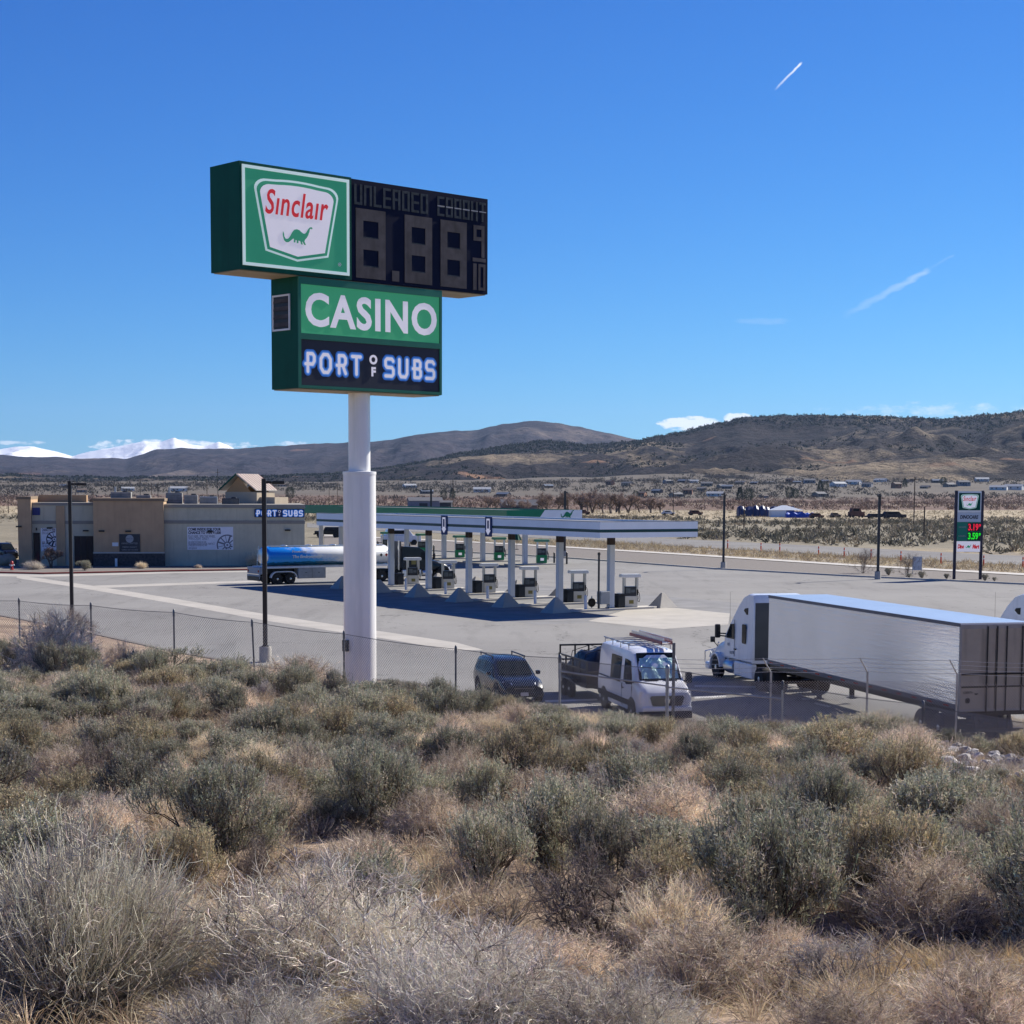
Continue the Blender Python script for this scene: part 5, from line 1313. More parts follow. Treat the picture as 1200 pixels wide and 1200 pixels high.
# ---- dark suv ----
def suv(name, label, nose, hx, hy, paint, L=4.65, W=.92, Ht=1.68, cat='suv', scale=1.):
    rz = math.atan2(hy, hx)
    o = thing(name, label, cat, (nose[0] - hx * L, nose[1] - hy * L, 0), rz)
    k = Ht / 1.68
    st = [(0.0, .45, .95, 1.20, W * .88, W * .94, W * .80), (.12, .35, 1.0, 1.52 * k, W * .92, W * .98, W * .76), (.55, .30, 1.0, 1.60 * k, W * .93, W, W * .77), (1.6, .28, .99, 1.64 * k, W * .94, W, W * .78), (2.5, .28, .97, 1.60 * k, W * .94, W, W * .76), (2.75, .28, .96, 1.52 * k, W * .94, W, W * .75), (3.1, .28, .95, 1.26, W * .94, W, W * .78), (3.42, .28, .93, 1.02, W * .94, W * .99, W * .82), (4.0, .28, .86, .96, W * .93, W * .97, W * .80), (4.4, .28, .74, .86, W * .90, W * .93, W * .72), (4.62, .36, .60, .70, W * .80, W * .84, W * .62)]
    mb = MB(); mb.loft(carbody(st)); mb.build('body', paint, o, 28)
    def on2(x0, z0, x1, z1, w0, w1, off, nm, m, n=6):
        mb = MB()
        for i in range(n):
            def q(a, v): u = -1 + 2 * a; return (x0 + (x1 - x0) * v + off, u * (w0 + (w1 - w0) * v), z0 + (z1 - z0) * v + abs(off) * .8 + .025 * math.sin(PI * v))
            for j in range(3): mb.quad(q(i / n, j / 3), q((i + 1) / n, j / 3), q((i + 1) / n, (j + 1) / 3), q(i / n, (j + 1) / 3))
        return mb.build(nm, m, o, 60)
    on2(3.40, 1.04, 2.76, 1.52 * k, W * .76, W * .66, .012, 'windshield', GLASS)
    on2(.0, 1.16, .13, 1.48 * k, W * .70, W * .62, -.012, 'rear_window', GLASS)
    for s in (1, -1):
        sidepatch(st, 1.75, 2.85, .08, .92, side=s, fr=(0, -.12), fb=(0, .42)).build('door_window', GLASS, o)
        sidepatch(st, .85, 1.68, .08, .92, side=s).build('door_window', GLASS, o)
        sidepatch(st, .30, .78, .12, .88, side=s).build('quarter_window', GLASS, o)
        mb = MB(); mb.tube((.4, s * W * .72, 1.70 * k), (2.35, s * W * .72, 1.68 * k), .03, .03, 8)
        for x in (.45, 2.3): mb.tube((x, s * W * .72, 1.58 * k), (x, s * W * .72, 1.69 * k), .03, .03, 6)
        mb.build('roof_rail', BLACK, o)
        mb = MB(); mb.bbox(2.95, 3.12, min(s * (W + .02), s * (W + .20)), max(s * (W + .02), s * (W + .20)), 1.0, 1.16, .04); mb.build('mirror', paint, o)
        mb = MB(); mb.add([(4.50, s * W * .50, .82), (4.22, s * W * .84, .86), (4.18, s * W * .90, .76), (4.45, s * W * .86, .68), (4.60, s * W * .52, .70)], [(0, 1, 2, 3, 4)]); mb.build('headlight', LAMPG, o)
        mb = MB(); mb.box(-.02, .05, min(s * W * .6, s * W * .9), max(s * W * .6, s * W * .9), .82, 1.0); mb.build('tail_light', REDL, o)
        mb = MB(); mb.box(.9, 3.6, min(s * (W - .01), s * (W + .012)), max(s * (W - .01), s * (W + .012)), .30, .42); mb.build('sill_trim', TRIM, o)
        for x in (.85, 3.72):
            mb = MB(); mb.lathe([(.42, s * (W - .06)), (.42, s * (W + .004))], 22, (x, 0, .36), 'Y'); mb.build('wheel_arch', TRIM, o); wheel(o, x, s * (W + .008), .345, .21, ALU, side=s)
    mb = MB(); mb.prism([(-.42, .66), (.42, .66), (.36, .46), (-.36, .46)], 4.60, 4.645, 'X'); g_ = mb.build('grille', TRIM, o)
    mb = MB(); mb.box(4.646, 4.66, -.42, .42, .60, .635); mb.build('chrome_bar', CHROME, g_)
    mb = MB(); mb.bbox(4.35, 4.68, -W * .88, W * .88, .26, .46, .05); mb.build('bumper', paint, o); mb = MB(); mb.box(4.682, 4.70, -.16, .16, .32, .46); mb.build('number_plate', PLATE, o)
    return o
sv = suv('dark_suv', 'dark blue suv with black roof rails parked behind the fence left of the van', (.52, 70.0), .27, -.963, VBLUE)

# ---- loaded utility trailer behind the van ----
ut = thing('utility_trailer', 'dark utility trailer with black tarp load and rail sides parked behind the van', 'trailer', on(van, (-5.2, -.30, 0)), van.rotation_euler[2] + .05)
mb = MB(); mb.bbox(0, 3.9, -1.0, 1.0, .52, .66, .02); bed_ = mb.build('bed', BLACK, ut)
mb = MB()
for s in (-1, 1):
    for z in (.9, 1.2, 1.55): mb.box(0, 3.9, s * .97 - .02, s * .97 + .02, z, z + .07)
    for x in (0, .95, 1.9, 2.85, 3.82): mb.box(x, x + .07, s * .965 - .03, s * .965 + .03, .662, 1.62)
for z in (.9, 1.3, 1.9): mb.box(-.02, .04, -.95, .95, z, z + .07)
for y in (-.95, -.3, .3, .9): mb.box(-.02, .04, y, y + .06, .662, 1.95)
mb.build('side_rails', BLACK, ut)
mb = MB(); mb.box(0.1, 3.8, -.93, .93, .67, 1.18); mb.build('side_boards', mat('weathered_board', (.06, .05, .045), .8, 0, .3, 2.), ut)
for s in (-1, 1):
    for x in (1.5, 2.3): wheel(ut, x, s * 1.24, .36, .2, ALU, side=s)
    mb = MB(); mb.bbox(1.05, 2.75, min(s * 1.02, s * 1.27), max(s * 1.02, s * 1.27), .74, .80, .02); mb.build('fender', BLACK, ut)
mb = MB(); mb.tube((3.85, -.7, .55), (5.1, 0, .5), .04, .04, 8); mb.tube((3.85, .7, .55), (5.1, 0, .5), .04, .04, 8); mb.tube((4.9, 0, .5), (5.35, 0, .48), .05, .05, 8); mb.build('drawbar', BLACK, ut)
tl_ = thing('tarp_load', 'bulging black tarp covering cargo on the utility trailer', 'tarp', tuple(on(ut, (2.1, 0, .7))), ut.rotation_euler[2])
bm = bmesh.new(); bmesh.ops.create_grid(bm, x_segments=30, y_segments=18, size=1)
for v in bm.verts:
    x, y = v.co.x, v.co.y; e = max(0, 1 - x ** 6) ** .6 * max(0, 1 - y ** 4) ** .6
    v.co = Vector((x * 1.62, y * .86, .35 + e * (.78 + .16 * math.sin(x * 3.1 + 1) + .10 * math.sin(y * 5 + x * 4)) + .03 * math.sin(x * 23) * math.cos(y * 17)))
mb = MB(); mb.bm(bm); mb.build('tarp', mat('black_tarp', (.022, .022, .026), .38, 0, .3, 2., .3, 8), tl_, 70)
for x in (-.9, 0, .9):
    mb = MB(); mb.path([(x, -.9, .35), (x, -.75, 1.1), (x, 0, 1.32), (x, .75, 1.1), (x, .9, .35)], .015, 5); mb.build('strap', TRIM, tl_)

# ---- semi tractor ----
def tractor(o, x0, paint, style='aero', trim=ALU):
    """builds tractor parts on o; x0 = back of the cab"""
    W2 = 1.22
    mb = MB(); 
    prof = [(x0, 1.05), (x0, 3.72), (x0 + .12, 3.98), (x0 + .55, 4.02), (x0 + 1.15, 3.86), (x0 + 1.75, 3.45), (x0 + 2.25, 2.90), (x0 + 2.50, 2.62), (x0 + 3.25, 1.95), (x0 + 3.25, 1.05)] if style == 'aero' else [(x0, 1.0), (x0, 3.0), (x0 + .15, 3.2), (x0 + 1.9, 3.1), (x0 + 2.5, 2.75), (x0 + 2.75, 2.62), (x0 + 3.15, 1.95), (x0 + 3.15, 1.0)]
    n = len(prof); rings = []
    cx = sum(p[0] for p in prof) / n; cz = sum(p[1] for p in prof) / n
    for y, k in ((-W2, .955), (-W2 + .05, .985), (-W2 + .16, 1.), (W2 - .16, 1.), (W2 - .05, .985), (W2, .955)):
        rings.append([((p[0] - cx) * k + cx, y * (1 if p[1] < 2.9 else .93), (p[1] - cz) * k + cz) for p in prof])
    mb.loft(rings); cab = mb.build('cab', paint, o, 30)
    # windshield: two panes
    wb = (x0 + 3.22, 1.99); wtp = (x0 + 2.56, 2.60)
    mb = MB()
    for s in (-1, 1):
        a, b = .03 * s, 1.02 * s
        nrm = (.06, .05)
        mb.quad((wb[0] + .03, a, wb[1] + .03), (wb[0] - .10, b, wb[1] + .03), (wtp[0] - .06, b * .95, wtp[1] + .05), (wtp[0] + .03, a, wtp[1] + .05))
    mb.build('windshield', GLASS, o)
    ym = W2 + .012
    for s in (1, -1):
        y = s * ym
        def pane(nm, pts, m=GLASS, t=.012): mb = MB(); mb.prism(pts, min(y, y - s * t), max(y, y - s * t), 'Y'); return mb.build(nm, m, o)
        pane('door_window', [(x0 + 2.05, 1.95), (x0 + 2.95, 1.95), (x0 + 2.95, 2.05), (x0 + 2.48, 2.58), (x0 + 2.08, 2.62)])
        if style == 'aero':
            pane('sleeper_window', [(x0 + .72, 1.85), (x0 + 1.08, 1.85), (x0 + 1.12, 1.92), (x0 + 1.12, 2.62), (x0 + 1.06, 2.68), (x0 + .72, 2.68), (x0 + .68, 2.6), (x0 + .68, 1.92)])
            yy = s * (W2 * .93 + .02)
            mb = MB(); mb.prism([(x0 + .62, 3.10), (x0 + 1.25, 3.10), (x0 + 1.22, 3.2), (x0 + 1.0, 3.36), (x0 + .62, 3.40)], min(yy, yy - s * .10), max(yy, yy - s * .10), 'Y'); mb.build('upper_window', GLASS, o)
            pane('door_seam', [(x0 + 1.98, 1.2), (x0 + 2.0, 1.2), (x0 + 2.0, 2.8), (x0 + 1.98, 2.8)], TRIM, .01)
            for (a, b, t_) in ((2.6, 1.62, .1), (2.3, 1.28, .09), (2.05, 1.30, .1)):
                pane('fleet_marking', [(x0 + a, b), (x0 + a + .22, b), (x0 + a + .22, b + .12), (x0 + a, b + .12)], GREYP, .008)
        mb = MB(); mb.bbox(x0 + 1.75, x0 + 1.95, min(y, y + s * .05), max(y, y + s * .05), 1.5, 1.56, .01); mb.build('door_handle', BLACK, o)
        # mirrors on arms
        mb = MB(); mb.bbox(x0 + 3.22, x0 + 3.40, min(s * 1.38, s * 1.62), max(s * 1.38, s * 1.62), 1.92, 2.52, .05); m_ = mb.build('mirror', BLACK, o)
        mb = MB(); mb.tube((x0 + 2.95, s * 1.15, 2.12), (x0 + 3.3, s * 1.45, 2.12), .03, .03, 8); mb.tube((x0 + 2.95, s * 1.15, 2.0), (x0 + 3.3, s * 1.45, 2.02), .03, .03, 8); mb.build('mirror_arm', BLACK, m_)
        mb = MB(); mb.bbox(x0 + 4.75, x0 + 4.9, min(s * 1.05, s * 1.25), max(s * 1.05, s * 1.25), 1.6, 1.85, .03); m_ = mb.build('hood_mirror', BLACK, o); mb = MB(); mb.tube((x0 + 4.7, s * .95, 1.42), (x0 + 4.8, s * 1.12, 1.65), .02, .02, 6); mb.build('mirror_arm', BLACK, m_)
        # side fairing, tank, steps
        mb = MB(); mb.bbox(x0 + .05, x0 + 2.1, min(s * .95, s * 1.2), max(s * .95, s * 1.2), .38, 1.03, .06); mb.build('side_fairing', paint if style == 'aero' else ALU, o)
        mb = MB(); mb.lathe([(.30, x0 + 2.25), (.33, x0 + 2.3), (.33, x0 + 3.25), (.30, x0 + 3.3)], 20, (0, s * .92, .70), 'X'); mb.build('fuel_tank', ALU, o, 40)
        # headlight
        mb = MB(); mb.add([(x0 + 5.50, s * .72, 1.16), (x0 + 5.30, s * 1.06, 1.22), (x0 + 5.12, s * 1.14, 1.14), (x0 + 5.30, s * 1.13, .88), (x0 + 5.55, s * .80, .84)], [(0, 1, 2, 3, 4)]); mb.build('headlight', LAMPG, o)
        # wheels
        wheel(o, x0 + 4.42, s * 1.16, .51, .28, ALU, side=s)
        for x in (x0 - .85, x0 - 2.15): wheel(o, x, s * 1.24, .50, .28, ALU, True, side=s)
        # front fender over the wheel
        mb = MB(); pts = []
        for k in range(10): a = rad(5 + 170 * k / 9); pts.append((x0 + 4.42 + .66 * math.cos(a), .52 + .66 * math.sin(a)))
        for k in range(10): a = rad(175 - 170 * k / 9); pts.append((x0 + 4.42 + .57 * math.cos(a), .52 + .57 * math.sin(a)))
        mb.prism(pts, min(s * .9, s * 1.21), max(s * .9, s * 1.21), 'Y'); mb.build('fender', paint, o, 30)
    # hood as a loft
    R = []
    for x, zt, w, zbm in ((x0 + 3.2, 1.98, 1.02, 1.0), (x0 + 3.8, 1.86, 1.00, 1.0), (x0 + 4.5, 1.68, .98, 1.05), (x0 + 5.1, 1.46, .94, .85), (x0 + 5.45, 1.26, .82, .62), (x0 + 5.55, 1.02, .72, .55)):
        half = [(w * .96, zbm), (w, zbm + (zt - zbm) * .6), (w * .90, zt - .10), (w * .6, zt - .01), (0, zt + .03)]
        R.append([(x, y, z) for y, z in half] + [(x, -y, z) for y, z in half[-2::-1]])
    mb = MB(); mb.loft(R); mb.build('hood', paint, o, 40)
    mb = MB(); mb.prism([(-.52, 1.16), (.52, 1.16), (.44, .66), (-.44, .66)], x0 + 5.50, x0 + 5.60, 'X'); g_ = mb.build('grille', TRIM, o)
    mb = MB()
    for z in (.74, .84, .94, 1.04): mb.box(x0 + 5.601, x0 + 5.62, -.46, .46, z, z + .03)
    mb.build('grille_bars', CHROME, g_)
    mb = MB(); mb.bbox(x0 + 5.2, x0 + 5.72, -1.18, 1.18, .32, .66, .08); mb.build('bumper', paint if style == 'aero' else CHROME, o)
    mb = MB()
    for s in (-1, 1):
        mb.path([(x0 + 5.75, s * .45, .45), (x0 + 5.95, s * .5, .7), (x0 + 5.92, s * .5, 1.35), (x0 + 5.75, s * .5, 1.5)], .035, 8)
        mb.path([(x0 + 5.95, s * .5, .6), (x0 + 5.88, s * 1.1, .6), (x0 + 5.86, s * 1.12, 1.1), (x0 + 5.93, s * .5, 1.2)], .03, 8)
    for z in (.7, 1.35): mb.tube((x0 + 5.94, -.5, z), (x0 + 5.94, .5, z), .03, .03, 8)
    mb.build('bull_bar', CHROME, o, 50)
    # chassis
    mb = MB()
    for s in (-1, 1): mb.box(x0 - 3.0, x0 + 5.0, s * .42 - .05, s * .42 + .05, .78, 1.02)
    for x in (x0 - 2.15, x0 - .85, x0 + 4.42): mb.tube((x, -.95, .5), (x, .95, .5), .09, .09, 10)
    mb.bbox(x0 - 1.9, x0 - 1.0, -.5, .5, 1.03, 1.16, .02); mb.build('chassis', BLACK, o)
    mb = MB(); mb.box(x0 - .006, x0 - .003, -1.08, 1.08, 1.2, 3.65); mb.build('cab_back_panel', mat('cab_back', (.07, .075, .08), .6), o)
    for y in (.45, -.45): mb = MB(); mb.tube((x0 + 2.9, y * 2.4, 2.3), (x0 + 2.92, y * 2.4, 3.95), .008, .004, 5); mb.build('aerial', BLACK, o)
CORR = None
def ribbed(name, c):
    m = mat(name, c, .24, .7, .05, .5); t = m.node_tree; b = [n for n in t.nodes if n.type == 'BSDF_PRINCIPLED'][0]
    tc = N(t, 'ShaderNodeTexCoord'); nz = N(t, 'ShaderNodeTexNoise', i_Scale=1.1, i_Detail=3.); mp = N(t, 'ShaderNodeMapping'); mp.inputs['Scale'].default_value = (.7, .7, 9)
    t.links.new(tc.outputs['Object'], mp.inputs[0]); t.links.new(mp.outputs[0], nz.inputs['Vector'])
    bp = N(t, 'ShaderNodeBump'); bp.inputs['Strength'].default_value = .4; bp.inputs['Distance'].default_value = .03; t.links.new(nz.outputs['Fac'], bp.inputs['Height']); t.links.new(bp.outputs[0], b.inputs['Normal']); return m
TRSIDE = ribbed('trailer_side_panel', (.82, .83, .85))
TRDOOR = mat('trailer_door', (.34, .31, .255), .45, .2, .10, 1.2, streaks=.3)
TRROOF = mat('trailer_roof', (.60, .66, .72), .28, .5, .06, .6)
hx, hy = -.249, .969
rc = Vector((14.64, 58.3, 0)) + Vector((.969, .249, 0)) * 1.3
semi = thing('semi_truck', 'white semi tractor with long ribbed white box trailer parked behind the fence at right', 'semi truck', tuple(rc), math.atan2(hy, hx))
TL = 16.15
mb = MB(); mb.box(.03, TL - .02, -1.28, 1.28, 1.28, 4.05); mb.build('trailer_box', TRSIDE, semi)
mb = MB()
for k in range(27):   # horizontal ribs of the side wall
    z = 1.36 + k * .098
    for s in (-1, 1): mb.box(.06, TL - .05, min(s * 1.28, s * 1.292), max(s * 1.28, s * 1.292), z, z + .05)
mb.build('side_ribs', TRSIDE, semi)
mb = MB(); mb.box(0, TL, -1.30, 1.30, 4.052, 4.11); mb.build('trailer_roof', TRROOF, semi)
mb = MB()
for s in (-1, 1):
    mb.box(0, TL, min(s * 1.285, s * 1.315), max(s * 1.285, s * 1.315), 3.99, 4.10); mb.box(0, TL, min(s * 1.285, s * 1.312), max(s * 1.285, s * 1.312), 1.26, 1.42)
mb.build('rail', mat('dark_rail', (.13, .13, .15), .5, .3), semi)
mb = MB(); 
for k in range(14):
    for s in (-1, 1): mb.box(.6 + k * 1.15, .95 + k * 1.15, min(s * 1.313, s * 1.318), max(s * 1.313, s * 1.318), 1.31, 1.36)
mb.build('reflector_tape', REDL, semi)
mb = MB(); mb.box(.05, TL - .05, -1.2, 1.2, 1.05, 1.27); mb.build('floor_frame', BLACK, semi)
# rear doors
mb = MB()
for y0, y1 in ((-1.24, -.015), (.015, 1.24)): mb.box(-.03, .03, y0, y1, 1.28, 3.92)
dr = mb.build('rear_door', TRDOOR, semi)
mb = MB(); f = .07
mb.box(-.045, .03, -1.3, -1.241, 1.2, 4.05); mb.box(-.045, .03, 1.241, 1.3, 1.2, 4.05); mb.box(-.045, .03, -1.24, 1.24, 3.921, 4.05); mb.box(-.045, .03, -1.24, 1.24, 1.20, 1.279); mb.build('rear_frame', mat('galv_frame', (.28, .28, .28), .45, .5), semi)
mb = MB()
for z in (1.98, 2.40): mb.box(-.05, -.031, -1.22, 1.22, z, z + .055)
for y in (-.95, -.38, -.03, .32): mb.tube((-.07, y, 1.2), (-.07, y, 4.0), .022, .022, 8)
mb.build('lock_rod', BLACK, dr)
mb = MB(); mb.box(-.055, -.046, .62, .74, 1.75, 1.80); mb.build('marking', BLACK, dr)
text('door_lettering', '108879', .12, BLACK, dr, (-.036, .98, 1.82), -PI / 2, .002)
mb = MB(); mb.lathe([(.09, -.04), (.09, -.033)], 16, (0, .98, 1.56), 'X'); mb.build('door_decal', BLACK, dr)
for x in (1.4, 2.65):
    for s in (-1, 1): wheel(semi, x, s * 1.27, .5, .27, ALU, True, side=s)
mb = MB(); mb.box(.6, 4.2, -.5, .5, .85, 1.05); 
for x in (1.4, 2.65): mb.tube((x, -1, .5), (x, 1, .5), .09, .09, 10)
mb.box(.02, .12, -1.1, 1.1, .5, .6)
for s in (-1, 1): mb.box(.02, .12, s * .6 - .05, s * .6 + .05, .5, 1.1)
mb.build('bogie', BLACK, semi)
mb = MB()
for s in (-1, 1): mb.box(12.2, 12.35, s * .7 - .08, s * .7 + .08, .25, 1.1); mb.box(12.1, 12.45, s * .7 - .14, s * .7 + .14, .2, .25)
mb.build('landing_gear', BLACK, semi)
mb = MB(); mb.box(TL - .02, TL + .01, -1.25, 1.25, 1.25, 4.03); mb.build('front_wall', mat('trailer_front', (.45, .46, .48), .4, .2), semi)
tractor(semi, 18.1, TWHITE)
# second tractor at the right edge
t2 = thing('semi_tractor', 'pale semi tractor half cut off at the right edge beyond the long trailer', 'semi truck', (24.1, 74.0, 0), math.atan2(hy, hx) )
tractor(t2, 3.2, TWHITE)

# ---- fuel tanker ----
ta = math.atan2(.57, .82)
tk = thing('tanker_truck', 'black tractor pulling a fuel tanker painted with blue sky and white clouds', 'tanker truck', (-22.8, 158.2, 0), ta)
def tankmat():
    m = bpy.data.materials.new('tank_livery'); m.use_nodes = True; t = m.node_tree; b = t.nodes['Principled BSDF']; b.inputs['Roughness'].default_value = .25; b.inputs['Metallic'].default_value = .0
    tc = N(t, 'ShaderNodeTexCoord'); sp = N(t, 'ShaderNodeSeparateXYZ'); t.links.new(tc.outputs['Object'], sp.inputs[0])
    nz = N(t, 'ShaderNodeTexNoise', i_Scale=.9, i_Detail=6., i_Roughness=.65); mp = N(t, 'ShaderNodeMapping'); mp.inputs['Scale'].default_value = (1, .2, 2.2); t.links.new(tc.outputs['Object'], mp.inputs[0]); t.links.new(mp.outputs[0], nz.inputs['Vector'])
    def mth(op, a, b_=None, c=None, clamp=False):
        n = N(t, 'ShaderNodeMath', operation=op, use_clamp=clamp)
        for i, v in enumerate((a, b_, c)):
            if v is None: continue
            if isinstance(v, (int, float)): n.inputs[i].default_value = v
            else: t.links.new(v, n.inputs[i])
        return n.outputs[0]
    def mixc(f, a, bb):
        x = N(t, 'ShaderNodeMix', data_type='RGBA'); t.links.new(f, x.inputs[0])
        for i, q in ((6, a), (7, bb)):
            if isinstance(q, tuple): x.inputs[i].default_value = q + (1,)
            else: t.links.new(q, x.inputs[i])
        return x.outputs[2]
    x, z, n = sp.outputs[0], sp.outputs[2], nz.outputs['Fac']
    # clouds grow towards the front and the top; hills along the bottom
    w = mth('ADD', mth('MULTIPLY', mth('SUBTRACT', x, 5.4), .42), mth('MULTIPLY', mth('SUBTRACT', z, 2.2), 1.0)); w = mth('ADD', w, mth('MULTIPLY', mth('SUBTRACT', n, .5), 3.2), clamp=True)
    w2 = mth('ADD', mth('MULTIPLY', mth('SUBTRACT', x, 8.6), .7), mth('MULTIPLY', mth('SUBTRACT', n, .5), 2.), clamp=True)
    sky_ = mixc(mth('MULTIPLY', mth('SUBTRACT', z, 1.7), .8, clamp=True), (.05, .46, .88), (.012, .26, .80))
    c = mixc(w, sky_, (.80, .82, .84))
    h = mth('MULTIPLY', mth('SUBTRACT', mth('ADD', 1.98, mth('MULTIPLY', mth('SUBTRACT', n, .5), .9)), z), 12., clamp=True)
    c = mixc(mth('MULTIPLY', h, .85), c, (.02, .15, .17)); c = mixc(w2, c, (.72, .72, .70))
    t.links.new(c, b.inputs['Base Color']); return m
TANKM = tankmat()
def tankring(x, k):
    return [(x, 1.22 * k * math.cos(a), 2.47 + .86 * k * math.sin(a)) for a in [2 * PI * i / 36 for i in range(36)]]
mb = MB(); mb.loft([tankring(x, k) for x, k in ((.95, .80), (1.0, .93), (1.12, 1.), (13.3, 1.), (13.42, .93), (13.48, .80))]); tkb = mb.build('tank', TANKM, tk, 40)
mb = MB(); mb.loft([tankring(x, k) for x, k in ((.90, .78), (.95, .86), (.96, .5))]); mb.build('tank_end', ALU, tk, 40)
def tank_text(s, x, z, size, w):
    th = math.asin(min(1, (z - 2.47) / .86)); y = -1.22 * math.cos(th) - .03
    text('tank_lettering', s, size, FRAMEW, tkb, (x, y, z), 0, .012, .15, .012, width=w)
tank_text('Powering', 4.0, 2.86, .36, 1.5); tank_text('The Environment', 4.7, 2.42, .36, 2.9)
mb = MB(); mb.box(1.5, 13.0, -.45, .45, 3.30, 3.37)
for x in (3, 5.5, 8, 10.5): mb.lathe([(.3, 3.30), (.3, 3.42), (.05, 3.46)], 16, (x, 0, 0))
mb.build('walkway', ALU, tk)
mb = MB(); mb.bbox(.5, 13.4, -1.22, 1.22, 1.42, 1.60, .03); mb.build('side_rail', TWHITE, tk)
mb = MB(); mb.bbox(.0, .75, -1.22, 1.22, .95, 1.55, .04); mb.box(-.02, .02, -1.2, 1.2, .5, .9); mb.build('rear_bumper', GREYP, tk)
mb = MB(); mb.bbox(-.04, .3, -1.15, 1.15, .35, .75, .03); mb.build('under_guard', BLACK, tk)
for s in (-1, 1): mb = MB(); mb.box(-.03, .0, s * 1.0 - .1, s * 1.0 + .1, 1.1, 1.3); mb.build('tail_light', REDL, tk)
mb = MB()
for k in range(4): mb.tube((.55, -.4, 1.6 + k * .5), (.55, .4, 1.6 + k * .5), .02, .02, 6)
for s in (-1, 1): mb.tube((.55, s * .4, 1.5), (.75, s * .4, 3.4), .025, .025, 6)
mb.build('rear_ladder', ALU, tk)
for x in (1.75, 3.05):
    for s in (-1, 1): wheel(tk, x, s * 1.24, .50, .28, CHROME, True, side=s)
for s in (-1, 1):
    mb = MB(); pts = []
    for k in range(8): a = rad(90 + 80 * k / 7); pts.append((1.75 + .68 * math.cos(a), .50 + .66 * math.sin(a)))
    lower = [(1.75 + .60 * math.cos(a), .50 + .58 * math.sin(a)) for a in [rad(170 - 80 * k / 7) for k in range(8)]]
    f2 = [(3.05 + .60 * math.cos(a), .50 + .58 * math.sin(a)) for a in [rad(90 - 80 * k / 7) for k in range(8)]]
    f3 = [(3.05 + .68 * math.cos(a), .50 + .66 * math.sin(a)) for a in [rad(10 + 80 * k / 7) for k in range(8)]]
    mb.prism(pts + lower + f2 + f3, min(s * .95, s * 1.26), max(s * .95, s * 1.26), 'Y'); mb.build('fender', TWHITE, tk, 30)
    mb = MB(); mb.bbox(3.85, 6.6, min(s * .9, s * 1.22), max(s * .9, s * 1.22), .48, 1.41, .03); cb = mb.build('side_cabinet', GREYP, tk)
    mb = MB()
    for x in (4.6, 5.9): mb.box(x - .1, x + .1, min(s * 1.221, s * 1.235), max(s * 1.221, s * 1.235), .98, 1.02)
    mb.box(5.2, 5.22, min(s * 1.221, s * 1.228), max(s * 1.221, s * 1.228), .52, 1.38); mb.build('latch', BLACK, cb)
    mb = MB(); mb.tube((10.1, s * .7, 1.45), (10.9, s * .7, .35), .05, .05, 8); mb.tube((10.9, s * .7, 1.45), (10.9, s * .7, .3), .08, .08, 8); mb.lathe([(.2, s * .62), (.2, s * .78)], 14, (10.95, 0, .28), 'Y'); mb.build('landing_gear', DARKM, tk)
mb = MB(); mb.box(1.2, 3.8, -.5, .5, .9, 1.4)
for x in (1.75, 3.05): mb.tube((x, -1, .5), (x, 1, .5), .09, .09, 10)
mb.build('bogie', BLACK, tk)
tractor(tk, 14.6, VBLACK, 'classic', CHROME)
mb = MB()
for s in (-1, 1): mb.tube((14.4, s * .95, 1.0), (14.4, s * .95, 3.75), .08, .08, 12)
mb.build('exhaust_stack', CHROME, tk, 40)
mb = MB(); mb.box(15.6, 16.1, -1.250, -1.236, 1.5, 2.0); mb.build('door_marking', YEL, tk)
# diamond hazard placards on the tank
for x in (12.35, 12.9):
    mb = MB(); mb.add([(x - .16, -1.26, 2.45), (x, -1.26, 2.61), (x + .16, -1.26, 2.45), (x, -1.26, 2.29)], [(0, 1, 2, 3)]); mb.build('placard', REDL if x > 12.5 else BLACK, tk)

# ---- parked cars far off ----
x, y = ground(14, 657); pk = suv('pickup_truck', 'black pickup parked beside the store at the far left edge', (x, y), .55, -.835, VBLACK, Ht=1.85, W=.98, cat='pickup')
x, y = ground(366, 631); jp = thing('off_road_vehicle', 'black boxy off road vehicle with spare wheel parked beyond the tanker', 'off-road vehicle', (x + 5.0, y + 1, 0), PI - .12)
mb = MB(); mb.bbox(0, 4.6, -.85, .85, .55, 1.15, .06); mb.build('body', VBLACK, jp)
mb = MB(); mb.prism([(.1, 1.14), (.25, 1.85), (2.7, 1.85), (3.1, 1.14)], -.74, .74, 'Y', bevel=.05); cb = mb.build('hardtop', VBLACK, jp)
mb = MB()
for s in (-1, 1):
    for a, b in ((.4, 1.2), (1.35, 2.1), (2.2, 2.7)): mb.box(a, b, min(s * .742, s * .755), max(s * .742, s * .755), 1.25, 1.7)
mb.build('side_window', GLASSB, cb)
for xx in (.85, 3.75):
    for s in (-1, 1): wheel(jp, xx, s * .98, .43, .26, DARKM, side=s); mb = MB(); mb.bbox(xx - .6, xx + .6, min(s * .8, s * 1.0), max(s * .8, s * 1.0), .92, 1.0, .03); mb.build('fender', TRIM, jp)
mb = MB(); mb.lathe([(.38, -.28), (.40, -.2), (.40, -.06), (.38, -.0)], 22, (0, 0, 1.15), 'X'); mb.build('spare_wheel', RUBBER, jp, 40)
mb = MB(); mb.bbox(4.55, 4.8, -.8, .8, .5, .72, .03); mb.build('bumper', TRIM, jp); mb = MB()
for s in (-1, 1): mb.lathe([(.11, 4.6), (.11, 4.62)], 14, (0, s * .55, .95), 'X')
mb.build('headlight', LAMPG, jp)
x, y = ground(452, 637); t4 = suv('white_suv', 'white suv parked beyond the black tractor under the canopy edge', (x + .6, y), .12, -.99, VWHITE, Ht=1.75)
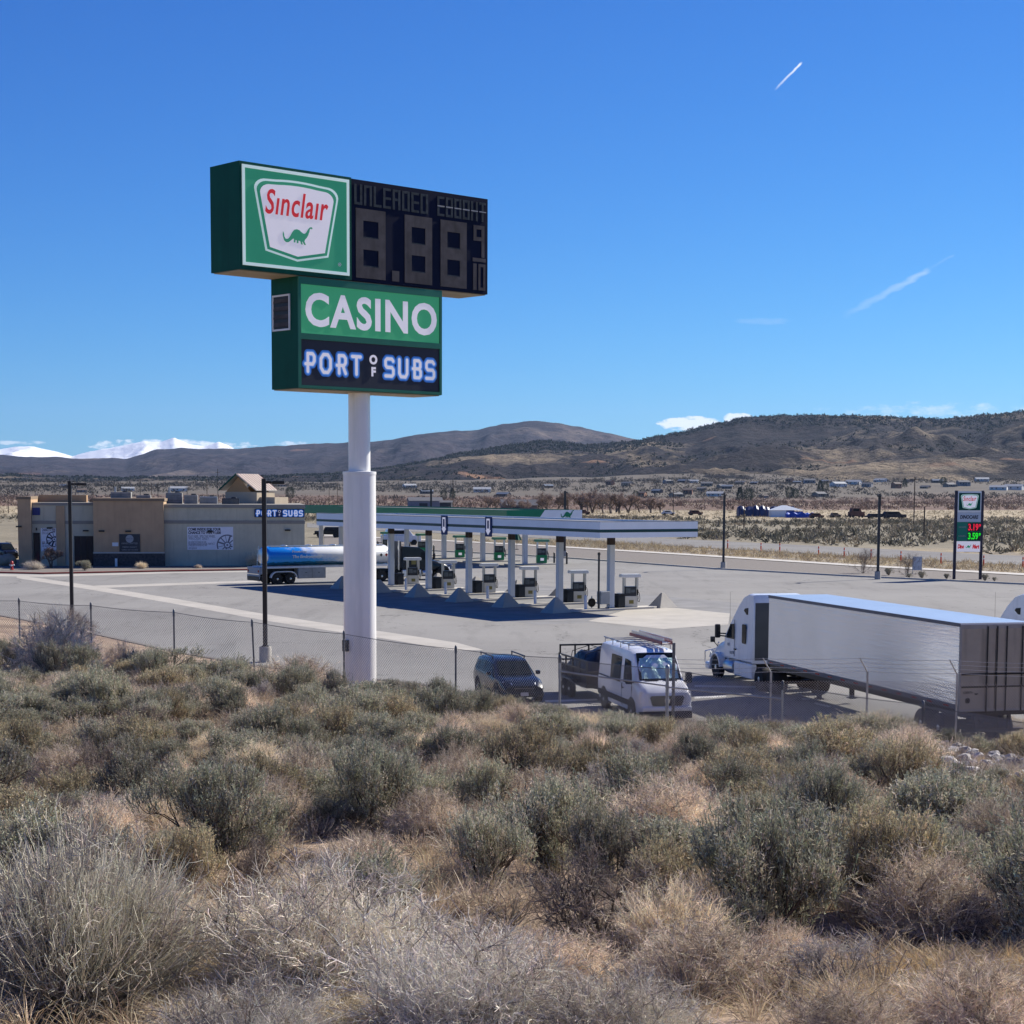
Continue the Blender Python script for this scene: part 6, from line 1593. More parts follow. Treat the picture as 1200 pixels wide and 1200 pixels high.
x, y = ground(606, 644); um = thing('patio_umbrella', 'folded dark green umbrella standing beyond the white canopy columns', 'umbrella', (x, y, 0), .3)
mb = MB(); mb.tube((0, 0, 0), (0, 0, 2.6), .03, .03, 8); mb.lathe([(.3, 0), (.3, .08), (.05, .1)], 14); mb.build('pole', DARKM, um)
mb = MB(); mb.loft([[(.05 * math.cos(a), .05 * math.sin(a), 2.65) for a in [2 * PI * i / 12 for i in range(12)]], [((.75 if i % 2 else .55) * math.cos(2 * PI * i / 12), (.75 if i % 2 else .55) * math.sin(2 * PI * i / 12), 1.35) for i in range(12)]]); mb.build('cloth', DKG, um)
# ================================================================== FAR FIELD
def htz(x, y): return float(H(x, y))
WOODP = mat('utility_pole_wood', (.07, .05, .04), .85, 0, .2, 2.)
def upole(px, py_top, py_base, label, cross=False, r=.16):
    x, y = ground(px, py_base, 0); zt = zat(py_top, y)
    o = thing('utility_pole', label, 'utility pole', (x, y, 0), 0, 'utility poles on the flats')
    mb = MB(); mb.tube((0, 0, -.3), (0, 0, zt), r, r * .75, 8); mb.build('pole', WOODP, o, 40)
    if cross:
        mb = MB(); mb.box(-1.3, 1.3, -.07, .07, zt - .75, zt - .6); c = mb.build('crossarm', WOODP, o); mb = MB()
        for k in (-1.15, -.4, .4, 1.15): mb.tube((k, 0, zt - .6), (k, 0, zt - .35), .05, .04, 6)
        mb.build('insulator', GREYP, c)
    return o
upole(789, 574, 604, 'thin wooden pole in the flats above the white canopy right end', True, .14)
upole(872, 589, 617, 'short wooden pole just left of the blue tarp', False)
upole(1071, 557, 613, 'tall wooden utility pole with crossarm left of the price sign', True)
upole(1083, 592, 627, 'short dark pole just left of the price sign', False)
upole(395.5, 566, 600, 'thin pole left of the sign pole, above the green canopy', True, .12)
upole(386, 572, 600, 'shorter thin pole farther left of the sign pole', False, .12)
upole(531, 562, 600, 'wooden pole rising behind the green canopy middle', True, .14)
upole(243, 563, 602, 'tall thin pole above the prize banner roofline', False, .14)
upole(10, 575, 604, 'thin pole on the flats at the far left edge', False, .14)
upole(178, 568, 601, 'thin pole behind the brown corner block roof', False, .13)

# ---- generic plant pieces ----
def unit(v): return v / np.maximum(np.linalg.norm(v, axis=-1, keepdims=True), 1e-9)
def quads_from(P, D, L, Wd, rng, bend=0.0):
    """leaf blades: base points, directions, lengths, widths"""
    n = len(P); r = unit(rng.normal(size=(n, 3))); s = unit(np.cross(D, r)) * (Wd[:, None] / 2); T = P + D * L[:, None]
    V = np.stack([P - s * .6, P + s * .6, T + s * .45, T - s * .45], 1).reshape(-1, 3)
    return V, np.arange(n * 4).reshape(-1, 4)
def strands(P, W_, rng):
    """polyline ribbons: P (n,k,3), W_ (n,k) widths"""
    n, k, _ = P.shape; d = unit(P[:, -1] - P[:, 0]); r = unit(rng.normal(size=(n, 3))); s = unit(np.cross(d, r))[:, None, :] * W_[:, :, None] / 2
    V = np.stack([P - s, P + s], 2).reshape(-1, 3); b = (np.arange(n) * k * 2)[:, None] + (np.arange(k - 1) * 2)[None, :]; b = b.ravel()
    return V, np.stack([b, b + 1, b + 3, b + 2], 1)
def merge(parts):
    V, Fq, T = [], [], []; o = 0
    for v, f, t in parts: V.append(v); Fq.append(f + o); T.append(np.broadcast_to(t, (len(f), 3)) if np.ndim(t) == 1 else t); o += len(v)
    return np.concatenate(V), np.concatenate(Fq), np.concatenate(T)
PLANT = tintmat('foliage', .85, .18, .25)
BARKM = tintmat('twigs', .9, .12, .2)

# ---- leafless trees along the creek ----
def bare_tree_meshes(seed, h=10.):
    rng = np.random.default_rng(seed)
    trunk = MB(); tips = []
    def grow(p, d, L, r, lv):
        q = p + d * L; trunk.tube(tuple(p), tuple(q), r, r * .68, 6 if lv < 2 else 4, cap=False)
        if lv >= 3: tips.append((q, d, L)); return
        for i in range(3 if lv else 4):
            a = unit(d + rng.normal(size=3) * (.55 if lv else .6) + np.array([0, 0, .22])); grow(q - d * L * rng.uniform(0, .35), a, L * rng.uniform(.62, .85), r * .6, lv + 1)
    for s in range(rng.integers(1, 3)): grow(np.array([rng.normal() * .2, rng.normal() * .2, -.2]), unit(np.array([rng.normal() * .18, rng.normal() * .18, 1.])), h * .24, h * .028, 0)
    tm = trunk.mesh('trunk', mat('grey_bark', (.12, .095, .08), .9, 0, .2, 3.))
    P, D, L = [], [], []
    for q, d, l in tips:
        for k in range(20): P.append(q - d * l * rng.uniform(0, 1.)); D.append(unit(d * .6 + rng.normal(size=3) * .75 + np.array([0, 0, .25]))); L.append(l * rng.uniform(.5, 1.1))
    P, D, L = np.array(P), np.array(D), np.array(L); n = len(P)
    K = np.stack([P, P + D * L[:, None] * .5, P + unit(D + rng.normal(size=(n, 3)) * .3) * L[:, None]], 1)
    V, Fq = strands(K, np.array([.09, .07, .04])[None, :] * np.ones((n, 1)), rng)
    t = np.array([.30, .225, .185]) * rng.uniform(.7, 1.3, (n, 1)); T = np.repeat(t, 2, 0)
    return tm, npmesh('crown', V, Fq, BARKM, tint=T)
BT = [bare_tree_meshes(s) for s in (1, 2, 3, 4)]
def tree(i, x, y, s, rz, label, group, name='bare_tree', meshes=None, cat='tree'):
    o = thing(name, label, cat, (x, y, htz(x, y)), rz, group); o.scale = (s, s, s)
    M = meshes or BT
    for nm, me in zip(('trunk', 'crown'), M[i % len(M)]):
        c = bpy.data.objects.new(nm, me); link(c, o)
    return o
rr = random.Random(5)
trees = [(571, 599, 1.0), (582, 599, .8), (597, 600, .75), (640, 601, 1.15), (654, 601, .9), (668, 601, 1.25), (682, 601, 1.1), (694, 601, 1.3), (705, 601, 1.05), (716, 601, 1.2), (728, 601, 1.0), (739, 601, 1.15), (750, 600, 1.0), (760, 600, .95), (772, 600, .7), (612, 600, .7), (688, 600, 1.0), (722, 600, 1.05)]
for i, (px, py, s) in enumerate(trees):
    x, y = ground(px, py); y += rr.uniform(-15, 15)
    tree(i, x, y, s * 1.2, rr.uniform(0, 6), 'lone leafless tree left of the creek row, above the green canopy' if i == 0 else 'leafless brown tree in the creekside row beyond the canopies', None if i == 0 else 'leafless trees in the creekside row')
# evergreens and dark trees
def green_tree(seed, h=8., cone=True):
    rng = np.random.default_rng(seed); tk_ = MB(); tk_.tube((0, 0, -.2), (0, 0, h * .5), h * .03, h * .015, 7); tm = tk_.mesh('trunk', MATS['grey_bark'])
    n = 2200; z = rng.uniform(.08, 1, n) ** .9; a = rng.uniform(0, 2 * PI, n); R = (.26 * (1 - z) ** .7 + .03) if cone else .34 * np.sqrt(np.clip(1 - ((z - .55) / .48) ** 2, 0, 1))
    R = R * (1 + .25 * np.sin(a * 5 + z * 21)) * rng.uniform(.55, 1.05, n)
    P = np.stack([R * np.cos(a) * h, R * np.sin(a) * h, z * h], 1); D = unit(np.stack([np.cos(a), np.sin(a), rng.uniform(-.2, .8, n)], 1) + rng.normal(size=(n, 3)) * .3)
    V, Fq = quads_from(P, D, rng.uniform(.25, .55, n) * h / 8, rng.uniform(.15, .3, n) * h / 8, rng); T = np.array([.032, .045, .026]) * rng.uniform(.6, 1.5, (n, 1))
    return tm, npmesh('crown', V, Fq, PLANT, tint=T)
GT = [green_tree(1), green_tree(2, 8, False), green_tree(3, 7, False)]
for i, (px, D_, s) in enumerate([(867, 1500, 1.5), (877, 1500, 1.4), (745, 1500, 1.2), (961, 1900, 1.6), (967, 1900, 1.3), (622, 820, .6), (633, 780, .6), (925, 1650, 1.3), (932, 1650, 1.2), (1060, 2100, 1.4), (340, 1500, 1.3), (520, 1500, 1.2), (530, 1550, 1.3), (1105, 2200, 1.4)]):
    tree(i, xat(px, D_), D_, s, i, 'dark evergreen tree among the far houses and fields', 'dark evergreens among the far houses', 'evergreen_tree', GT)

# ---- stuff: sage flats, grass verges, willow thicket, woodland, ridge junipers ----
def scatter(name, n, region, size, col, seed, per=22, flat=.6, leaf=(.32, .16), keep=None, mats=PLANT, label=None, coljit=.45, wood=None):
    rng = np.random.default_rng(seed); pts = region(rng, n); x, y = pts[:, 0], pts[:, 1]
    if keep is not None: k = keep(x, y, rng); x, y = x[k], y[k]
    n = len(x); s = rng.uniform(size[0], size[1], n); z = H(x, y)
    m = n * per; idx = np.repeat(np.arange(n), per); a = rng.uniform(0, 2 * PI, m); e = np.arcsin(rng.uniform(0, 1, m)); rr_ = rng.uniform(.55, 1., m)
    d = np.stack([np.cos(a) * np.cos(e), np.sin(a) * np.cos(e), np.sin(e)], 1)
    P = np.stack([x[idx], y[idx], z[idx]], 1) + d * (s[idx] * rr_)[:, None] * np.array([1, 1, flat]) * .5
    D = unit(d + rng.normal(size=(m, 3)) * .5 + np.array([0, 0, .4])); V, Fq = quads_from(P, D, s[idx] * rng.uniform(.6, 1.4, m) * leaf[0], s[idx] * rng.uniform(.6, 1.4, m) * leaf[1], rng)
    c = np.array(col); base = c[rng.integers(0, len(c), n)] if c.ndim == 2 else np.broadcast_to(c, (n, 3)); T = base[idx] * rng.uniform(1 - coljit, 1 + coljit, (m, 1))
    o = bpy.data.objects.new(name, npmesh(name, V, Fq, mats, tint=T)); link(o); tag(o, label, None, None, 'stuff'); return o
def wedge(d0, d1, p0=-260, p1=1460):
    def f(rng, n):
        D = np.sqrt(rng.uniform(d0 * d0, d1 * d1, n)); px = rng.uniform(p0, p1, n); return np.stack([(px - 600) / 2109 * D, D], 1)
    return f
def beyond_road(off=0):
    A = np.array(r1)
    def k(x, y, rng): return (y > np.interp(x, A[::-1, 0], A[::-1, 1]) + off)
    return k
scatter('sagebrush_flats', 9500, wedge(215, 610), (1.0, 2.3), [(.16, .15, .115), (.21, .19, .14), (.13, .125, .095), (.30, .25, .18)], 3, 20, .62, (.36, .17), keep=lambda x, y, r: beyond_road(4)(x, y, r) & (fbm(x * .03, y * .03, 4, 8) + r.uniform(-.12, .12, len(x)) + (y - 400) * -.0006 > .43) & ((y < 560) | (r.uniform(0, 1, len(x)) < .3)), label='grey sagebrush covering the flats beyond the far road')
scatter('pasture_grass', 5000, wedge(430, 820), (.6, 1.3), [(.42, .35, .22), (.36, .29, .19), (.30, .25, .17)], 4, 12, .5, (.5, .12), label='pale dry grass on the pasture beyond the sage flats')
A0 = np.array(r0); Wk = np.array(walk1)
o_ = lambda x, y, r: (y < np.interp(x, A0[::-1, 0], A0[::-1, 1]) - .8) & (y > np.interp(x, Wk[::-1, 0], Wk[::-1, 1]) + .6)
scatter('verge_grass', 15000, wedge(140, 300, 480), (.35, .8), [(.42, .33, .20), (.36, .28, .17), (.28, .22, .15), (.46, .38, .24)], 5, 12, .7, (.6, .1), keep=o_, label='dry straw grass on the verge between walk and far road')
scatter('willow_thicket', 5200, wedge(800, 1700, -200, 1400), (2.2, 5.0), [(.155, .10, .074), (.18, .12, .088), (.135, .095, .072), (.22, .165, .12)], 6, 14, .55, (.34, .12), keep=lambda x, y, r: (fbm(x * .004, y * .012, 3, 12) > .36), mats=BARKM, label='red brown willow thicket along the valley floor')
scatter('cottonwood_grove', 7500, wedge(1550, 2600, -200, 1400), (3.5, 9), [(.115, .10, .085), (.14, .12, .10), (.09, .08, .068), (.055, .052, .042)], 7, 16, .75, (.24, .13), keep=lambda x, y, r: (fbm(x * .004, y * .004, 4, 19) + .12 * np.exp(-((x / y * 2109 + 600 - 850) / 130) ** 2) > .52), mats=BARKM, label='leafless grey grove at the foot of the hills')
# junipers along the ridge and flanks of the near hills
rng = np.random.default_rng(9); X_, D_, Z_, S_, P_ = HB
nn_ = 26000; ii = rng.integers(0, X_.shape[1], nn_); ss = np.where(rng.uniform(0, 1, nn_) < .45, rng.uniform(.85, 1.0, nn_), rng.uniform(.15, 1., nn_) ** .8); jj = np.clip((ss * 129).astype(int), 0, 129)
gk = (fbm(X_[jj, ii] * .004, D_[jj, ii] * .004, 4, 31) > .47) | (ss > .93); ii, jj = ii[gk], jj[gk]; n = len(ii)
px_ = X_[jj, ii] + rng.uniform(-5, 5, n); py_ = D_[jj, ii]; pz_ = Z_[jj, ii]; s = rng.uniform(2.5, 8.0, n); per = 8; idx = np.repeat(np.arange(n), per); m = n * per
d = unit(rng.normal(size=(m, 3))); d[:, 2] = np.abs(d[:, 2]); P = np.stack([px_[idx], py_[idx], pz_[idx]], 1) + d * s[idx][:, None] * .35; V, Fq = quads_from(P, unit(d + rng.normal(size=(m, 3)) * .6), s[idx] * .6, s[idx] * .45, rng)
o = bpy.data.objects.new('juniper_scrub', npmesh('juniper_scrub', V, Fq, PLANT, tint=np.array([.030, .034, .026]) * rng.uniform(.6, 1.5, (m, 1)))); link(o); tag(o, 'dark juniper scrub dotting the ridge and flanks of the hills', None, None, 'stuff')

# ---- houses at the foot of the hills ----
HW = [mat('house_wall_' + n, c, .85, 0, .08, .5) for n, c in (('tan', (.30, .24, .18)), ('grey', (.26, .26, .27)), ('white', (.62, .62, .60)), ('rust', (.34, .17, .10)), ('brown', (.16, .12, .10)))]
HR = [mat('house_roof_' + n, c, .8, 0, .1, .5) for n, c in (('grey', (.12, .12, .13)), ('brown', (.12, .09, .075)), ('metal', (.36, .37, .38)), ('blue', (.14, .17, .22)))]
def house_proto(w, d, h, wall, roof, wing):
    o = thing('house', 'x', 'house')
    mb = MB(); mb.box(-w / 2, w / 2, -d / 2, d / 2, -3, h)
    mb.add([(-w / 2, -d / 2, h), (-w / 2, d / 2, h), (-w / 2, 0, h + d * .22), (w / 2, -d / 2, h), (w / 2, d / 2, h), (w / 2, 0, h + d * .22)], [(0, 1, 2), (3, 5, 4)])
    if wing: mb.box(w * .12, w * .45, -d / 2 - 4, -d / 2, -3, h * .9)
    mb.build('wall', wall, o)
    mb = MB(); e = .6
    for s in (-1, 1): mb.loft([[(-w / 2 - e, 0, h + d * .22 + .3), (-w / 2 - e, s * (d / 2 + e), h - .15), (-w / 2 - e, s * (d / 2 + e), h - .4), (-w / 2 - e, 0, h + d * .22 + .05)], [(w / 2 + e, 0, h + d * .22 + .3), (w / 2 + e, s * (d / 2 + e), h - .15), (w / 2 + e, s * (d / 2 + e), h - .4), (w / 2 + e, 0, h + d * .22 + .05)]])
    if wing: mb.box(w * .10, w * .47, -d / 2 - 4.4, -d / 2 - .61, h * .9, h * .9 + .3)
    mb.build('roof', roof, o)
    for x in (-w * .35, -w * .1, w * .28):
        y = -d / 2 - (4 if (wing and x > 0) else 0); mb = MB(); mb.box(x - 1, x + 1, y - .06, y - .005, h * .35, h * .75); mb.build('window', GLASSB, o)
    return o
HP = []
for i in range(7):
    w_, d_, h_ = [(17, 10, 3.4), (14, 9, 3.2), (22, 11, 3.6), (12, 9, 5.6), (16, 9, 3.2), (26, 12, 4.6), (18, 10, 5.2)][i]; HP.append(house_proto(w_, d_, h_, HW[[0, 1, 2, 3, 4, 2, 1][i]], HR[[0, 1, 2, 1, 3, 2, 0][i]], i in (0, 2, 6)))
rr = random.Random(12); used_ = [False] * 7
hp_ = []
hp_ += [(px, rr.uniform(2050, 2420)) for px in [782, 800, 812, 828, 846, 868, 884, 902, 918, 934, 948, 966, 982, 1000, 1016, 1032, 1050, 1066, 1084, 1098, 1112, 1128, 1150, 1170, 1188, 925]]
hp_ += [(px, rr.uniform(1650, 2200)) for px in [565, 590, 715, 735, 752, 770, 792, 806, 822, 838, 852, 895, 960, 642, 500, 300, 210, 96]]
hp_ += [(px, rr.uniform(2000, 2350)) for px in [75, 150, 330, 480]]
desc = ['tan house with grey roof', 'grey house with brown roof', 'long white house with metal roof', 'rust coloured two storey house', 'brown house with blue roof', 'large white barn with metal roof', 'grey two storey house']
for i, (px, D_) in enumerate(hp_):
    k = rr.choice([0, 1, 1, 2, 3, 4, 4, 5, 6, 0, 6]) if px > 640 else rr.choice([0, 1, 2, 4, 5])
    x = xat(px, D_); z = htz(x, D_)
    if D_ > 2300: z = max(z, hillz(HB, px, D_, 2300, 4600))
    o = HP[k] if not used_[k] else copy_tree(HP[k]); used_[k] = True
    o.location = (x, D_, z + .3); o.scale = (rr.uniform(.55, .85),) * 3; o.rotation_euler[2] = rr.uniform(-.9, .9)
    sidew = 'below the right-hand hills' if px > 640 else 'on the left, below the distant hills'
    o['label'] = desc[k] + ' ' + sidew; o['group'] = desc[k] + ' group ' + ('right' if px > 640 else 'left'); o['group'] = 'far houses: ' + desc[k] + (' right' if px > 640 else ' left')
for k in range(7):
    if not used_[k]:
        for c in list(HP[k].children): bpy.data.objects.remove(c)
        bpy.data.objects.remove(HP[k])
# sheds behind the green canopy, tarp camp and clutter on the flats
def shed(px, py, w, d, h, wall, roof, label, rz=0, rise=.18, name='shed'):
    x, y = ground(px, py); o = thing(name, label, 'shed', (x, y, 0), rz)
    mb = MB(); mb.box(-w / 2, w / 2, -d / 2, d / 2, 0, h); mb.build('wall', wall, o)
    mb = MB(); mb.add([(-w / 2 - .4, -d / 2 - .4, h), (w / 2 + .4, -d / 2 - .4, h), (w / 2 + .4, 0, h + d * rise), (-w / 2 - .4, 0, h + d * rise), (-w / 2 - .4, d / 2 + .4, h), (w / 2 + .4, d / 2 + .4, h)], [(0, 1, 2, 3), (3, 2, 5, 4), (0, 3, 4), (1, 5, 2)]); mb.build('roof', roof, o)
    mb = MB(); mb.box(-w * .2, w * .05, -d / 2 - .05, -d / 2 - .005, 0, h * .7); mb.build('door', DARKM, o); return o
shed(498, 596.5, 15, 9, 3.6, HW[1], HR[0], 'low grey shed behind the green canopy', .15)
shed(523, 597, 5, 5, 3., DARKM, HR[0], 'small dark hut right of the low grey shed', -.1)
shed(608, 598, 15, 8, 2.2, HW[4], HR[0], 'low dark roofed shelter left of the leafless trees', .1, .3)
BT_ = mat('blue_tarp', (.010, .028, .12), .5, 0, .3, .7, .5, 3)
x, y = ground(897, 604); o = thing('tarp_shelter', 'long rumpled dark blue tarp shelter on the flats', 'tarp shelter', (x, y, 0), .05)
mb = MB(); rng = np.random.default_rng(2); rings = []
for k in range(26):
    xx = -9.5 + 19 * k / 25; h = 3.5 + rng.uniform(-.6, .4); w = 2.4 + rng.uniform(-.3, .3)
    rings.append([(xx, -w, 0), (xx, -w * .95, h * .7), (xx, -w * .4, h), (xx, w * .4, h * .97), (xx, w, h * .6), (xx, w, 0)])
mb.loft(rings); mb.build('tarp', BT_, o)
mb = MB()
for k in range(9): mb.tube((-9 + k * 2.2, -2.6, 0), (-9 + k * 2.2, -2.5, 4.0), .06, .06, 5)
mb.build('pole', WOODP, o)
x, y = ground(921, 604.5); o = thing('white_tent', 'white peaked tent beside the long dark blue tarp', 'tent', (x, y, 0), 0)
mb = MB(); mb.add([(-5.5, -3, 2.3), (5.5, -3, 2.3), (5.5, 3, 2.3), (-5.5, 3, 2.3), (-1.5, 0, 3.9), (0, 0, 3.9)], [(0, 1, 5, 4), (1, 2, 5), (2, 3, 4, 5), (3, 0, 4)]); mb.build('canopy', FRAMEW, o)
mb = MB(); mb.box(-5.3, -.3, -2.8, 2.8, 0, 2.25); mb.build('side_curtain', FRAMEW, o)
mb = MB(); mb.box(-.29, 5.3, -2.8, 2.8, 0, 1.9); mb.build('blue_curtain', mat('bright_blue_tarp', (.015, .06, .36), .5, 0, .2, 1.), o)
x, y = ground(937, 605.2); o = thing('tarp_pile', 'low bright blue tarp heap right of the white tent', 'tarp pile', (x, y, 0)); mb = MB(); mb.loft([[(a, -1.6, 0), (a, -1.2, 1.4 + .4 * math.sin(a * 2)), (a, 1.2, 1.5 + .3 * math.sin(a * 3)), (a, 1.6, 0)] for a in np.linspace(-4.5, 4.5, 12)]); mb.build('tarp', MATS['bright_blue_tarp'], o)
JUNK = [mat('junk_' + n, c, .7, 0, .3, 1.) for n, c in (('rust', (.12, .06, .045)), ('dark', (.04, .038, .04)), ('wood', (.22, .16, .11)))]
def wagon(px, py, w, h, d, m, label, name='derelict_vehicle'):
    x, y = ground(px, py); o = thing(name, label, 'old vehicle', (x, y, 0), .2)
    mb = MB(); mb.bbox(-w / 2, w / 2, -d / 2, d / 2, .45, h * .62, .1); mb.build('body', m, o)
    mb = MB(); mb.prism([(-w * .42, h * .615), (-w * .36, h), (w * .18, h), (w * .30, h * .615)], -d * .45, d * .45, 'Y', bevel=.08); c = mb.build('cabin', m, o)
    mb = MB(); mb.box(-w * .3, w * .1, -d * .455, -d * .45 - .005, h * .7, h * .92); mb.build('window', GLASS, c)
    for a in (-.32, .32):
        for s in (-1, 1): mb = MB(); mb.lathe([(.42, s * d * .5 - .1), (.42, s * d * .5 + .1)], 14, (w * a, 0, .42), 'Y'); mb.build('wheel', RUBBER, o)
    return o
wagon(957, 606, 4.5, 1.7, 1.8, JUNK[0], 'rusty old car right of the blue tarp heap')
wagon(1003.5, 605, 5, 3.2, 2.5, JUNK[0], 'dark red brown boxy old trailer alone on the flats')
wagon(1030, 606, 9, 1.6, 2.2, JUNK[1], 'long dark old flatbed left of the tall pole', 'old_flatbed')
wagon(1047, 606, 8, 2.3, 2.4, JUNK[1], 'dark covered old truck near the tall wooden pole')
wagon(979, 605, 3.5, 1.6, 1.7, JUNK[2], 'small brown wreck between tarp and boxy trailer')
wagon(683, 603, 5, 1.8, 1.9, JUNK[0], 'rusty old car parked under the leafless trees')
wagon(815, 603, 5, 1.8, 1.9, JUNK[0], 'rusty wreck right of the thin pole on the flats')
wagon(783, 603, 4.5, 1.7, 1.8, HW[2], 'pale old car at the right end of the leafless trees')
wagon(470, 639, 6.0, 2.4, 2.2, VWHITE, 'white box truck beyond the canopies by the black tractor', 'box_truck')
# ================================================================== BRUSH ON THE BANK
def pal(c, rng, n, j=.42): return np.array(c) * 1.08 * rng.uniform(1 - j, 1 + j, (n, 1)) * (1 + rng.normal(size=(n, 3)) * .04)
def woody(rng, nst, h, spread, r0=.016, col=(.115, .09, .075), jag=.20):
    """crooked stems from one root; returns mesh parts and points along the upper limbs"""
    parts = []; ends = []; dirs = []
    for lv, (cnt, lf, r) in enumerate(((nst, .48, r0), (4, .34, r0 * .55), (3, .26, r0 * .3))):
        if lv == 0:
            P0 = rng.normal(size=(cnt, 3)) * [.06, .06, 0]; a = rng.uniform(0, 2 * PI, cnt); t = rng.uniform(.15, 1., cnt) * spread; D = unit(np.stack([np.cos(a) * t, np.sin(a) * t, np.full(cnt, 1.)], 1))
        else:
            P0 = np.repeat(E, cnt, 0); D = unit(np.repeat(DD, cnt, 0) + rng.normal(size=(len(P0), 3)) * .5 + [0, 0, .12])
        n = len(P0); L = h * lf * rng.uniform(.7, 1.2, n); k = 5; K = [P0]; d = D
        for i in range(1, k): d = unit(d + rng.normal(size=(n, 3)) * jag + [0, 0, .06]); K.append(K[-1] + d * (L / (k - 1))[:, None])
        K = np.stack(K, 1); w = np.linspace(2 * r, 2 * r * .55, k)[None, :] * rng.uniform(.7, 1.3, (n, 1))
        for rep in range(2 if lv < 2 else 1):
            V, Fq = strands(K, w, rng); parts.append((V, Fq, np.repeat(pal(col, rng, n), k - 1, 0)))
        E = K[:, -1]; DD = d
        ends.append(K[:, 2:].reshape(-1, 3)); dirs.append(np.repeat(d, k - 2, 0))
        if lv == 0:
            for _ in range(5): ends.append(K[:, 2:].reshape(-1, 3) * rng.uniform(.9, 1.25) - [0, 0, h * .05]); dirs.append(np.repeat(d, k - 2, 0))
    return parts, np.concatenate(ends), np.concatenate(dirs)
def sage(seed, h=1.0, col=(.33, .335, .245), n=1500, top=(.54, .48, .36), spread=1.05, lw=.012, fill=.9):
    rng = np.random.default_rng(seed); parts, E, D = woody(rng, 11, h * .80, spread)
    cl0 = rng.integers(0, len(E), 95); i = cl0[rng.integers(0, len(cl0), n)]; P = E[i] + rng.normal(size=(n, 3)) * h * [.06, .06, .045]
    out = unit(P - [0, 0, h * .1]); d0 = unit(out * .45 + D[i] * .3 + rng.normal(size=(n, 3)) * .28 + [0, 0, .9])
    L = h * rng.uniform(.09, .24, n); k = 4; K = [P]; d = d0
    for j in range(1, k): d = unit(d + rng.normal(size=(n, 3)) * .12 + [0, 0, .1]); K.append(K[-1] + d * (L / (k - 1))[:, None])
    K = np.stack(K, 1); V, Fq = strands(K, np.array([.006, .005, .004, .002])[None, :] * np.ones((n, 1)), rng); parts.append((V, Fq, np.repeat(pal((.17, .15, .115), rng, n), k - 1, 0)))
    m = 11; idx = np.repeat(np.arange(n), m); u = rng.uniform(.1, 1.02, n * m) * (k - 1); j = np.minimum(u.astype(int), k - 2); f = (u - j)[:, None]
    Q = K[idx, j] * (1 - f) + K[idx, j + 1] * f; ax_ = unit(K[idx, -1] - K[idx, 0]); Dl = unit(ax_ * .9 + rng.normal(size=(n * m, 3)) * .55)
    V, Fq = quads_from(Q, Dl, rng.uniform(.022, .042, n * m) * (h ** .5), np.full(n * m, lw), rng)
    cl_ = pal(col, rng, n, .28); tp = (rng.uniform(0, 1, n) < .36)[:, None]; cl_ = np.where(tp, pal(top, rng, n, .2), cl_); parts.append((V, Fq, cl_[idx] * rng.uniform(.8, 1.2, (n * m, 1))))
    return parts
def broom(seed, h=1.0, n=2600, col=(.33, .26, .17), tip=(.46, .38, .27), spread=1.0, wd=.004, stem=(.16, .13, .09), curve=.25, tipn=0, base_r=.16, jag=.17, tw=4, tws=.62, twl=(.06, .17)):
    """dense upright fine stems fanning from the root: rabbitbrush and bare twiggy shrubs"""
    rng = np.random.default_rng(seed); a = rng.uniform(0, 2 * PI, n); t = np.sqrt(rng.uniform(0, 1, n)); k = 6
    P = np.stack([np.cos(a) * t * base_r, np.sin(a) * t * base_r, np.zeros(n)], 1) * h; D = unit(np.stack([np.cos(a) * t * spread, np.sin(a) * t * spread, np.full(n, 1.)], 1) + rng.normal(size=(n, 3)) * .16)
    # lobes give the crown an uneven outline
    lob = 1 + .13 * np.sin(a * 3 + seed) + .10 * np.sin(a * 7 + seed * 2)
    L = h * rng.uniform(.62, 1.04, n) * (1 - .12 * t) * lob; K = [P]; d = D
    for i in range(1, k): d = unit(d + rng.normal(size=(n, 3)) * jag + np.array([0, 0, 1.]) * curve * .12 * (1 if i > 2 else -.3)); K.append(K[-1] + d * (L / (k - 1))[:, None])
    K = np.stack(K, 1); W_ = np.linspace(wd * 1.7, wd * .7, k)[None, :] * rng.uniform(.7, 1.3, (n, 1)); V, Fq = strands(K, W_, rng)
    g_ = np.linspace(0, 1, k - 1)[None, :, None]; c1 = pal(stem, rng, n)[:, None, :]; c2 = pal(col, rng, n)[:, None, :]; T = (c1 * (1 - g_) + c2 * g_).reshape(-1, 3); parts = [(V, Fq, T)]
    # side twigs
    m = n * tw; i = rng.integers(0, n, m); u = rng.uniform(1.6, k - 1.01, m); j = u.astype(int); f = (u - j)[:, None]; Q = K[i, j] * (1 - f) + K[i, j + 1] * f; dd = unit(K[i, -1] - K[i, 0]); D2 = unit(dd + rng.normal(size=(m, 3)) * tws); L2 = h * rng.uniform(*twl, m)
    K2 = np.stack([Q, Q + D2 * L2[:, None] * .5, Q + unit(D2 + rng.normal(size=(m, 3)) * .35 + [0, 0, .15]) * L2[:, None]], 1); V, Fq = strands(K2, np.array([wd * .9, wd * .8, wd * .5])[None, :] * np.ones((m, 1)), rng); parts.append((V, Fq, np.repeat(pal(col, rng, m), 2, 0)))
    if tipn:
        m = n * tipn; i = rng.integers(0, len(K2), m); Q = K2[i, -1] + rng.normal(size=(m, 3)) * .008; V, Fq = quads_from(Q, unit(rng.normal(size=(m, 3)) + [0, 0, .8]), rng.uniform(.012, .026, m), np.full(m, .009), rng); parts.append((V, Fq, pal(tip, rng, m, .25)))
    return parts
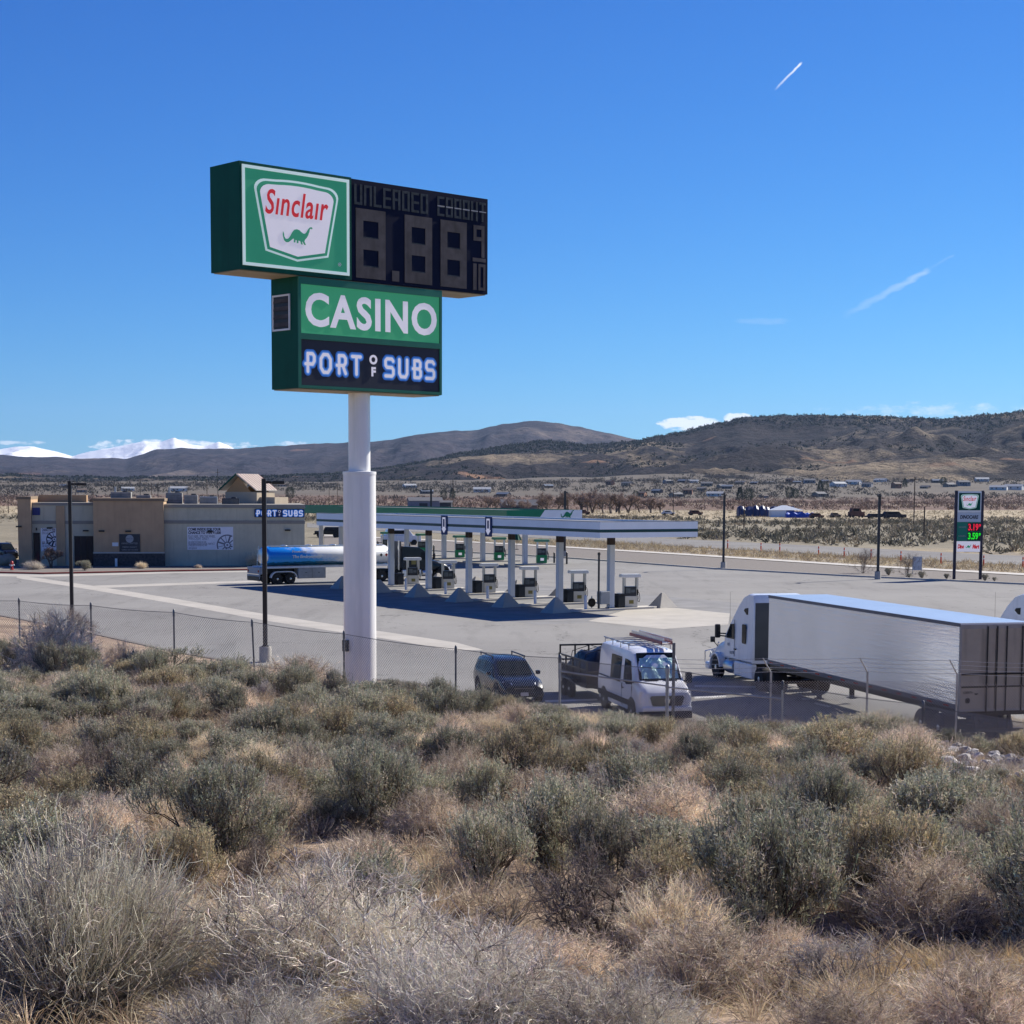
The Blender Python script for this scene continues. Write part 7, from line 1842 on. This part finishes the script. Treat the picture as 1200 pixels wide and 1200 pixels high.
def skeleton(seed, h=.9, col=(.14, .115, .10)):
    rng = np.random.default_rng(seed); parts, E, D = woody(rng, 12, h, 1.3, .015, col, .22); n = 2600
    i = rng.integers(0, len(E), n); K = [E[i]]; d = unit(D[i] + rng.normal(size=(n, 3)) * .6)
    L = h * rng.uniform(.08, .24, n)
    for j in range(1, 4): d = unit(d + rng.normal(size=(n, 3)) * .28); K.append(K[-1] + d * (L / 3)[:, None])
    K = np.stack(K, 1); V, Fq = strands(K, np.array([.006, .005, .004, .0025])[None, :] * np.ones((n, 1)), rng); parts.append((V, Fq, np.repeat(pal(tuple(c * 1.5 for c in col), rng, n), 3, 0))); return parts
def grassclump(seed, h=.45, n=420, col=(.46, .36, .20)):
    rng = np.random.default_rng(seed); a = rng.uniform(0, 2 * PI, n); t = rng.uniform(0, 1, n); P = np.stack([np.cos(a) * t * .12, np.sin(a) * t * .12, np.zeros(n)], 1); D = unit(np.stack([np.cos(a) * t * .7, np.sin(a) * t * .7, np.ones(n)], 1) + rng.normal(size=(n, 3)) * .16); L = h * rng.uniform(.5, 1.1, n); K = [P]; d = D
    for j in range(1, 5): d = unit(d + np.stack([np.cos(a) * .16, np.sin(a) * .16, np.full(n, -.10)], 1) * j * .5 + rng.normal(size=(n, 3)) * .06); K.append(K[-1] + d * (L / 4)[:, None])
    K = np.stack(K, 1); V, Fq = strands(K, np.array([.005, .0045, .004, .003, .0015])[None, :] * np.ones((n, 1)), rng); return [(V, Fq, np.repeat(pal(col, rng, n, .3), 4, 0))]
def proto(name, parts, m=PLANT): V, Fq, T = merge(parts); return npmesh(name, V, Fq, m, tint=T)
SAGE = [proto('sagebrush', sage(s, 1., n=nn2)) for s, nn2 in ((1, 1700), (2, 1500), (3, 1900), (4, 1300), (5, 1600))] + [proto('sagebrush', sage(6, 1., (.36, .32, .21), 1500, (.56, .46, .30))), proto('sagebrush', sage(7, 1., (.30, .29, .225), 1200, (.45, .40, .31)))]
RAB = [proto('rabbitbrush', broom(s, 1., 520, (.75, .635, .50), (.78, .67, .54), 1.3, .0052, (.28, .215, .155), tipn=1, jag=.30, tw=26, tws=.95, twl=(.05, .16)) + skeleton(s + 50, .95, (.28, .23, .18))) for s in (11, 12, 13)] + [proto('rabbitbrush', broom(14, 1., 700, (.70, .60, .44), (.74, .63, .47), 1.1, .005, (.28, .21, .14), tipn=1, jag=.24, tw=18, tws=.7, twl=(.06, .18)))]
GREY = [proto('twiggy_shrub', broom(21, 1., 5200, (.52, .485, .39), (.3, .3, .25), 1.15, .0040, (.28, .245, .19), .5) + skeleton(71, 1.0, (.22, .19, .16)), BARKM), proto('twiggy_shrub', broom(22, 1., 900, (.60, .55, .46), (.3, .3, .3), 1.3, .0046, (.25, .215, .175), .1, jag=.27, tw=20, tws=.6, twl=(.05, .17)) + skeleton(72, 1.0, (.24, .21, .18)), BARKM), proto('twiggy_shrub', broom(23, 1., 900, (.60, .56, .49), (.3, .3, .3), 1.4, .0046, (.25, .215, .175), .1, jag=.27, tw=20, tws=.6, twl=(.05, .17)) + skeleton(72, 1.0, (.24, .21, .18)), BARKM)]
DEAD = [proto('dead_brush', skeleton(s), BARKM) for s in (31, 32)] + [proto('dead_brush', skeleton(33, .8, (.26, .235, .215)), BARKM)]
GRS = [proto('grass_clump', grassclump(s, .45, 420, c)) for s, c in ((41, (.46, .36, .20)), (42, (.40, .33, .22)), (43, (.52, .39, .18)))]
R3 = random.Random(42)
KINDS = dict(sage=(SAGE, 'sagebrush', 'sagebrush shrub'), rab=(RAB, 'rabbitbrush', 'dry shrub'), grey=(GREY, 'twiggy_shrub', 'bare shrub'), dead=(DEAD, 'dead_brush', 'dead shrub'))
PLACED = []
def plant(kind, x, y, w, h, label, group, v=None, sink=.05):
    ms, nm, cat = KINDS[kind]; me = ms[R3.randrange(len(ms)) if v is None else v]
    o = bpy.data.objects.new(nm, me); link(o); z = float(bank(x, y)); o.location = (x, y, z - sink); s = w / 1.75 if kind in ('rab', 'grey') else w / 1.5
    o.scale = (s * R3.uniform(.85, 1.2), s * R3.uniform(.85, 1.2), h); o.rotation_euler = (R3.uniform(-.16, .16), R3.uniform(-.16, .16), R3.uniform(0, 6.28)); tag(o, label, cat, group); PLACED.append((x, y, w)); return o
SKY_X = [0, 40, 55, 75, 100, 125, 160, 205, 250, 300, 345, 390, 430, 470, 510, 545, 600, 640, 700, 780, 830, 880, 930, 960, 1010, 1040, 1075, 1100, 1140, 1200]
SKY_Y = [740, 738, 722, 712, 720, 742, 750, 770, 764, 776, 768, 780, 797, 794, 786, 800, 813, 822, 830, 838, 842, 836, 842, 842, 832, 826, 840, 846, 852, 845]
def fit(x, y, h, px):
    z = float(bank(x, y)); lim = zat(float(np.interp(px, SKY_X, SKY_Y)), y) - z; return min(h, lim * 1.0)
def hit(px, py):
    """where the sight line to a photo point meets the brush bank"""
    y = np.arange(8, 75, .05); z = np.array([zat(py, 1.0) - EYE])[0] * y + EYE; x = np.array([xat(px, a, b) for a, b in zip(y, z)])
    d = z - bank(x, y); k = np.argmax(d < 0) if (d < 0).any() else -1; return float(x[k]), float(y[k])
def mp(kind, px, py, wpx, hpx, label, v=None, group=None):
    x, y = hit(px, py); s = y / F; h = hpx * s
    if y > 30: h = max(.3, fit(x, y, h, px))
    return plant(kind, x, y, wpx * s, h, label, group, v)
mp('grey', 95, 1192, 350, 225, 'huge grey olive fine twigged shrub filling the lower left corner', 0)
mp('grey', 385, 1165, 330, 165, 'wide grey bare shrub right of the huge lower left shrub', 1)
mp('grey', 545, 1215, 320, 150, 'pale grey bare shrub at the bottom edge left of centre', 2)
mp('grey', 735, 1222, 230, 95, 'low grey bare shrub at the bottom edge right of centre', 1)
mp('grey', 300, 1250, 220, 120, 'grey bare shrub tuft cut by the bottom edge below the wide one', 2)
mp('dead', 700, 1105, 210, 120, 'dark bare branchy shrub in the lower middle', 0)
mp('dead', 1155, 1110, 120, 80, 'dark dead shrub near the lower right edge', 1)
mp('dead', 990, 1165, 150, 90, 'grey dead brush at the lower right, below the gnarled sagebrush', 2)
mp('sage', 905, 1098, 235, 175, 'large sagebrush with thick dark gnarled trunk at lower right centre', 2)
mp('sage', 790, 1060, 140, 90, 'small sagebrush left of the gnarled one', 5)
mp('sage', 1105, 990, 210, 92, 'broad dark green sagebrush at the right, above the tan patch', 4)
mp('sage', 985, 905, 150, 90, 'dark sagebrush below the fence at right with yellow tops', 5)
mp('rab', 1030, 870, 120, 70, 'straw gold topped shrub against the fence at right', 3)
mp('rab', 355, 935, 115, 70, 'pinkish tan dry shrub left of centre in the sage', 0)
mp('rab', 640, 955, 130, 60, 'pinkish tan dry shrub in the middle of the sage', 1)
mp('rab', 780, 985, 150, 85, 'round pinkish tan dry shrub right of centre', 2)
mp('rab', 505, 980, 120, 60, 'tan dry shrub beside the bare dirt patch', 1)
mp('rab', 1100, 1090, 230, 110, 'large tan dry shrub mass at the lower right', 0)
mp('rab', 1185, 1010, 160, 90, 'tan dry shrub at the right edge above the lower mass', 2)
mp('rab', 820, 1165, 210, 100, 'brownish dry shrub at the bottom right of centre', 1)
mp('rab', 1150, 1215, 230, 105, 'tan tangled dry shrub at the bottom right corner', 1)
mp('rab', 1000, 1225, 190, 90, 'tan dry shrub at the bottom edge right', 0)
mp('rab', 650, 1150, 170, 70, 'tan dry shrub below the dark branchy one', 2)
mp('sage', 440, 972, 130, 110, 'sagebrush with dark stems above the bare dirt patch', 2)
mp('sage', 258, 1010, 150, 130, 'grey green sagebrush left of the bare dirt patch', 0)
mp('sage', 580, 960, 120, 80, 'grey green sagebrush between the two pink tan shrubs', 1)
mp('rab', 65, 795, 130, 90, 'tan brushy shrub at the left below the first lamp post', 0)
mp('dead', 78, 765, 80, 62, 'dark twiggy bush beside the first lamp post base', 0)
mp('sage', 180, 800, 110, 62, 'grey green sagebrush below the third fence post', 0)
mp('sage', 265, 805, 100, 55, 'grey green sagebrush left of the second lamp post', 3)
mp('rab', 345, 815, 110, 60, 'tan dry shrub at the foot of the second lamp post', 1)
mp('sage', 440, 838, 110, 60, 'grey green sagebrush hiding the big sign pole foot', 2)
for k_, px in enumerate(range(-30, 1260, 42)):
    px = px + R3.uniform(-12, 12); fd = float(np.interp(xat(px, 52, 3), FX_, FD_)); D_ = fd - R3.uniform(1.5, 7); x = xat(px, D_, 3)
    if 1085 < px < 1215: D_ = fd + R3.uniform(-.5, 1.5); x = xat(px, D_, 3)
    h = min(1.7, fit(x, D_, 3., px)) * R3.uniform(.82, 1.0)
    if h < .25: continue
    kd = 'rab' if R3.random() < .25 else 'sage'
    plant(kd, x, D_, R3.uniform(1.1, 1.8), h, ('straw coloured' if kd == 'rab' else 'grey green') + ' shrub in the uneven row against the fence', ('straw' if kd == 'rab' else 'grey green') + ' shrubs in the row against the fence')
cnt = dict(sage=0, rab=0, dead=0, grey=0)
tries = 0
while tries < 9000 and sum(cnt.values()) < 520:
    tries += 1
    D_ = math.sqrt(R3.uniform(14.5 ** 2, 64 ** 2)); px = R3.uniform(-120, 1320); x = xat(px, D_, 3); fd = np.interp(x, FX_, FD_)
    if D_ > fd + 1.5: continue
    nz_ = float(fbm(np.array([x * .22]), np.array([D_ * .22]), 3, 61)[0]); r = R3.random()
    kind = 'rab' if (nz_ > .55 and r < .75) or r < .16 else ('dead' if r > .91 else 'sage')
    w = {'sage': R3.uniform(.85, 1.9), 'rab': R3.uniform(.7, 1.4), 'dead': R3.uniform(.6, 1.2)}[kind]
    if cnt[kind] >= {'sage': 268, 'rab': 130, 'dead': 60}[kind]: continue
    # leave the bare dirt patch, the rocks and the strip by the camera open
    bx0, by0 = 1.0, 0
    sp = .42 if D_ > 30 else .50
    if any((x - a) ** 2 + (D_ - b) ** 2 < (sp * .5 * (w + c)) ** 2 for a, b, c in PLACED): continue
    pyg = 575 + (EYE - float(bank(x, D_))) * 2119 / D_
    if 395 < px < 570 and 985 < pyg < 1045: continue
    if px > 1068 and 850 < pyg < 965 and R3.random() < .93: continue
    h = w * {'sage': R3.uniform(.42, .78), 'rab': R3.uniform(.45, .68), 'dead': R3.uniform(.55, .8)}[kind] / (1 if kind != 'dead' else 1)
    h = fit(x, D_, h, px)
    if h < .22: continue
    far_ = D_ > 38; lr = 'left half' if px < 600 else 'right half'; band = 'along the fence' if far_ else ('in the middle of the bank' if D_ > 22 else 'in the near foreground')
    nm2 = {'sage': 'grey green sagebrush', 'rab': 'straw coloured dry shrub', 'dead': 'dark leafless brush'}[kind]
    plant(kind, x, D_, w, h, f'{nm2} {band}, {lr} of the view', f'{nm2} {band}, {lr}'); cnt[kind] += 1
print('brush', cnt)
# dry grass between the shrubs, litter twigs, rocks
def mass(name, protos, n, region, smin, smax, seed, label):
    rng = np.random.default_rng(seed); Vs, Fs, Ts = [], [], []; o0 = 0; pts = region(rng, n)
    data = [merge(p) for p in protos]
    for k, (x, y) in enumerate(pts):
        V, Fq, T = data[k % len(data)]; s = rng.uniform(smin, smax); a = rng.uniform(0, 6.28); c, s_ = math.cos(a) * s, math.sin(a) * s
        W_ = np.stack([V[:, 0] * c - V[:, 1] * s_ + x, V[:, 0] * s_ + V[:, 1] * c + y, V[:, 2] * s + float(bank(x, y)) - .02], 1); Vs.append(W_); Fs.append(Fq + o0); Ts.append(T * rng.uniform(.8, 1.2)); o0 += len(V)
    o = bpy.data.objects.new(name, npmesh(name, np.concatenate(Vs), np.concatenate(Fs), PLANT, tint=np.concatenate(Ts))); link(o); tag(o, label, None, None, 'stuff')
mass('dry_grass', [grassclump(s, .34, 46, c) for s, c in ((51, (.54, .44, .29)), (52, (.46, .38, .27)), (53, (.60, .49, .33)))], 7600, wedge(11, 66), .5, 1.25, 4, 'short dry straw grass growing between the shrubs')
mass('dry_grass', [grassclump(s, .42, 90, c) for s, c in ((54, (.60, .46, .27)), (55, (.48, .38, .25)))], 260, lambda rng, n: wedge(11.5, 15, 980, 1260)(rng, n), .5, .9, 6, 'tall golden dry grass at the lower right of the bank')
mass('dry_grass', [grassclump(s, .35, 60, c) for s, c in ((56, (.50, .42, .28)), (57, (.44, .36, .24)))], 900, lambda rng, n: wedge(11.5, 15, 180, 640)(rng, n), .4, .9, 8, 'pale matted dry grass at the bottom of the bank')
mass('brush_undergrowth', [broom(s, .42, 75, c, c, 1.6, .0062, tuple(v * .55 for v in c), .0, 0, .25) for s, c in ((61, (.42, .35, .27)), (62, (.52, .45, .37)), (63, (.30, .25, .20)), (64, (.58, .47, .35)))], 3000, wedge(12, 64), .5, 1.3, 14, 'low tangled twigs and dry stems filling gaps between the shrubs')
def litter(rng, n):
    P = wedge(11, 60)(rng, n); return P
rng = np.random.default_rng(77); P = litter(rng, 9000); z = bank(P[:, 0], P[:, 1]); B_ = np.stack([P[:, 0], P[:, 1], z + .01], 1); a = rng.uniform(0, 6.28, 9000); d = np.stack([np.cos(a), np.sin(a), rng.uniform(-.05, .35, 9000)], 1)
K = np.stack([B_, B_ + d * .1 + rng.normal(size=(9000, 3)) * .02, B_ + d * rng.uniform(.15, .4, (9000, 1))], 1); V, Fq = strands(K, np.array([.011, .009, .005])[None, :] * np.ones((9000, 1)), rng)
o = bpy.data.objects.new('twig_litter', npmesh('twig_litter', V, Fq, BARKM, tint=np.repeat(pal((.34, .27, .21), rng, 9000, .5), 2, 0))); link(o); tag(o, 'fallen grey and brown twigs on the soil', None, None, 'stuff')
ROCK = mat('riprap_rock', (.42, .39, .36), .9, 0, .35, 3., .6, 9, rnd=.5)
rk = []
for s in range(4):
    bm = bmesh.new(); bmesh.ops.create_icosphere(bm, subdivisions=2, radius=.5); r_ = random.Random(s)
    cuts = [Vector((r_.uniform(-1, 1), r_.uniform(-1, 1), r_.uniform(-1, 1))).normalized() for _ in range(9)]
    for v in bm.verts:
        for c_ in cuts:
            d_ = v.co.dot(c_) - .34
            if d_ > 0: v.co -= c_ * d_
    mb = MB(); mb.bm(bm); rk.append(mb.mesh('rock', ROCK))
n = 0
while n < 290:
    px = R3.uniform(1072, 1250); py = R3.uniform(862, 915); x, y = hit(px, py); w = R3.uniform(.15, .6) ** 1.2
    o = bpy.data.objects.new('rock', rk[n % 4]); link(o); o.location = (x, y, float(bank(x, y)) + w * .12); o.scale = (w * R3.uniform(.8, 1.5), w, w * R3.uniform(.4, .8)); o.rotation_euler = (R3.uniform(-.5, .5), R3.uniform(-.5, .5), R3.uniform(0, 6)); tag(o, 'pale angular rock in the riprap by the fence at right', 'rock', 'riprap rocks by the fence at right'); n += 1
# small plants by the store and on the gravel strip
def small(px, py, w, h, label, kind='sage', v=1, z=.03):
    x, y = ground(px, py); ms, nm, cat = KINDS[kind]; o = bpy.data.objects.new(nm, ms[v]); link(o); o.location = (x, y, z); o.scale = (w / 1.5, w / 1.5, h); tag(o, label, cat); return o
small(166, 668.5, 1.3, .8, 'round yellow green shrub below the menu board', 'rab', 3)
small(233, 667.5, .8, .4, 'small tan shrub below the prize banner', 'rab', 0)
small(298, 665, 1.8, 1.6, 'yellow green shrub at the kerb behind the tanker', 'rab', 3)
small(40, 670, 2.0, .9, 'low grey shrub in the bed near the hydrant', 'grey', 1)
small(100, 671, 1.5, 1.1, 'small olive shrub in the bed behind the first lamp post', 'sage', 0)
x, y = ground(60, 668); tree(1, x, y, .42, 2., 'small bare tree in the bed in front of the small banner', None)
for i, (px, py, w) in enumerate([(1066, 675.5, .8), (1081, 676, 1.2), (1110, 676.5, .9), (1042, 672.5, 1.3), (1155, 678.5, 1.1), (1166, 679, .7)]): small(px, py, w, w * .6, ['small scrub left of the notice board foot', 'dark little shrub right of the bare sapling', 'low dark shrub just left of the price sign post', 'small shrub right of the strip lamp post base', 'little shrub right of the price sign', 'tiniest shrub on the strip right of the price sign'][i], 'sage', 6)
SAPL = npmesh('sapling', *(lambda q: q[:2])(merge(skeleton(35, 2.6, (.12, .10, .09)))), BARKM, tint=merge(skeleton(35, 2.6, (.12, .10, .09)))[2])
for px, py, s, l in ((1011.5, 670, .42, 'bare sapling on the strip left of the lamp post'), (1063, 674, .38, 'bare sapling on the strip right of the lamp post')):
    x, y = ground(px, py); o = bpy.data.objects.new('sapling', SAPL); link(o); o.location = (x, y, 0); o.scale = (s * 2.2,) * 3; tag(o, l, 'sapling')
# ================================================================== HAZE
hz = bpy.data.materials.new('haze'); hz.use_nodes = True; t = hz.node_tree; t.nodes.clear(); out = N(t, 'ShaderNodeOutputMaterial'); pv = N(t, 'ShaderNodeVolumePrincipled')
pv.inputs['Color'].default_value = (.45, .66, 1., 1); pv.inputs['Density'].default_value = HAZE_D; pv.inputs['Anisotropy'].default_value = .2; t.links.new(pv.outputs[0], out.inputs['Volume'])
mb = MB(); mb.box(-15500, 15500, -600, 30500, -40, 1350); o = mb.build('haze', hz); tag(o, 'thin blue haze over the valley', None, None, 'stuff')
SC.cycles.volume_bounces = 0
SC.cycles.max_bounces = 6
SC.cycles.transparent_max_bounces = 8
